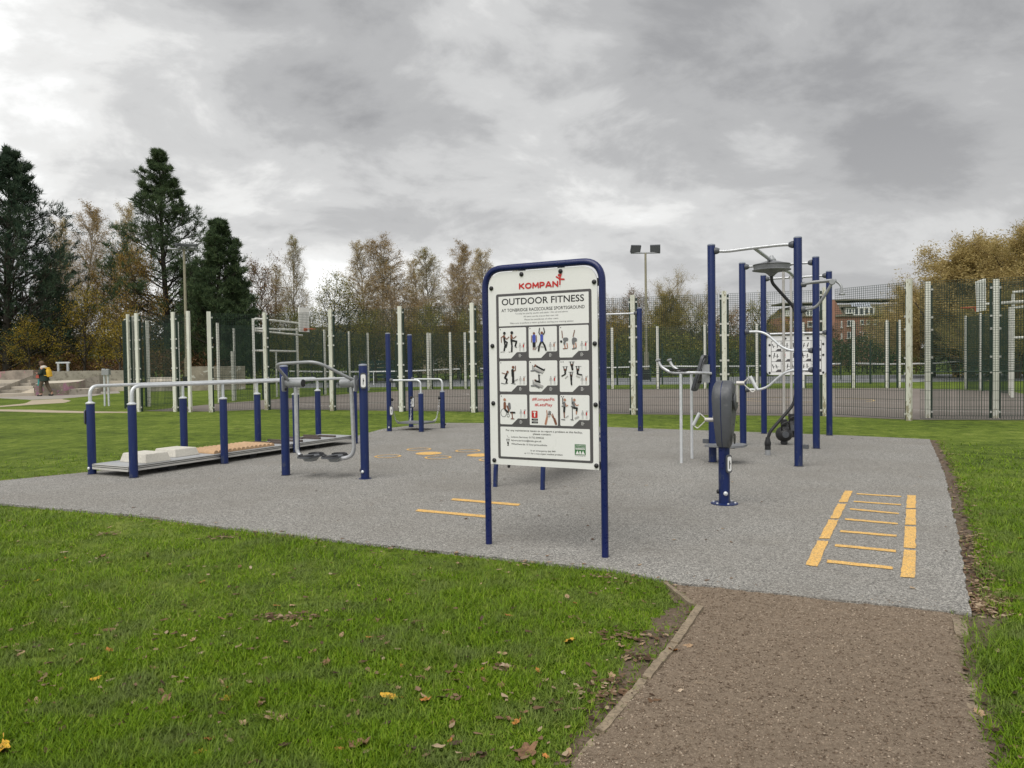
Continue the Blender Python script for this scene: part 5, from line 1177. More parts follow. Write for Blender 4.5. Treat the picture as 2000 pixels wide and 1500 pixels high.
# local +x is the walking direction; z up
body_v = [(0, 0, .95), (.02, 0, 1.12), (.05, 0, 1.30), (.07, 0, 1.45), (.10, 0, 1.53), (.135, 0, 1.62), (.145, 0, 1.72),
          (.0, .10, .92), (.18, .10, .52), (.12, .10, .10), (.27, .11, .035), (.0, -.10, .92), (-.10, -.10, .52), (-.32, -.10, .14), (-.24, -.10, .04),
          (.05, .19, 1.42), (.03, .23, 1.16), (.27, .15, 1.17), (.05, -.19, 1.42), (.03, -.24, 1.16), (.24, -.16, 1.02), (.33, .14, 1.20), (.28, -.16, .94)]
body_e = [(0, 1), (1, 2), (2, 3), (3, 4), (4, 5), (5, 6), (0, 7), (7, 8), (8, 9), (9, 10), (0, 11), (11, 12), (12, 13), (13, 14), (3, 15), (15, 16), (16, 17), (3, 18), (18, 19), (19, 20), (17, 21), (20, 22)]
body_r = [.13, .13, .15, .10, .055, .085, .09, .10, .075, .05, .04, .10, .075, .05, .04, .06, .05, .035, .06, .05, .035, .03, .03]
bd_ = skin_mesh('body', body_v, body_e, body_r, M['skin'], 1)
for (hx, hy, hz_, dx, dz) in ((.33, .14, 1.20, 1, .2), (.28, -.16, .94, .2, -1)):
    fv = [(hx, hy, hz_)]; fe_ = []; frr = [.03]
    for k in range(5):
        off = (-.03 + .015 * k) if k < 4 else .0; ln = (.075, .085, .080, .062, .055)[k]
        b0_ = len(fv); yy = hy + off
        if k < 4: fv += [(hx + dx * .045, yy, hz_ + dz * .045), (hx + dx * (.045 + ln * .6), yy, hz_ + dz * (.045 + ln * .6) - .006), (hx + dx * (.045 + ln) - .008, yy, hz_ + dz * (.045 + ln) - .02)]
        else: fv += [(hx + dx * .02, hy + .03, hz_ + dz * .02 + .015), (hx + dx * .05, hy + .045, hz_ + dz * .05 + .03), (hx + dx * .07, hy + .045, hz_ + dz * .07 + .035)]
        fe_ += [(0, b0_), (b0_, b0_ + 1), (b0_ + 1, b0_ + 2)]; frr += [.010, .009, .007]
    skin_mesh('hand', fv, fe_, frr, M['skin'], 1)
def blob(name, prof, o, axis, mat, sc=(1, 1, 1), parent=person, rot=None):
    mb = MB().lathe(prof, (0, 0, 0), axis, 16); V = []
    for v in mb.v:
        q = V3((v[0] * sc[0], v[1] * sc[1], v[2] * sc[2]))
        if rot is not None: q = rot @ q
        V.append(tuple(q + V3(o)))
    mb.v = V; return mb.build(name, mat, parent, 60)
coat = blob('coat', [(.16, 0), (.235, .02), (.225, .15), (.185, .33), (.175, .45), (.185, .60), (.17, .70), (.09, .76), (.06, .77)], (.0, 0, .76), (0, 0, 1), M['coat'], (1.0, .98, 1), rot=Matrix.Rotation(.10, 3, 'Y'))
skin_mesh('coat_sleeve', [(.06, .17, 1.43), (.03, .24, 1.15), (.26, .155, 1.17)], [(0, 1), (1, 2)], [.085, .07, .05], M['coat']); skin_mesh('coat_sleeve', [(.06, -.17, 1.43), (.03, -.25, 1.15), (.22, -.17, 1.03)], [(0, 1), (1, 2)], [.085, .07, .05], M['coat'])
blob('hood', [(.07, -.10), (.17, -.07), (.18, -.02), (.12, .05), (.075, .08)], (.045, 0, 1.49), (0, 0, 1), M['scarf'], rot=Matrix.Rotation(.25, 3, 'Y'))
skin_mesh('trouser_leg', [(.0, .09, .95), (.17, .10, .52), (.13, .10, .13)], [(0, 1), (1, 2)], [.125, .10, .085], M['trousers']); skin_mesh('trouser_leg', [(.0, -.09, .95), (-.09, -.10, .52), (-.29, -.10, .17)], [(0, 1), (1, 2)], [.125, .10, .085], M['trousers'])
for (sx_, sy_, sz_) in ((.16, .10, .0), (-.30, -.10, .01)): blob('shoe', [(.03, -.11), (.05, -.06), (.052, .04), (.04, .11), (.015, .14)], (sx_ + .05, sy_, sz_ + .045), (1, 0, 0), M['shoe'])
hr = blob('hair', [(.02, -.13), (.105, -.09), (.118, 0), (.10, .07), (.05, .115), (.01, .12)], (.115, 0, 1.695), (0, 0, 1), M['hair'], (1.05, .92, 1.0), rot=Matrix.Rotation(-.25, 3, 'Y'))
blob('face', [(.03, -.10), (.075, -.06), (.09, 0), (.085, .05), (.05, .09)], (.150, 0, 1.66), (0, 0, 1), M['skin'], (.95, .85, 1), rot=Matrix.Rotation(.3, 3, 'Y'))
MB().prism([(0, 0), (.03, -.02), (.0, -.035)], (.235, -.01, 1.665), (1, 0, 0), (0, 0, 1), (0, 1, 0), .02).build('nose', M['skin'], person)
for sgn in (-1, 1):
    MB().lathe([(.009, 0), (.009, .004)], (.226, .032 * sgn, 1.685), (1, .3 * sgn, 0), 8).build('eye', M['hair'], person); blob('ear', [(.005, -.03), (.016, 0), (.008, .03)], (.12, .092 * sgn, 1.665), (0, 0, 1), M['skin'])
MB().box((.222, 0, 1.615), (.01, .045, .008)).build('mouth', M['bag_r'], person, 0)
bpk = thing('backpack', tuple(pf), 'yellow rolled-top backpack on the back of the walking person', 'backpack', R(180) + .10)
blob('bag_body', [(.06, 0), (.145, .02), (.15, .20), (.14, .36), (.10, .42), (.11, .47), (.05, .50)], (-.27, 0, .98), (0, 0, 1), M['bag_y'], (.85, 1.1, 1), bpk, Matrix.Rotation(.18, 3, 'Y'))
for sgn in (-1, 1): MB().tube(bend([(-.15, .11 * sgn, 1.42), (.06, .13 * sgn, 1.50), (.17, .13 * sgn, 1.32), (.0, .16 * sgn, 1.08), (-.18, .12 * sgn, 1.05)], .08, 4), .018, 8).build('strap', M['bag_y'], bpk)
bg2 = thing('carrier_bag', tuple(pf), 'teal carrier bag hanging from the hand of the walking person', 'bag', R(180) + .10)
mb = MB().box((.28, -.16, .70), (.26, .10, .34), None, .8); mb.build('bag_body', M['bag_t'], bg2, 0); MB().tube(bend([(.22, -.16, .86), (.28, -.16, .95), (.34, -.16, .86)], .03, 4), .008, 6).build('bag_handle', M['bag_t'], bg2)
ph = MB().box((.42, .14, 1.235), (.14, .075, .012), Matrix.Rotation(-.35, 3, 'Y')).build('phone', M['black'], None, 0); ph.location = pf; ph.rotation_euler = (0, 0, R(180) + .10); tag(ph, 'dark phone held in the hand of the walking person', 'phone')
rb = MB().box((.27, .10, 1.02), (.16, .12, .16), None, .8).build('red_pouch', M['bag_r'], None, 0); rb.location = pf; rb.rotation_euler = (0, 0, R(180) + .10); tag(rb, 'small red pouch carried in front of the walking person', 'bag')
# ================================================================== brick apartment blocks far right
def mat_brick():
    m, t, b, o = new_mat('red_brick'); v = geo_pos(t)
    br = N(t, 'ShaderNodeTexBrick', i_Scale=4.4); br.inputs['Color1'].default_value = (.32, .155, .110, 1); br.inputs['Color2'].default_value = (.27, .13, .092, 1); br.inputs['Mortar'].default_value = (.30, .22, .17, 1); br.inputs['Mortar Size'].default_value = .012
    mp_ = N(t, 'ShaderNodeMapping'); mp_.inputs['Rotation'].default_value = (R(90), 0, 0); t.links.new(v, mp_.inputs[0]); t.links.new(mp_.outputs[0], br.inputs['Vector'])
    f = noise(t, v, .6, 5); cc = mixc(t, ramp(t, f, [(.35, 0.0), (.7, .5)]), br.outputs['Color'], (.255, .14, .105))
    t.links.new(cc, b.inputs['Base Color']); b.inputs['Roughness'].default_value = .9
    return m
M['brick'] = mat_brick(); M['roof_tile'] = mat_simple('mossy_roof_tile', (.135, .125, .085), .9, 0, .2, 1.5, (.085, .08, .07), (.5, .65), .1)
M['win_frame'] = mat_simple('white_window_frame', (.72, .72, .70), .5, 0, .04, 3, bs=0); M['ridge_cap'] = mat_simple('dark_fascia', (.05, .042, .038), .7, 0, .1, 3, bs=0)
M['metal_roof'] = mat_simple('grey_glazed_roof', (.34, .37, .41), .3, .2, .1, 2, bs=0)
mg, tg, bgx, og = new_mat('window_glass'); bgx.inputs['Base Color'].default_value = (.035, .045, .05, 1); bgx.inputs['Roughness'].default_value = .08; bgx.inputs['Specular IOR Level'].default_value = .8; M['glass'] = mg
YB = 130.0
def bz(py, px=1680): return W(px, py, YB).z
def bxp(px, py=650): return W(px, py, YB).x
def block_(label, px0, px1, pyt, pye, wins, dorm, deep=9.0, skylights=None, gable=True):
    x0, x1 = bxp(px0), bxp(px1); ze, zt_ = bz(pye), bz(pyt); zm = ze + (zt_ - ze) * .72
    t_ = thing('apartment_building', (x0, YB, 0), label, 'building'); Wd = x1 - x0
    MB().box((Wd / 2, deep / 2, ze / 2), (Wd, deep, ze)).build('wall', M['brick'], t_, 0)
    # mansard: steep tiled slope then a nearly flat top
    in_ = 1.6; rf_ = MB(); rf_.add([(.25, -.35, ze), (Wd + .25, -.35, ze), (Wd - in_, in_, zm), (in_, in_, zm), (.25, deep + .35, ze), (Wd + .25, deep + .35, ze), (Wd - in_, deep - in_, zm), (in_, deep - in_, zm)],
        [(0, 1, 2, 3), (5, 4, 7, 6), (1, 5, 6, 2), (4, 0, 3, 7), (3, 2, 6, 7)]); roof = rf_.build('roof', M['roof_tile'], t_, 0)
    MB().box((Wd / 2 + .3, deep / 2, zt_ - .08), (Wd + .2, deep * .6, .26)).build('ridge_beam', M['roof_tile'], roof, 0)
    if gable: MB().prism([(-.02, ze - 2), (-.02, zt_ - .2), (.5, zt_ - .2), (2.0, ze), (2.0, ze - 2)], (-.25, -.02, 0), (1, 0, 0), (0, 0, 1), (0, 1, 0), .30).build('gable', M['brick'], t_, 0)
    for (a, b, c, d_) in wins:
        wa, wb_, wc_, wd__ = bxp(a) - x0, bxp(b) - x0, bz(d_), bz(c)
        w_ = MB()
        for (ax_, bx2, az_, bz2) in ((wa, wb_, wd__ - .10, wd__), (wa, wb_, wc_, wc_ + .10), (wa, wa + .11, wc_ + .10, wd__ - .10), (wb_ - .11, wb_, wc_ + .10, wd__ - .10)) + ((((wa + wb_) / 2 - .06, (wa + wb_) / 2 + .06, wc_ + .10, wd__ - .10),) if wb_ - wa > 1.1 else ()):
            w_.box(((ax_ + bx2) / 2, -.03, (az_ + bz2) / 2), (bx2 - ax_, .10, bz2 - az_))
        fr_ = w_.build('window', M['win_frame'], t_, 0)
        MB().box(((wa + wb_) / 2, -.010, (wc_ + wd__) / 2), (wb_ - wa - .06, .03, wd__ - wc_ - .06)).build('pane', M['glass'], fr_, 0)
        MB().box(((wa + wb_) / 2, -.08, wc_ - .07), (wb_ - wa + .2, .18, .09)).build('sill', M['win_frame'], fr_, 0)
    for (a, b, c, d_) in dorm:
        wa, wb_, wc_, wd__ = bxp(a) - x0, bxp(b) - x0, bz(d_), bz(c)
        dm = MB().box(((wa + wb_) / 2, .75, (wc_ + wd__) / 2), (wb_ - wa, 2.0, wd__ - wc_)).build('dormer', M['win_frame'], t_, 0)
        MB().box(((wa + wb_) / 2, .65, wd__ + .10), (wb_ - wa + .8, 2.2, .18)).build('dormer_roof', M['ridge_cap'], dm, 0)
        k = 3; ww_ = (wb_ - wa) / k
        for i in range(k): MB().box((wa + ww_ * (i + .5), -.262, (wc_ + wd__) / 2), (ww_ - .25, .02, (wd__ - wc_) * .62)).build('pane', M['glass'], dm, 0)
    return t_, x0
bt, bx0 = block_('red brick apartment block with mossy mansard roof behind the right court fence', 1628, 1800, 583, 618,
       [(1654, 1668, 625, 637), (1680, 1687, 625, 633.5), (1692, 1699, 625, 633.5), (1706, 1715, 625, 633.5), (1654, 1668, 648, 660), (1678, 1681.5, 648, 660), (1685, 1694, 648, 666), (1706, 1720, 648, 658), (1654, 1668, 671.5, 683.5), (1642, 1644.5, 626, 639), (1642, 1644.5, 650, 662), (1642, 1644.5, 673, 684)],
       [(1651, 1668, 601, 613), (1738, 1754, 601, 612)])
a, b = bxp(1667) - bx0, bxp(1706) - bx0
n_ = 8
for i in range(n_): MB().box((a + (b - a) * (i + .5) / n_, .9, bz(597)), ((b - a) / n_ - .12, 1.6, .10), Matrix.Rotation(R(48), 3, 'X')).build('roof_panel', M['metal_roof'], bt, 0)
MB().box(((a + b) / 2, .6, bz(608)), (b - a + .3, 1.6, 1.3)).build('glazed_bay', M['win_frame'], bt, 0)
for i in range(4): MB().box((a + (b - a) * (i + .5) / 4, -.22, bz(608)), ((b - a) / 4 - .35, .03, 1.0)).build('pane', M['glass'], bt, 0)
MB().box((bxp(1713) - bx0, -.5, bz(667)), (2.2, 1.0, .12)).build('balcony', M['win_frame'], bt, 0)
block_('second red brick block with white windows glimpsed behind the blue frames', 1532, 1612, 588, 617,
       [(1577, 1587, 626, 636.5), (1542, 1550, 626, 636), (1560, 1568, 648, 660), (1542, 1550, 648, 660), (1577, 1587, 648, 660)], [(1535, 1546, 603, 616), (1574, 1592, 603, 617)], gable=False)
# low hall behind the middle trees
hx = W(700, 640, 105); hall = thing('low_hall', (hx.x, 105, 0), 'long low building with pale wall glimpsed between the middle trees', 'building')
M['hall'] = mat_simple('buff_render', (.27, .22, .16), .9, 0, .15, .4, bs=0)
MB().box((12, 4, 1.8), (24, 8, 3.6)).build('wall', M['hall'], hall, 0); MB().prism([(-4.6, 3.6), (0, 5.6), (4.6, 3.6)], (-.4, 4, 0), (0, 1, 0), (0, 0, 1), (1, 0, 0), 24.8).build('roof', M['ridge_cap'], hall, 0)
for i in range(6): w_ = MB().box((2 + i * 4, -.03, 2.0), (1.4, .10, 1.3)).build('window', M['win_frame'], hall, 0); MB().box((2 + i * 4, -.09, 2.0), (1.2, .03, 1.1)).build('pane', M['glass'], w_, 0)
# dark green windbreak stack by the tennis court
st2 = W(738, 706, 58); stk = thing('green_windbreak', (st2.x, 58, 0), 'dark green slatted store beyond the court, left of the tall balance posts', 'shed')
M['teal_dark'] = mat_simple('dark_teal_board', (.012, .045, .048), .6, 0, .2, 4, bs=0)
for k in range(5): MB().box((0, 0, .45 + k * .28), (2.6, 1.2, .20)).build('slat', M['teal_dark'], stk, 0)
for dx in (-1.2, 1.2): MB().box((dx, 0, .8), (.10, 1.0, 1.6)).build('frame_post', M['fence_green'], stk, 0)
# ================================================================== trees, shrubs and hedges
def tubes(segs, sides):
    n = len(segs); A = np.array([s[0] for s in segs]); B = np.array([s[1] for s in segs]); r0 = np.array([s[2] for s in segs]); r1 = np.array([s[3] for s in segs])
    D = B - A; D /= np.linalg.norm(D, axis=1)[:, None] + 1e-9
    ref = np.where(np.abs(D[:, 2:3]) < .9, np.array([[0, 0, 1.0]]), np.array([[1.0, 0, 0]]))
    U = np.cross(D, ref); U /= np.linalg.norm(U, axis=1)[:, None]; Wv = np.cross(D, U)
    V = []
    for (P, r) in ((A, r0), (B, r1)):
        for k in range(sides):
            a = 2 * math.pi * k / sides; V.append(P + (U * math.cos(a) + Wv * math.sin(a)) * r[:, None])
    V = np.stack(V, 1).reshape(-1, 3); b = np.arange(n) * 2 * sides
    Fq = np.concatenate([np.stack([b + k, b + (k + 1) % sides, b + sides + (k + 1) % sides, b + sides + k], 1) for k in range(sides)])
    return V, Fq
def merge(parts):
    V = []; F4 = []; o = 0
    for v, f in parts: V.append(v); F4.append(f + o); o += len(v)
    return np.concatenate(V), np.concatenate(F4)
def grow(seed, H, r0, levels, wob=.03, tk=10):
    """skeleton: thick = [(p0,p1,r0,r1)], thin twigs, anchors (point, direction) on the last level"""
    rd = random.Random(seed); thick, thin, anch = [], [], []; last = len(levels)
    def perp(d):
        while True:
            v = V3((rd.gauss(0, 1), rd.gauss(0, 1), rd.gauss(0, 1))); v = v - d * v.dot(d)
            if v.length > .1: return v.normalized()
    def branch(p, d, L, r, lev, k, up, wb, taper):
        pts = [p.copy()]; ds = [d.copy()]; st = L / k
        for i in range(k):
            d = (d + V3((rd.gauss(0, wb), rd.gauss(0, wb), rd.gauss(0, wb) + up / k))).normalized(); q = p + d * st
            ra = r * (1 - taper * i / k); rb_ = r * (1 - taper * (i + 1) / k)
            (thick if lev <= 1 else thin).append((tuple(p), tuple(q), ra, rb_)); p = q; pts.append(p.copy()); ds.append(d.copy())
        if lev == last:
            for a, b in zip(pts[1:], ds[1:]): anch.append((tuple(a), tuple(b)))
            return
        S = levels[lev]
        n = S['n'] if lev == 0 else max(1, int(round(S['n'] * rd.uniform(.7, 1.25))))
        for j in range(n):
            t = S['t0'] + (S.get('t1', 1.0) - S['t0']) * ((j + rd.random()) / n)
            x = min(t * k, k - 1e-4); i = int(x); pos = pts[i].lerp(pts[i + 1], x - i); dp = ds[i + 1]
            if 'golden' in S and lev == 0:
                a_ = j * 2.4 + rd.uniform(-.4, .4); side = V3((math.cos(a_), math.sin(a_), 0)); side = (side - dp * side.dot(dp)).normalized()
            else: side = perp(dp)
            an = R(S['ang'] + rd.gauss(0, S.get('angv', 8))); an += S.get('angt', 0) * t
            nd = (dp * math.cos(an) + side * math.sin(an)).normalized()
            ln = L * S['len'] * S['shape'](t) * rd.uniform(.75, 1.2)
            branch(pos, nd, ln, max(S['rmin'], r * S['rf'] * (1 - .6 * t)), lev + 1, S['k'], S['up'], S.get('wb', .10), S.get('taper', .7))
    branch(V3((0, 0, -.2)), V3((0, 0, 1)), H + .2, r0, 0, tk, .02, wob, .88)
    return thick, thin, anch
def leaf_quads(P, seed, smin, smax, asp=.6, spread=.3, droop=0.0, per=1):
    r = np.random.default_rng(seed); P = np.repeat(np.asarray(P, float), per, 0); n = len(P)
    P = P + r.normal(0, spread, (n, 3)); s = r.uniform(smin, smax, n)
    a = r.normal(0, 1, (n, 3)); a[:, 2] -= droop; a /= np.linalg.norm(a, axis=1)[:, None]
    b = np.cross(a, r.normal(0, 1, (n, 3))); b /= np.linalg.norm(b, axis=1)[:, None] + 1e-9
    a = a * s[:, None] / 2; b = b * (s * asp)[:, None] / 2
    V = np.stack([P - a, P + b, P + a, P - b], 1).reshape(-1, 3); i4 = np.arange(n) * 4
    return V, np.stack([i4, i4 + 1, i4 + 2, i4 + 3], 1)
def needle_clumps(anch, seed, ln, wd, per):
    r = np.random.default_rng(seed); P = np.array([a[0] for a in anch]); D = np.array([a[1] for a in anch]); D[:, 2] += .35
    P = np.repeat(P, per, 0); D = np.repeat(D, per, 0); n = len(P)
    d = D + r.normal(0, .62, (n, 3)); d /= np.linalg.norm(d, axis=1)[:, None]; L = r.uniform(.6, 1.15, n) * ln
    s = np.cross(d, r.normal(0, 1, (n, 3))); s /= np.linalg.norm(s, axis=1)[:, None] + 1e-9
    P = P + r.normal(0, .05, (n, 3))
    V = np.stack([P - s * wd / 2, P + s * wd / 2, P + d * L[:, None]], 1).reshape(-1, 3); i3 = np.arange(n) * 3
    return V, np.stack([i3, i3 + 1, i3 + 2], 1)
M['needles'] = mat_leaf('pine_needles', [(.25, (0.038, 0.062, 0.035)), (.5, (0.070, 0.109, 0.052)), (.75, (0.125, 0.168, 0.077))], .32, .7)
M['needles_blue'] = mat_leaf('dark_pine_needles', [(.25, (0.023, 0.045, 0.029)), (.5, (0.046, 0.075, 0.048)), (.75, (0.088, 0.120, 0.075))], .32, .7)
M['lf_gold'] = mat_leaf('golden_brown_leaves', [(.25, (0.178, 0.112, 0.031)), (.5, (0.296, 0.194, 0.056)), (.75, (0.435, 0.296, 0.090))], .4)
M['lf_yellow'] = mat_leaf('yellow_leaves', [(.25, (0.194, 0.151, 0.025)), (.5, (0.359, 0.266, 0.036)), (.75, (0.575, 0.409, 0.057))], .4)
M['lf_olive'] = mat_leaf('olive_leaves', [(.25, (0.098, 0.112, 0.030)), (.5, (0.193, 0.196, 0.048)), (.75, (0.359, 0.315, 0.076))], .4)
M['lf_brown'] = mat_leaf('red_brown_leaves', [(.25, (0.111, 0.065, 0.034)), (.5, (0.195, 0.114, 0.060)), (.75, (0.286, 0.182, 0.104))], .35)
M['lf_dark'] = mat_leaf('dark_evergreen_leaves', [(.25, (0.028, 0.049, 0.024)), (.5, (0.061, 0.092, 0.036)), (.75, (0.121, 0.146, 0.057))], .25)
M['lf_willow'] = mat_leaf('willow_leaves', [(.22, (0.260, 0.208, 0.078)), (.45, (0.403, 0.319, 0.130)), (.65, (0.520, 0.410, 0.182)), (.85, (0.620, 0.520, 0.260))], .5)
M['lf_willow2'] = mat_leaf('greener_willow_leaves', [(.22, (0.175, 0.156, 0.050)), (.45, (0.288, 0.250, 0.085)), (.7, (0.425, 0.356, 0.131))], .5)
PRO = {}
def proto(key, H, parts):
    """parts: list of (name, mesh) ; a tree of height H standing at the origin"""
    zs = []
    for _, me in parts:
        co = np.empty(len(me.vertices) * 3, np.float32); me.vertices.foreach_get('co', co); zs.append(np.percentile(co[2::3], 99.97))
    PRO[key] = (max(zs), parts)
def mk(name, V, polys, mat):
    me = np_mesh(name, V, polys); me.materials.append(mat); return me
def tree_proto(key, H, r0, levels, bark, twig, leaves, seed, wob=.03, thin_sides=3):
    thick, thin, anch = grow(seed, H, r0, levels, wob)
    v, f = tubes(thick, 6); parts = [('trunk', mk('trunk', v, [f], bark))]
    if thin: v, f = tubes(thin, thin_sides); parts.append(('twigs', mk('twigs', v, [f], twig)))
    AP = np.array([a[0] for a in anch])
    for (nm, mat, frac, kw) in leaves:
        rr = np.random.default_rng(seed + 5); sel = AP[rr.random(len(AP)) < frac]
        v, f = leaf_quads(sel, seed + 3, **kw); parts.append((nm, mk(nm, v, [f], mat)))
    proto(key, H, parts)
lin = lambda t: max(.15, 1.02 - t)
for s in range(3):
    tree_proto('birch%d' % s, 14, .17, [dict(n=38, t0=.14, ang=36, len=.30, shape=lambda t: (1.15 - t) ** .7 * (.65 + .35 * min(1, t * 3)), up=.45, k=5, rmin=.02, rf=.42, golden=1, angv=7),
        dict(n=11, t0=.15, ang=38, len=.42, shape=lambda t: 1.1 - .5 * t, up=-.05, k=3, rmin=.011, rf=.45), dict(n=12, t0=.12, ang=38, len=.60, shape=lambda t: 1.0, up=-.8, k=3, rmin=.008, rf=.6, taper=.3)],
        M['birch_bark'], M['twig_red'], [('leaves', M[('lf_gold', 'lf_willow', 'lf_olive')[s]], .75, dict(smin=.05, smax=.11, spread=.14, droop=.6))], 20 + s)
for s in range(2):   # bare spreading tree
    tree_proto('bare%d' % s, 11, .22, [dict(n=16, t0=.22, ang=48, len=.62, shape=lambda t: 1.15 - .75 * t, up=.55, k=6, rmin=.03, rf=.5, golden=1),
        dict(n=9, t0=.25, ang=42, len=.50, shape=lambda t: 1.1 - .4 * t, up=.15, k=4, rmin=.014, rf=.45), dict(n=11, t0=.1, ang=40, len=.52, shape=lambda t: 1.0, up=.10, k=3, rmin=.008, rf=.5)],
        M['bark'], M['twig_gold' if s == 0 else 'twig_red'], [('leaves', M['lf_willow2' if s == 0 else 'lf_brown'], 1.0 if s == 0 else .25, dict(smin=.06, smax=.13, spread=.20, per=2 - s))], 40 + s)
for s, (lm, fr_, bk) in enumerate((('lf_gold', .95, 'bark'), ('lf_yellow', .55, 'bark_dark'), ('lf_olive', .75, 'bark_dark'), ('lf_brown', .9, 'bark'))):
    tree_proto('leafy%d' % s, 9, .18, [dict(n=15, t0=.20, ang=50, len=.48, shape=lambda t: 1.15 - .65 * t, up=.35, k=5, rmin=.03, rf=.5, golden=1),
        dict(n=9, t0=.2, ang=45, len=.50, shape=lambda t: 1.1 - .4 * t, up=.05, k=3, rmin=.013, rf=.45), dict(n=6, t0=.1, ang=45, len=.55, shape=lambda t: 1.0, up=-.15, k=3, rmin=.008, rf=.5)],
        M[bk], M[bk], [('leaves', M[lm], fr_, dict(smin=.09, smax=.18, spread=.24, per=3)), ('late_leaves', M['lf_olive' if lm != 'lf_olive' else 'lf_yellow'], .28, dict(smin=.09, smax=.17, spread=.25))], 60 + s)
def pine_proto(key, H, r0, lev1, lev2, lev3, seed, mat, ln, wd, per, bark='bark_dark'):
    thick, thin, anch = grow(seed, H, r0, [lev1, lev2, lev3], .012)
    v, f = tubes(thick + thin, 4); v2, f2 = needle_clumps(anch, seed, ln, wd, per)
    proto(key, H, [('trunk', mk('trunk', v, [f], M[bark])), ('needles', mk('needles', v2, [f2], M[mat]))])
pine_proto('pine_tall', 18, .26, dict(n=84, t0=.20, ang=72, angt=-.45, len=.34, shape=lambda t: (1.015 - t) ** .85 * (.90 + .10 * math.sin(t * 60)), up=.34, k=5, rmin=.02, rf=.30, golden=1, angv=6),
           dict(n=10, t0=.22, ang=48, len=.40, shape=lambda t: 1.15 - .7 * t, up=.35, k=3, rmin=.010, rf=.45), dict(n=3, t0=.3, ang=40, len=.5, shape=lambda t: 1.0, up=.5, k=2, rmin=.008, rf=.6), 91, 'needles', .34, .040, 8)
pine_proto('pine_broad', 14, .28, dict(n=90, t0=.08, ang=72, angt=-.40, len=.46, shape=lambda t: (1.02 - t) ** .78 * (.86 + .14 * math.sin(t * 50)), up=.22, k=6, rmin=.02, rf=.30, golden=1, angv=9),
           dict(n=10, t0=.2, ang=50, len=.36, shape=lambda t: 1.15 - .6 * t, up=.20, k=3, rmin=.010, rf=.45), dict(n=3, t0=.3, ang=42, len=.50, shape=lambda t: 1.0, up=.4, k=2, rmin=.008, rf=.6), 92, 'needles_blue', .36, .046, 8)
pine_proto('pine_dense', 12, .24, dict(n=78, t0=.06, ang=66, angt=-.35, len=.31, shape=lambda t: (1.02 - t) ** .62 * (.90 + .10 * math.sin(t * 55)), up=.30, k=5, rmin=.02, rf=.30, golden=1, angv=8),
           dict(n=10, t0=.2, ang=48, len=.42, shape=lambda t: 1.1 - .6 * t, up=.30, k=3, rmin=.010, rf=.45), dict(n=4, t0=.2, ang=42, len=.5, shape=lambda t: 1.0, up=.5, k=2, rmin=.008, rf=.6), 93, 'needles', .34, .048, 9)
# weeping willow mass: many fine upright shoots clothed in narrow leaves
for s in range(2):
    thick, thin, anch = grow(120 + s, 9, .30, [dict(n=26, t0=.10, ang=58, len=.55, shape=lambda t: 1.15 - .75 * t, up=.55, k=5, rmin=.03, rf=.5, golden=1),
        dict(n=10, t0=.2, ang=42, len=.50, shape=lambda t: 1.05 - .3 * t, up=.35, k=4, rmin=.013, rf=.45), dict(n=9, t0=.15, ang=34, len=.55, shape=lambda t: 1.0, up=.25, k=4, rmin=.008, rf=.5)], .05)
    AP = np.array([a[0] for a in anch]); AD = np.array([a[1] for a in anch])
    v, f = tubes(thick, 6); v1, f1 = tubes(thin, 3); v2, f2 = leaf_quads(AP, 9 + s, .10, .24, .30, .17, 0.1, 5)
    proto('willow%d' % s, 9, [('trunk', mk('trunk', v, [f], M['bark'])), ('shoots', mk('shoots', v1, [f1], M['twig_gold'])), ('leaves', mk('leaves', v2, [f2], M['lf_willow' if s == 0 else 'lf_willow2']))])
def plant(key, px, ytop, Y, label, name, cat='tree', wide=1.0, rz=None, group=None, leafmat=None):
    H0, parts = PRO[key]; x = (px - 1000) / FPX * Y; zt_ = W(px, ytop, Y).z; k = zt_ / H0
    t_ = thing(name, (x, Y, 0), label, cat, random.uniform(0, 6.28) if rz is None else rz, group); t_.scale = (k * wide, k * wide, k)
    for nm, me in parts: link(nm, me, None, t_)
    return t_
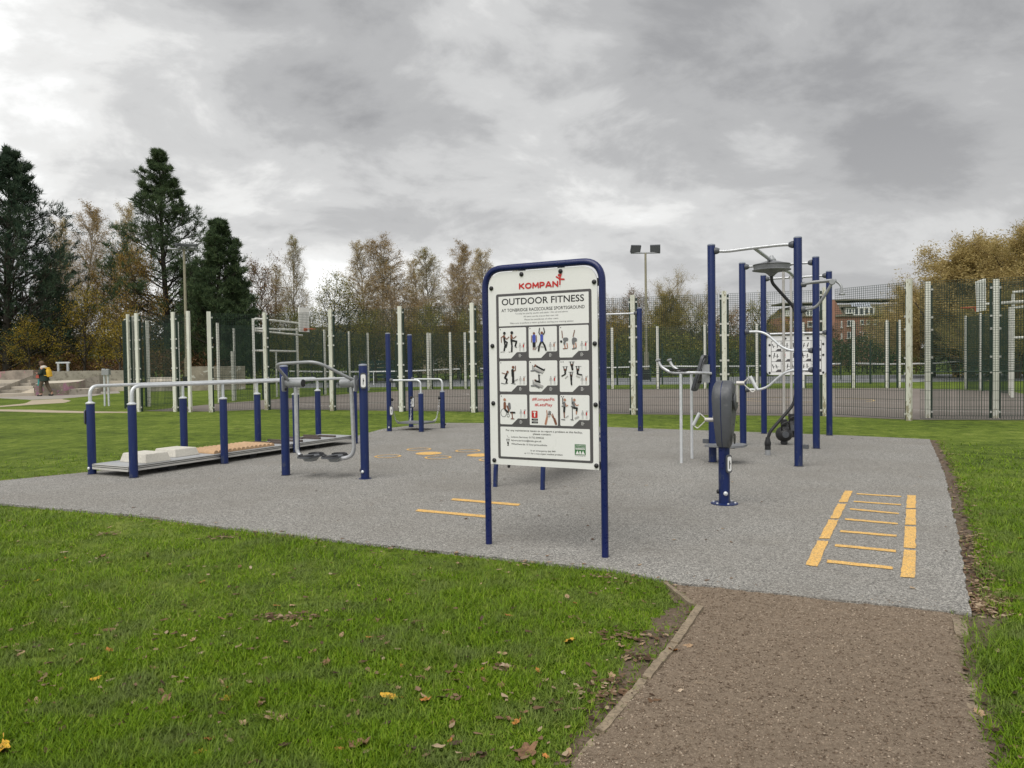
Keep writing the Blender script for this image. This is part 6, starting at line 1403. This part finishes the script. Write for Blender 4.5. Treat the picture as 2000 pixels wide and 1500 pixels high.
TR = [
 ('pine_broad', 15, 282, 57, 'huge dark pine filling the left edge of the picture', 'pine_tree', 1.05),
 ('pine_broad', -90, 330, 60, 'dark pine behind the left edge pine, mostly out of frame', 'pine_tree', 1.1),
 ('pine_broad', 95, 520, 64, 'low dark pine spreading right of the left edge pine', 'pine_tree', 1.1),
 ('pine_tall', 330, 290, 62, 'tallest pointed pine with bare lower trunk', 'pine_tree', 1.38),
 ('pine_dense', 432, 424, 57, 'dense dark pine right of the tallest pine', 'pine_tree', 1.10),
 ('pine_dense', 385, 520, 66, 'shorter dark pine between the two tall pines', 'pine_tree', 1.25),
 ('pine_dense', 465, 520, 60, 'low dark pine on the right flank of the dense pine', 'pine_tree', 1.0),
 ('birch0', 160, 383, 72, 'pale bare birch rising behind the left pines', 'birch_tree', 1.0),
 ('birch1', 115, 420, 78, 'faint bare birch close behind the left edge pine', 'birch_tree', .9),
 ('birch1', 245, 392, 80, 'thin bare birch left of the tallest pine', 'birch_tree', .85),
 ('leafy0', 262, 462, 58, 'rounded golden brown tree in front of the tallest pine', 'deciduous_tree', .78),
 ('leafy0', 205, 500, 64, 'golden brown tree left of the rounded one', 'deciduous_tree', .72),
 ('leafy1', 165, 545, 56, 'yellow-leaved tree under the left pines', 'deciduous_tree', .95),
 ('leafy1', 60, 610, 54, 'small yellow-leaved tree behind the skate park bank', 'deciduous_tree', 1.2),
 ('leafy1', 232, 590, 53, 'low yellow tree just left of the court corner', 'deciduous_tree', 1.1),
 ('leafy3', 300, 560, 68, 'russet tree between the golden tree and the floodlight', 'deciduous_tree', .9),
 ('leafy3', 515, 484, 66, 'red-brown tree right of the dense pine', 'deciduous_tree', .62),
 ('leafy3', 400, 600, 60, 'low russet tree behind the court entrance', 'deciduous_tree', 1.2),
 ('birch2', 577, 458, 70, 'slender bare birch standing clear of the pines', 'birch_tree', .75),
 ('birch1', 540, 515, 74, 'bare birch behind the red-brown tree', 'birch_tree', .8),
 ('leafy2', 655, 520, 60, 'olive-leaved tree with open crown left of the birches', 'deciduous_tree', .85),
 ('leafy2', 610, 590, 58, 'low olive tree behind the left basketball board', 'deciduous_tree', .95),
 ('birch1', 718, 465, 62, 'orange-tinted birch, first of the middle row', 'birch_tree', 1.15),
 ('birch0', 785, 455, 62, 'widest and tallest birch of the middle row', 'birch_tree', 1.45),
 ('bare1', 765, 560, 58, 'bare forked tree under the widest birch', 'deciduous_tree', .8),
 ('birch2', 845, 482, 63, 'birch with dark twigs right of the widest birch', 'birch_tree', 1.25),
 ('birch0', 895, 462, 65, 'tall narrow birch of the middle row', 'birch_tree', 1.05),
 ('birch1', 955, 483, 64, 'birch just left of the sign', 'birch_tree', 1.2),
 ('birch2', 1010, 520, 66, 'birch hidden behind the sign', 'birch_tree', .9),
 ('leafy2', 840, 585, 58, 'olive tree low among the middle birches', 'deciduous_tree', 1.0),
 ('leafy2', 735, 600, 57, 'olive bush-like tree below the orange birch', 'deciduous_tree', 1.1),
 ('leafy2', 925, 590, 58, 'olive tree low beside the sign', 'deciduous_tree', .9),
 ('birch2', 750, 500, 68, 'birch seen between the orange and the widest birch', 'birch_tree', 1.2),
 ('birch1', 820, 500, 69, 'tan birch filling the gap right of the widest birch', 'birch_tree', 1.2),
 ('birch0', 920, 505, 70, 'pale birch behind the tall narrow one', 'birch_tree', 1.2),
 ('leafy2', 690, 560, 61, 'olive tree with dense low crown under the orange birch', 'deciduous_tree', 1.0),
 ('leafy1', 795, 590, 60, 'yellow-green tree low under the widest birch', 'deciduous_tree', 1.0),
 ('leafy0', 880, 600, 61, 'tan low tree under the tall narrow birch', 'deciduous_tree', 1.0),
 ('leafy2', 560, 590, 62, 'olive low tree below the slender clear birch', 'deciduous_tree', 1.0),
 ('leafy0', 1215, 590, 76, 'tan low tree right of the sign', 'deciduous_tree', 1.1),
 ('leafy0', 1420, 600, 80, 'tan low tree between the nearest frame posts', 'deciduous_tree', 1.1),
 ('willow1', 1288, 562, 71, 'yellow-green tree just right of the floodlight mast', 'deciduous_tree', .8),
 ('leafy2', 1352, 588, 70, 'olive tree behind the leg raise station', 'deciduous_tree', .95),
 ('leafy1', 1205, 610, 70, 'low yellowish tree between the sign and the pull-up post', 'deciduous_tree', 1.0),
 ('bare1', 1190, 565, 74, 'bare reddish tree right behind the sign', 'deciduous_tree', .9),
 ('leafy3', 1250, 553, 78, 'dark brown-leaved tree behind the floodlight mast', 'deciduous_tree', .75),
 ('bare0', 1318, 520, 72, 'broad bare tree with golden twigs right of the floodlight', 'deciduous_tree', .82),
 ('bare0', 1372, 548, 76, 'smaller bare tree with golden twigs behind the nearest frame', 'deciduous_tree', .75),
 ('bare1', 1425, 590, 78, 'low bare tree between the blue frames', 'deciduous_tree', .9),
 ('leafy2', 1488, 568, 62, 'green-brown tree behind the middle blue frame', 'deciduous_tree', .82),
 ('leafy1', 1535, 600, 66, 'yellowing tree behind the hanging poles', 'deciduous_tree', .8),
 ('leafy2', 1712, 590, 100, 'thin dark tree in front of the brick block', 'deciduous_tree', .75),
 ('leafy0', 1752, 600, 92, 'tan tree screening the right end of the brick block', 'deciduous_tree', .9),
 ('bare1', 1775, 532, 58, 'small bare reddish tree at the corner of the golden willows', 'deciduous_tree', .75),
 ('willow0', 1822, 540, 53, 'lowest golden willow, nearest the brick block', 'willow_tree', 1.1),
 ('willow0', 1895, 488, 48, 'golden willow behind the right basketball board', 'willow_tree', 1.75),
 ('willow0', 1985, 428, 46, 'tallest golden willow at the right picture edge', 'willow_tree', 1.15),
 ('willow1', 2075, 402, 47, 'golden willow beyond the right picture edge', 'willow_tree', .85),
 ('willow1', 1868, 520, 51, 'golden willow filling the slope left of the right board', 'willow_tree', 1.2),
 ('willow0', 1935, 458, 50, 'golden willow between the board and the tallest willow', 'willow_tree', 1.5),
 ('willow1', 1945, 560, 42, 'low greener willow in front of the golden ones', 'willow_tree', 1.4),
]
for (key, px, yt, Y, lab, nm, wd) in TR: plant(key, px, yt, Y, lab, nm, 'tree', wd)
def hedge(label, pa, pb, h, depth, mat, n, smin, smax, seed, name='hedge', bump_=.25, hb=None):
    a, b = V3(pa), V3(pb); L = (b - a).length; u = (b - a).normalized(); nn = V3((-u.y, u.x, 0)); r = np.random.default_rng(seed)
    t_ = thing(name, tuple(a), label, 'hedge' if name == 'hedge' else 'shrub', math.atan2(u.y, u.x))
    x = r.uniform(0, L, n); y = r.uniform(-depth / 2, depth / 2, n)
    top = h * (1 + bump_ * (np.sin(x * .9 + seed) * .5 + np.sin(x * 2.3 + seed * 2) * .3 + np.sin(x * .31 + seed) * .5))
    edge_ = np.sqrt(np.clip(1 - (2 * y / depth) ** 2 * .75, 0, 1)); z = top * edge_ * r.random(n) ** .55
    v, f = leaf_quads(np.stack([x, y, z], 1), seed, smin, smax, .65, .08); link('foliage', mk('foliage', v, [f], mat), None, t_)
    segs = []
    for k in range(int(L / .9)):
        xx = L * (k + .5) / int(L / .9) + r.normal(0, .2); yy = r.normal(0, depth * .15)
        segs.append(((xx, yy, -.1), (xx + r.normal(0, .3), yy + r.normal(0, .2), h * .8), .05, .015))
    v, f = tubes(segs, 4); link('stems', mk('stems', v, [f], M['bark_dark']), None, t_)
hedge('tall dark undergrowth behind the skate park', (-52, 76, 0), (-22, 70, 0), 6.0, 5, M['lf_dark'], 16000, .16, .32, 1)
hedge('brown undergrowth in front of the pines, left', (-40, 58, 0), (-21, 56, 0), 2.6, 2.5, M['lf_brown'], 9000, .12, .24, 2)
hedge('olive undergrowth behind the left court fence', (-24, 66, 0), (-8, 64, 0), 4.2, 3.5, M['lf_olive'], 12000, .14, .26, 3)
hedge('olive and dark undergrowth below the middle birches', (-10, 66, 0), (6, 64, 0), 4.4, 3.5, M['lf_olive'], 12000, .14, .26, 4)
hedge('dark evergreen hedge behind the tennis courts, centre', (3, 70, 0), (24, 66, 0), 3.6, 3, M['lf_olive'], 15000, .14, .26, 5)
hedge('trimmed lower hedge in front of the dark hedge', (6, 63, 0), (24, 60, 0), 2.2, 1.6, M['lf_dark'], 11000, .10, .20, 6, bump_=.06)
hedge('dark hedge below the brick block', (22, 67, 0), (40, 62, 0), 2.9, 3, M['lf_dark'], 13000, .14, .24, 7)
hedge('brown scrub behind the dark evergreen hedge', (2, 78, 0), (36, 74, 0), 5.0, 4, M['lf_brown'], 14000, .14, .26, 8, bump_=.35)
hedge('dark undergrowth below the golden willows', (29, 50, 0), (46, 42, 0), 2.2, 3, M['lf_olive'], 12000, .12, .24, 9)
hedge('scrubby yellow-green bushes at the foot of the left pines', (-46, 66, 0), (-26, 62, 0), 3.4, 3, M['lf_yellow'], 8000, .12, .22, 10)
# ================================================================== grass and fallen leaves
M['grass'] = mat_leaf('grass_blade', [(.20, (.072, .128, .008)), (.40, (.128, .228, .011)), (.58, (.176, .290, .014)), (.74, (.245, .340, .032)), (.90, (.40, .41, .14))], .38, .42, ((.17, .205, .075), 2.6, .7))
NB = 330000
def smooth_noise(x, y, s, seed):
    r = np.random.default_rng(seed); o = np.zeros_like(x)
    for k in range(5):
        a, b, c = r.uniform(-1, 1, 3); o += np.sin((x * a + y * b) * s * (1 + k * .7) + c * 7) / (1 + k * .4)
    return o / 2.4
_px = rng.uniform(-480, 2480, NB * 3); _py = 712 + 60 + (1720 - 772) * rng.random(NB * 3) ** 1.0
d = _X[None] * ((_px - 1000) / FPX)[:, None] - _U[None] * ((_py - 750) / FPX)[:, None] + _F[None]
P = CV[None] + d * (-CAM_H / d[:, 2])[:, None]
x, y = P[:, 0], P[:, 1]
PADG = [(a, b) for a, b in PADR]
COURTP = [tuple(v.co[:2]) for v in court.data.vertices]
keep = ~inside(PADG, x, y) & ~inside(PATH, x, y) & ~inside(COURTP, x, y) & (y < 34)
keep &= ~(inside(SOIL, x, y) & (rng.random(len(x)) < .93)) & ~(inside(SOIL2, x, y) & (rng.random(len(x)) < .80)) & ~(inside(SOIL3, x, y) & (rng.random(len(x)) < .72))
for o_ in bpy.data.objects:
    if o_.name.startswith('footpath') or o_.name.startswith('skatepark_paving'):
        keep &= ~inside([tuple(v.co[:2]) for v in o_.data.vertices], x, y)
BARE = [(560, 1208, .21, .10), (430, 1055, .20, .10), (212, 1045, .16, .12), (180, 1066, .12, .08), (780, 1108, .14, .05), (985, 1308, .12, .06), (1900, 1040, .2, .1), (540, 1062, .1, .06), (290, 1275, .09, .05), (80, 1290, .08, .05), (900, 1270, .07, .04), (640, 1330, .07, .04), (1130, 1240, .12, .07), (350, 1450, .08, .04), (1960, 1180, .1, .06)]
for (a, b, rx, ry) in BARE:
    c = G(a, b); q = ((x - c.x) / rx) ** 2 + ((y - c.y) / ry) ** 2
    keep &= ~((q < 1) & (rng.random(len(x)) < .9 * (1 - q * .55)))
thin = smooth_noise(x, y, 2.1, 5) * .5 + smooth_noise(x, y, 7.3, 6) * .5
keep &= rng.random(len(x)) < np.clip(.85 + thin * .45, .35, 1)
keep &= rng.random(len(x)) < np.clip((15.0 - np.hypot(x, y)) / 6.0, 0, 1)
x, y = x[keep][:NB], y[keep][:NB]; n = len(x)
dist = np.hypot(x, y)
lush = 1 + .42 * smooth_noise(x, y, 3.1, 9) + .15 * smooth_noise(x, y, 9.0, 3)
ln = (.026 + .026 * rng.random(n) + .0006 * dist) * np.clip(lush, .55, 1.6)
wd = np.maximum(.0017 + .0012 * rng.random(n), .00042 * dist)
az = rng.uniform(0, 2 * np.pi, n) ; lean = np.abs(rng.normal(.70, .36, n)); bendk = rng.uniform(.2, .9, n)
dx, dy = np.cos(az), np.sin(az); sx, sy = -dy * wd, dx * wd
def pt(t_, side):
    hor_ = np.sin(lean) * ln * t_ + bendk * ln * .5 * t_ ** 2
    up = np.cos(lean) * ln * t_ * (1 - .30 * bendk * t_)
    return np.stack([x + dx * hor_ + sx * side, y + dy * hor_ + sy * side, up - .002], 1)
V = np.stack([pt(0, -1), pt(0, 1), pt(.55, .8), pt(.55, -.8), pt(1.0, 0)], 1).reshape(-1, 3)
b5 = np.arange(n) * 5
me = np_mesh('grass', V, [np.stack([b5, b5 + 1, b5 + 2, b5 + 3], 1), np.stack([b5 + 3, b5 + 2, b5 + 4], 1)])
tag(link('grass', me, M['grass']), 'short green autumn lawn grass around the fitness pad', 'grass', kind='stuff')
# ---- fallen leaves
def mat_fallen(name, c, c2):
    m, t, b, o = new_mat(name); v = coords(t, 1.0)
    n1 = noise(t, v, 3.2, 6, .65)
    t.links.new(ramp(t, n1, [(.36, c2), (.58, c)]), b.inputs['Base Color']); b.inputs['Roughness'].default_value = .6; b.inputs['Specular IOR Level'].default_value = .3
    return m
LM = {'brown': mat_fallen('leaf_brown', (.205, .115, .060), (.080, .042, .024)), 'tan': mat_fallen('leaf_tan', (.36, .245, .145), (.19, .115, .065)),
      'yellow': mat_fallen('leaf_yellow', (.62, .37, .035), (.38, .20, .04)), 'orange': mat_fallen('leaf_orange', (.44, .185, .040), (.22, .09, .03)),
      'dark': mat_fallen('leaf_dark', (.085, .052, .034), (.045, .028, .02)), 'pale': mat_fallen('leaf_pale', (.46, .37, .27), (.27, .2, .14))}
def leaf_mesh(kind, seed):
    r = random.Random(seed); n = 20; mb = MB(); V = [Vector((0, 0, 0))]
    curl = r.uniform(.2, .9); fold = r.uniform(-.3, .9)
    for k in range(n):
        a = 2 * math.pi * k / n
        rad = 1.0
        if kind == 'maple': rad = (.62 + .42 * abs(math.cos(2.5 * a)) ** .8) * (1 - .12 * (k % 2))
        elif kind == 'oak': rad = (.85 + .16 * math.cos(6 * a)) * (1 if math.cos(a) > 0 else .85)
        X, Y = math.cos(a) * rad, math.sin(a) * rad * (.8 if kind == 'maple' else .45)
        Z = curl * (X * X) * .45 + fold * abs(Y) * .5 + r.uniform(-.10, .12)
        V.append(Vector((X, Y, Z)))
    mb.add(V, [(0, 1 + k, 1 + (k + 1) % n) for k in range(n)])
    st = Vector((-1.0, 0, curl * .45)); mb.add([st, st + Vector((-.5, .03, .1)), st + Vector((-.5, -.03, .1))], [(0, 1, 2)])
    return mb.mesh('fallen_leaf', 60)
LEAVES = {(k, s): leaf_mesh(k, s * 7 + len(k)) for k in ('maple', 'oak', 'oval') for s in range(4)}
def fallen(p, size, colr, label=None, flat_=False, cap=None):
    k = random.choice(('maple', 'oak', 'oval', 'oak')) if size < .05 else random.choice(('maple', 'oak'))
    me = LEAVES[(k, random.randrange(4))]
    key = me.name + colr
    if key not in bpy.data.meshes:
        m2 = me.copy(); m2.name = key; m2.materials.clear(); m2.materials.append(LM[colr])
    o = bpy.data.objects.new('fallen_leaf', bpy.data.meshes[key]); col.objects.link(o)
    s = size * random.uniform(.68, .95); o.scale = (s, s, s * random.uniform(.7, 1.3))
    o.location = (p.x, p.y, (.006 if flat_ else .011) + s * .10)
    o.rotation_euler = (random.uniform(-.35, .35), random.uniform(-.35, .35), random.uniform(0, 6.28))
    return tag(o, label or cap, 'leaf', 'fallen leaves scattered on the lawn' if not label else None)
for (a, b, s, c_, lb) in ((394, 1141, .042, 'orange', 'orange fallen leaf alone in the middle of the left lawn'), (187, 1333, .040, 'yellow', 'bright yellow fallen leaf on the left of the near lawn'),
        (433, 1341, .034, 'tan', 'tan leaf beside a red-brown one on the near left lawn'), (447, 1348, .028, 'orange', 'red-brown leaf touching a tan leaf on the near left lawn'),
        (441, 1372, .036, 'yellow', 'thin upright yellow leaf below a tan and a brown leaf'), (760, 1366, .045, 'yellow', 'yellow leaf curled over a dark one, near lawn centre'),
        (6, 1472, .075, 'yellow', 'large bright yellow leaf at the bottom left corner'), (391, 1478, .038, 'yellow', 'yellow speckled leaf at the bottom edge of the lawn'),
        (536, 1410, .072, 'tan', 'big tan curled leaf standing up in the near grass'), (703, 1465, .055, 'brown', 'brown cupped leaf near the bottom edge below the sign'),
        (285, 1452, .04, 'tan', 'tan leaf at the bottom edge left of a yellow one'), (211, 1236, .045, 'brown', 'brown leaf leaning in grass at left, dark stalk'),
        (637, 1302, .048, 'brown', 'red-brown leaf pair below the bare leaf-filled patch'), (720, 1250, .032, 'orange', 'small orange-tan leaf right of the bare patch'),
        (993, 1208, .040, 'orange', 'orange leaf standing in the grass in front of the sign posts'), (1113, 1257, .045, 'yellow', 'yellow leaf in the grass left of the path edging'),
        (130, 1094, .038, 'orange', 'orange leaf on the upper left lawn near the pad edge'), (284, 1092, .05, 'brown', 'reddish brown leaf on the upper left lawn'),
        (72, 1139, .03, 'yellow', 'small slim yellow leaf at the far left of the lawn'), (1028, 1475, .06, 'brown', 'curled brown leaf at the bottom edge left of the path'),
        (940, 1482, .05, 'dark', 'dark curled leaf near the bottom edge, centre'), (20, 1020, .03, 'tan', None), (1340, 1266, .045, 'tan', 'tan leaf lying on the path by the edging board'),
        (1316, 1275, .04, 'orange', 'orange-tan leaf lying against the path edging board'), (320, 1377, .05, 'brown', 'brown folded leaf with pale edge on the near left lawn'),
        (1995, 1056, .05, 'orange', 'orange leaf on the right lawn at the picture edge'), (1325, 1355, .035, 'pale', 'pale pinkish leaf lying flat on the hoggin path'), (1108, 1170, .04, 'tan', None), (1100, 1320, .04, 'pale', None)):
    fallen(G(a, b), s, c_, lb, a > 1310 and a < 1900, 'tan leaf fallen on the lawn' if not lb else None)
CAPS = {'brown': 'brown leaf fallen among the grass blades', 'tan': 'tan leaf fallen among the grass blades', 'dark': 'dark rotting leaf fallen among the grass blades', 'orange': 'small orange leaf fallen among the grass blades', 'pale': 'pale dry leaf fallen among the grass blades'}
cnt = 0
while cnt < 190:
    a = random.uniform(0, 2000); b = 1000 + 500 * random.random() ** .8
    p = G(a, b)
    ax, ay = np.array([p.x]), np.array([p.y])
    if inside(PADG, ax, ay)[0] or inside(PATH, ax, ay)[0]: continue
    if a > 1850 and random.random() < .5: continue
    c_ = random.choices(('brown', 'tan', 'dark', 'orange', 'pale'), (6, 4, 5, 1.0, .6))[0]
    fallen(p, random.uniform(.018, .036), c_, None, False, CAPS[c_]); cnt += 1
# litter gathered along the edges and in the bare patch
def litter(pts, sizes, name, label):
    n = len(pts); V = []; Fc = []; r = np.random.default_rng(len(pts))
    P = np.array(pts); s = r.uniform(*sizes, n); an = r.uniform(0, 6.28, n)
    base = np.array([(-1, 0, .15), (-.3, .45, .25), (.5, .38, .1), (1, 0, .3), (.45, -.4, .2), (-.35, -.42, .1)])
    B = base[None] * (1 + r.normal(0, .2, (n, 6, 3))); B[:, :, 2] *= r.uniform(.2, 1.6, n)[:, None]
    c, sn = np.cos(an)[:, None], np.sin(an)[:, None]
    X = (B[:, :, 0] * c - B[:, :, 1] * sn) * s[:, None] + P[:, 0:1]; Y = (B[:, :, 0] * sn + B[:, :, 1] * c) * s[:, None] + P[:, 1:2]
    Z = B[:, :, 2] * s[:, None] + P[:, 2:3]
    i6 = np.arange(n) * 6
    me = np_mesh(name, np.stack([X, Y, Z], -1).reshape(-1, 3), [np.stack([i6 + a for a in (0, 1, 2, 3)], 1), np.stack([i6 + a for a in (0, 3, 4, 5)], 1)])
    return tag(link(name, me, M['litter']), label, 'leaf litter', kind='stuff')
M['litter'] = mat_leaf('leaf_litter', [(.25, (.050, .030, .020)), (.45, (.125, .075, .045)), (.62, (.22, .145, .09)), (.8, (.40, .31, .21))], .1, .7)
pts = []
def along(poly, n, w, z=.012):
    for _ in range(n):
        i = random.randrange(len(poly) - 1); a, b = Vector(poly[i]), Vector(poly[i + 1]); p = a.lerp(b, random.random())
        pts.append((p.x + random.gauss(0, w), p.y + random.gauss(0, w), z))
along([(2.52, 4.05), (2.7, 4.4), (3.5, 5.85), (5.1, 8.8), (6.95, 12.5)], 900, .06)
along([(2.52, 4.05), (2.7, 4.4), (3.5, 5.85)], 260, .05)
along([(-7, 8.9), (-6.3, 9.45), (-5.5, 10.2)], 120, .07)
along([(.9, 4.62), (.2, 5.1), (-.8, 5.6), (-2.1, 6.2), (-3.5, 6.95), (-5, 7.6)], 130, .07, .02)
c = G(560, 1208)
for _ in range(75):
    a = random.uniform(0, 6.28); rr = random.random() ** .6; pts.append((c.x + .19 * rr * math.cos(a), c.y + .085 * rr * math.sin(a), .010))
for (a, b, nn, w) in ((430, 1052, 26, .07), (212, 1045, 30, .07), (985, 1308, 22, .05), (1240, 1250, 60, .10), (1180, 1360, 60, .10), (1195, 1335, 20, .05), (1250, 1290, 25, .05), (560, 1050, 14, .05)):
    c = G(a, b)
    for _ in range(nn): pts.append((c.x + random.gauss(0, w), c.y + random.gauss(0, w * .6), .012))
for _ in range(150):   # bits blown onto the pad
    i = random.randrange(len(PAD)); a, b = Vector(PAD[i]), Vector(PAD[(i + 1) % len(PAD)]); p = a.lerp(b, random.random()).lerp(Vector((0.5, 9.5)), random.random() ** 2 * .9)
    pts.append((p.x, p.y, ZP + .002))
kk = 0
while kk < 420:        # broken leaves sunk in the near lawn
    p = G(random.uniform(0, 2000), 1010 + 490 * random.random() ** .8); ax, ay = np.array([p.x]), np.array([p.y])
    if inside(PADG, ax, ay)[0] or inside(PATH, ax, ay)[0]: continue
    pts.append((p.x, p.y, random.uniform(.010, .020))); kk += 1
litter(pts, (.010, .026), 'leaf_litter', 'brown leaf litter gathered along the pad and path edges')
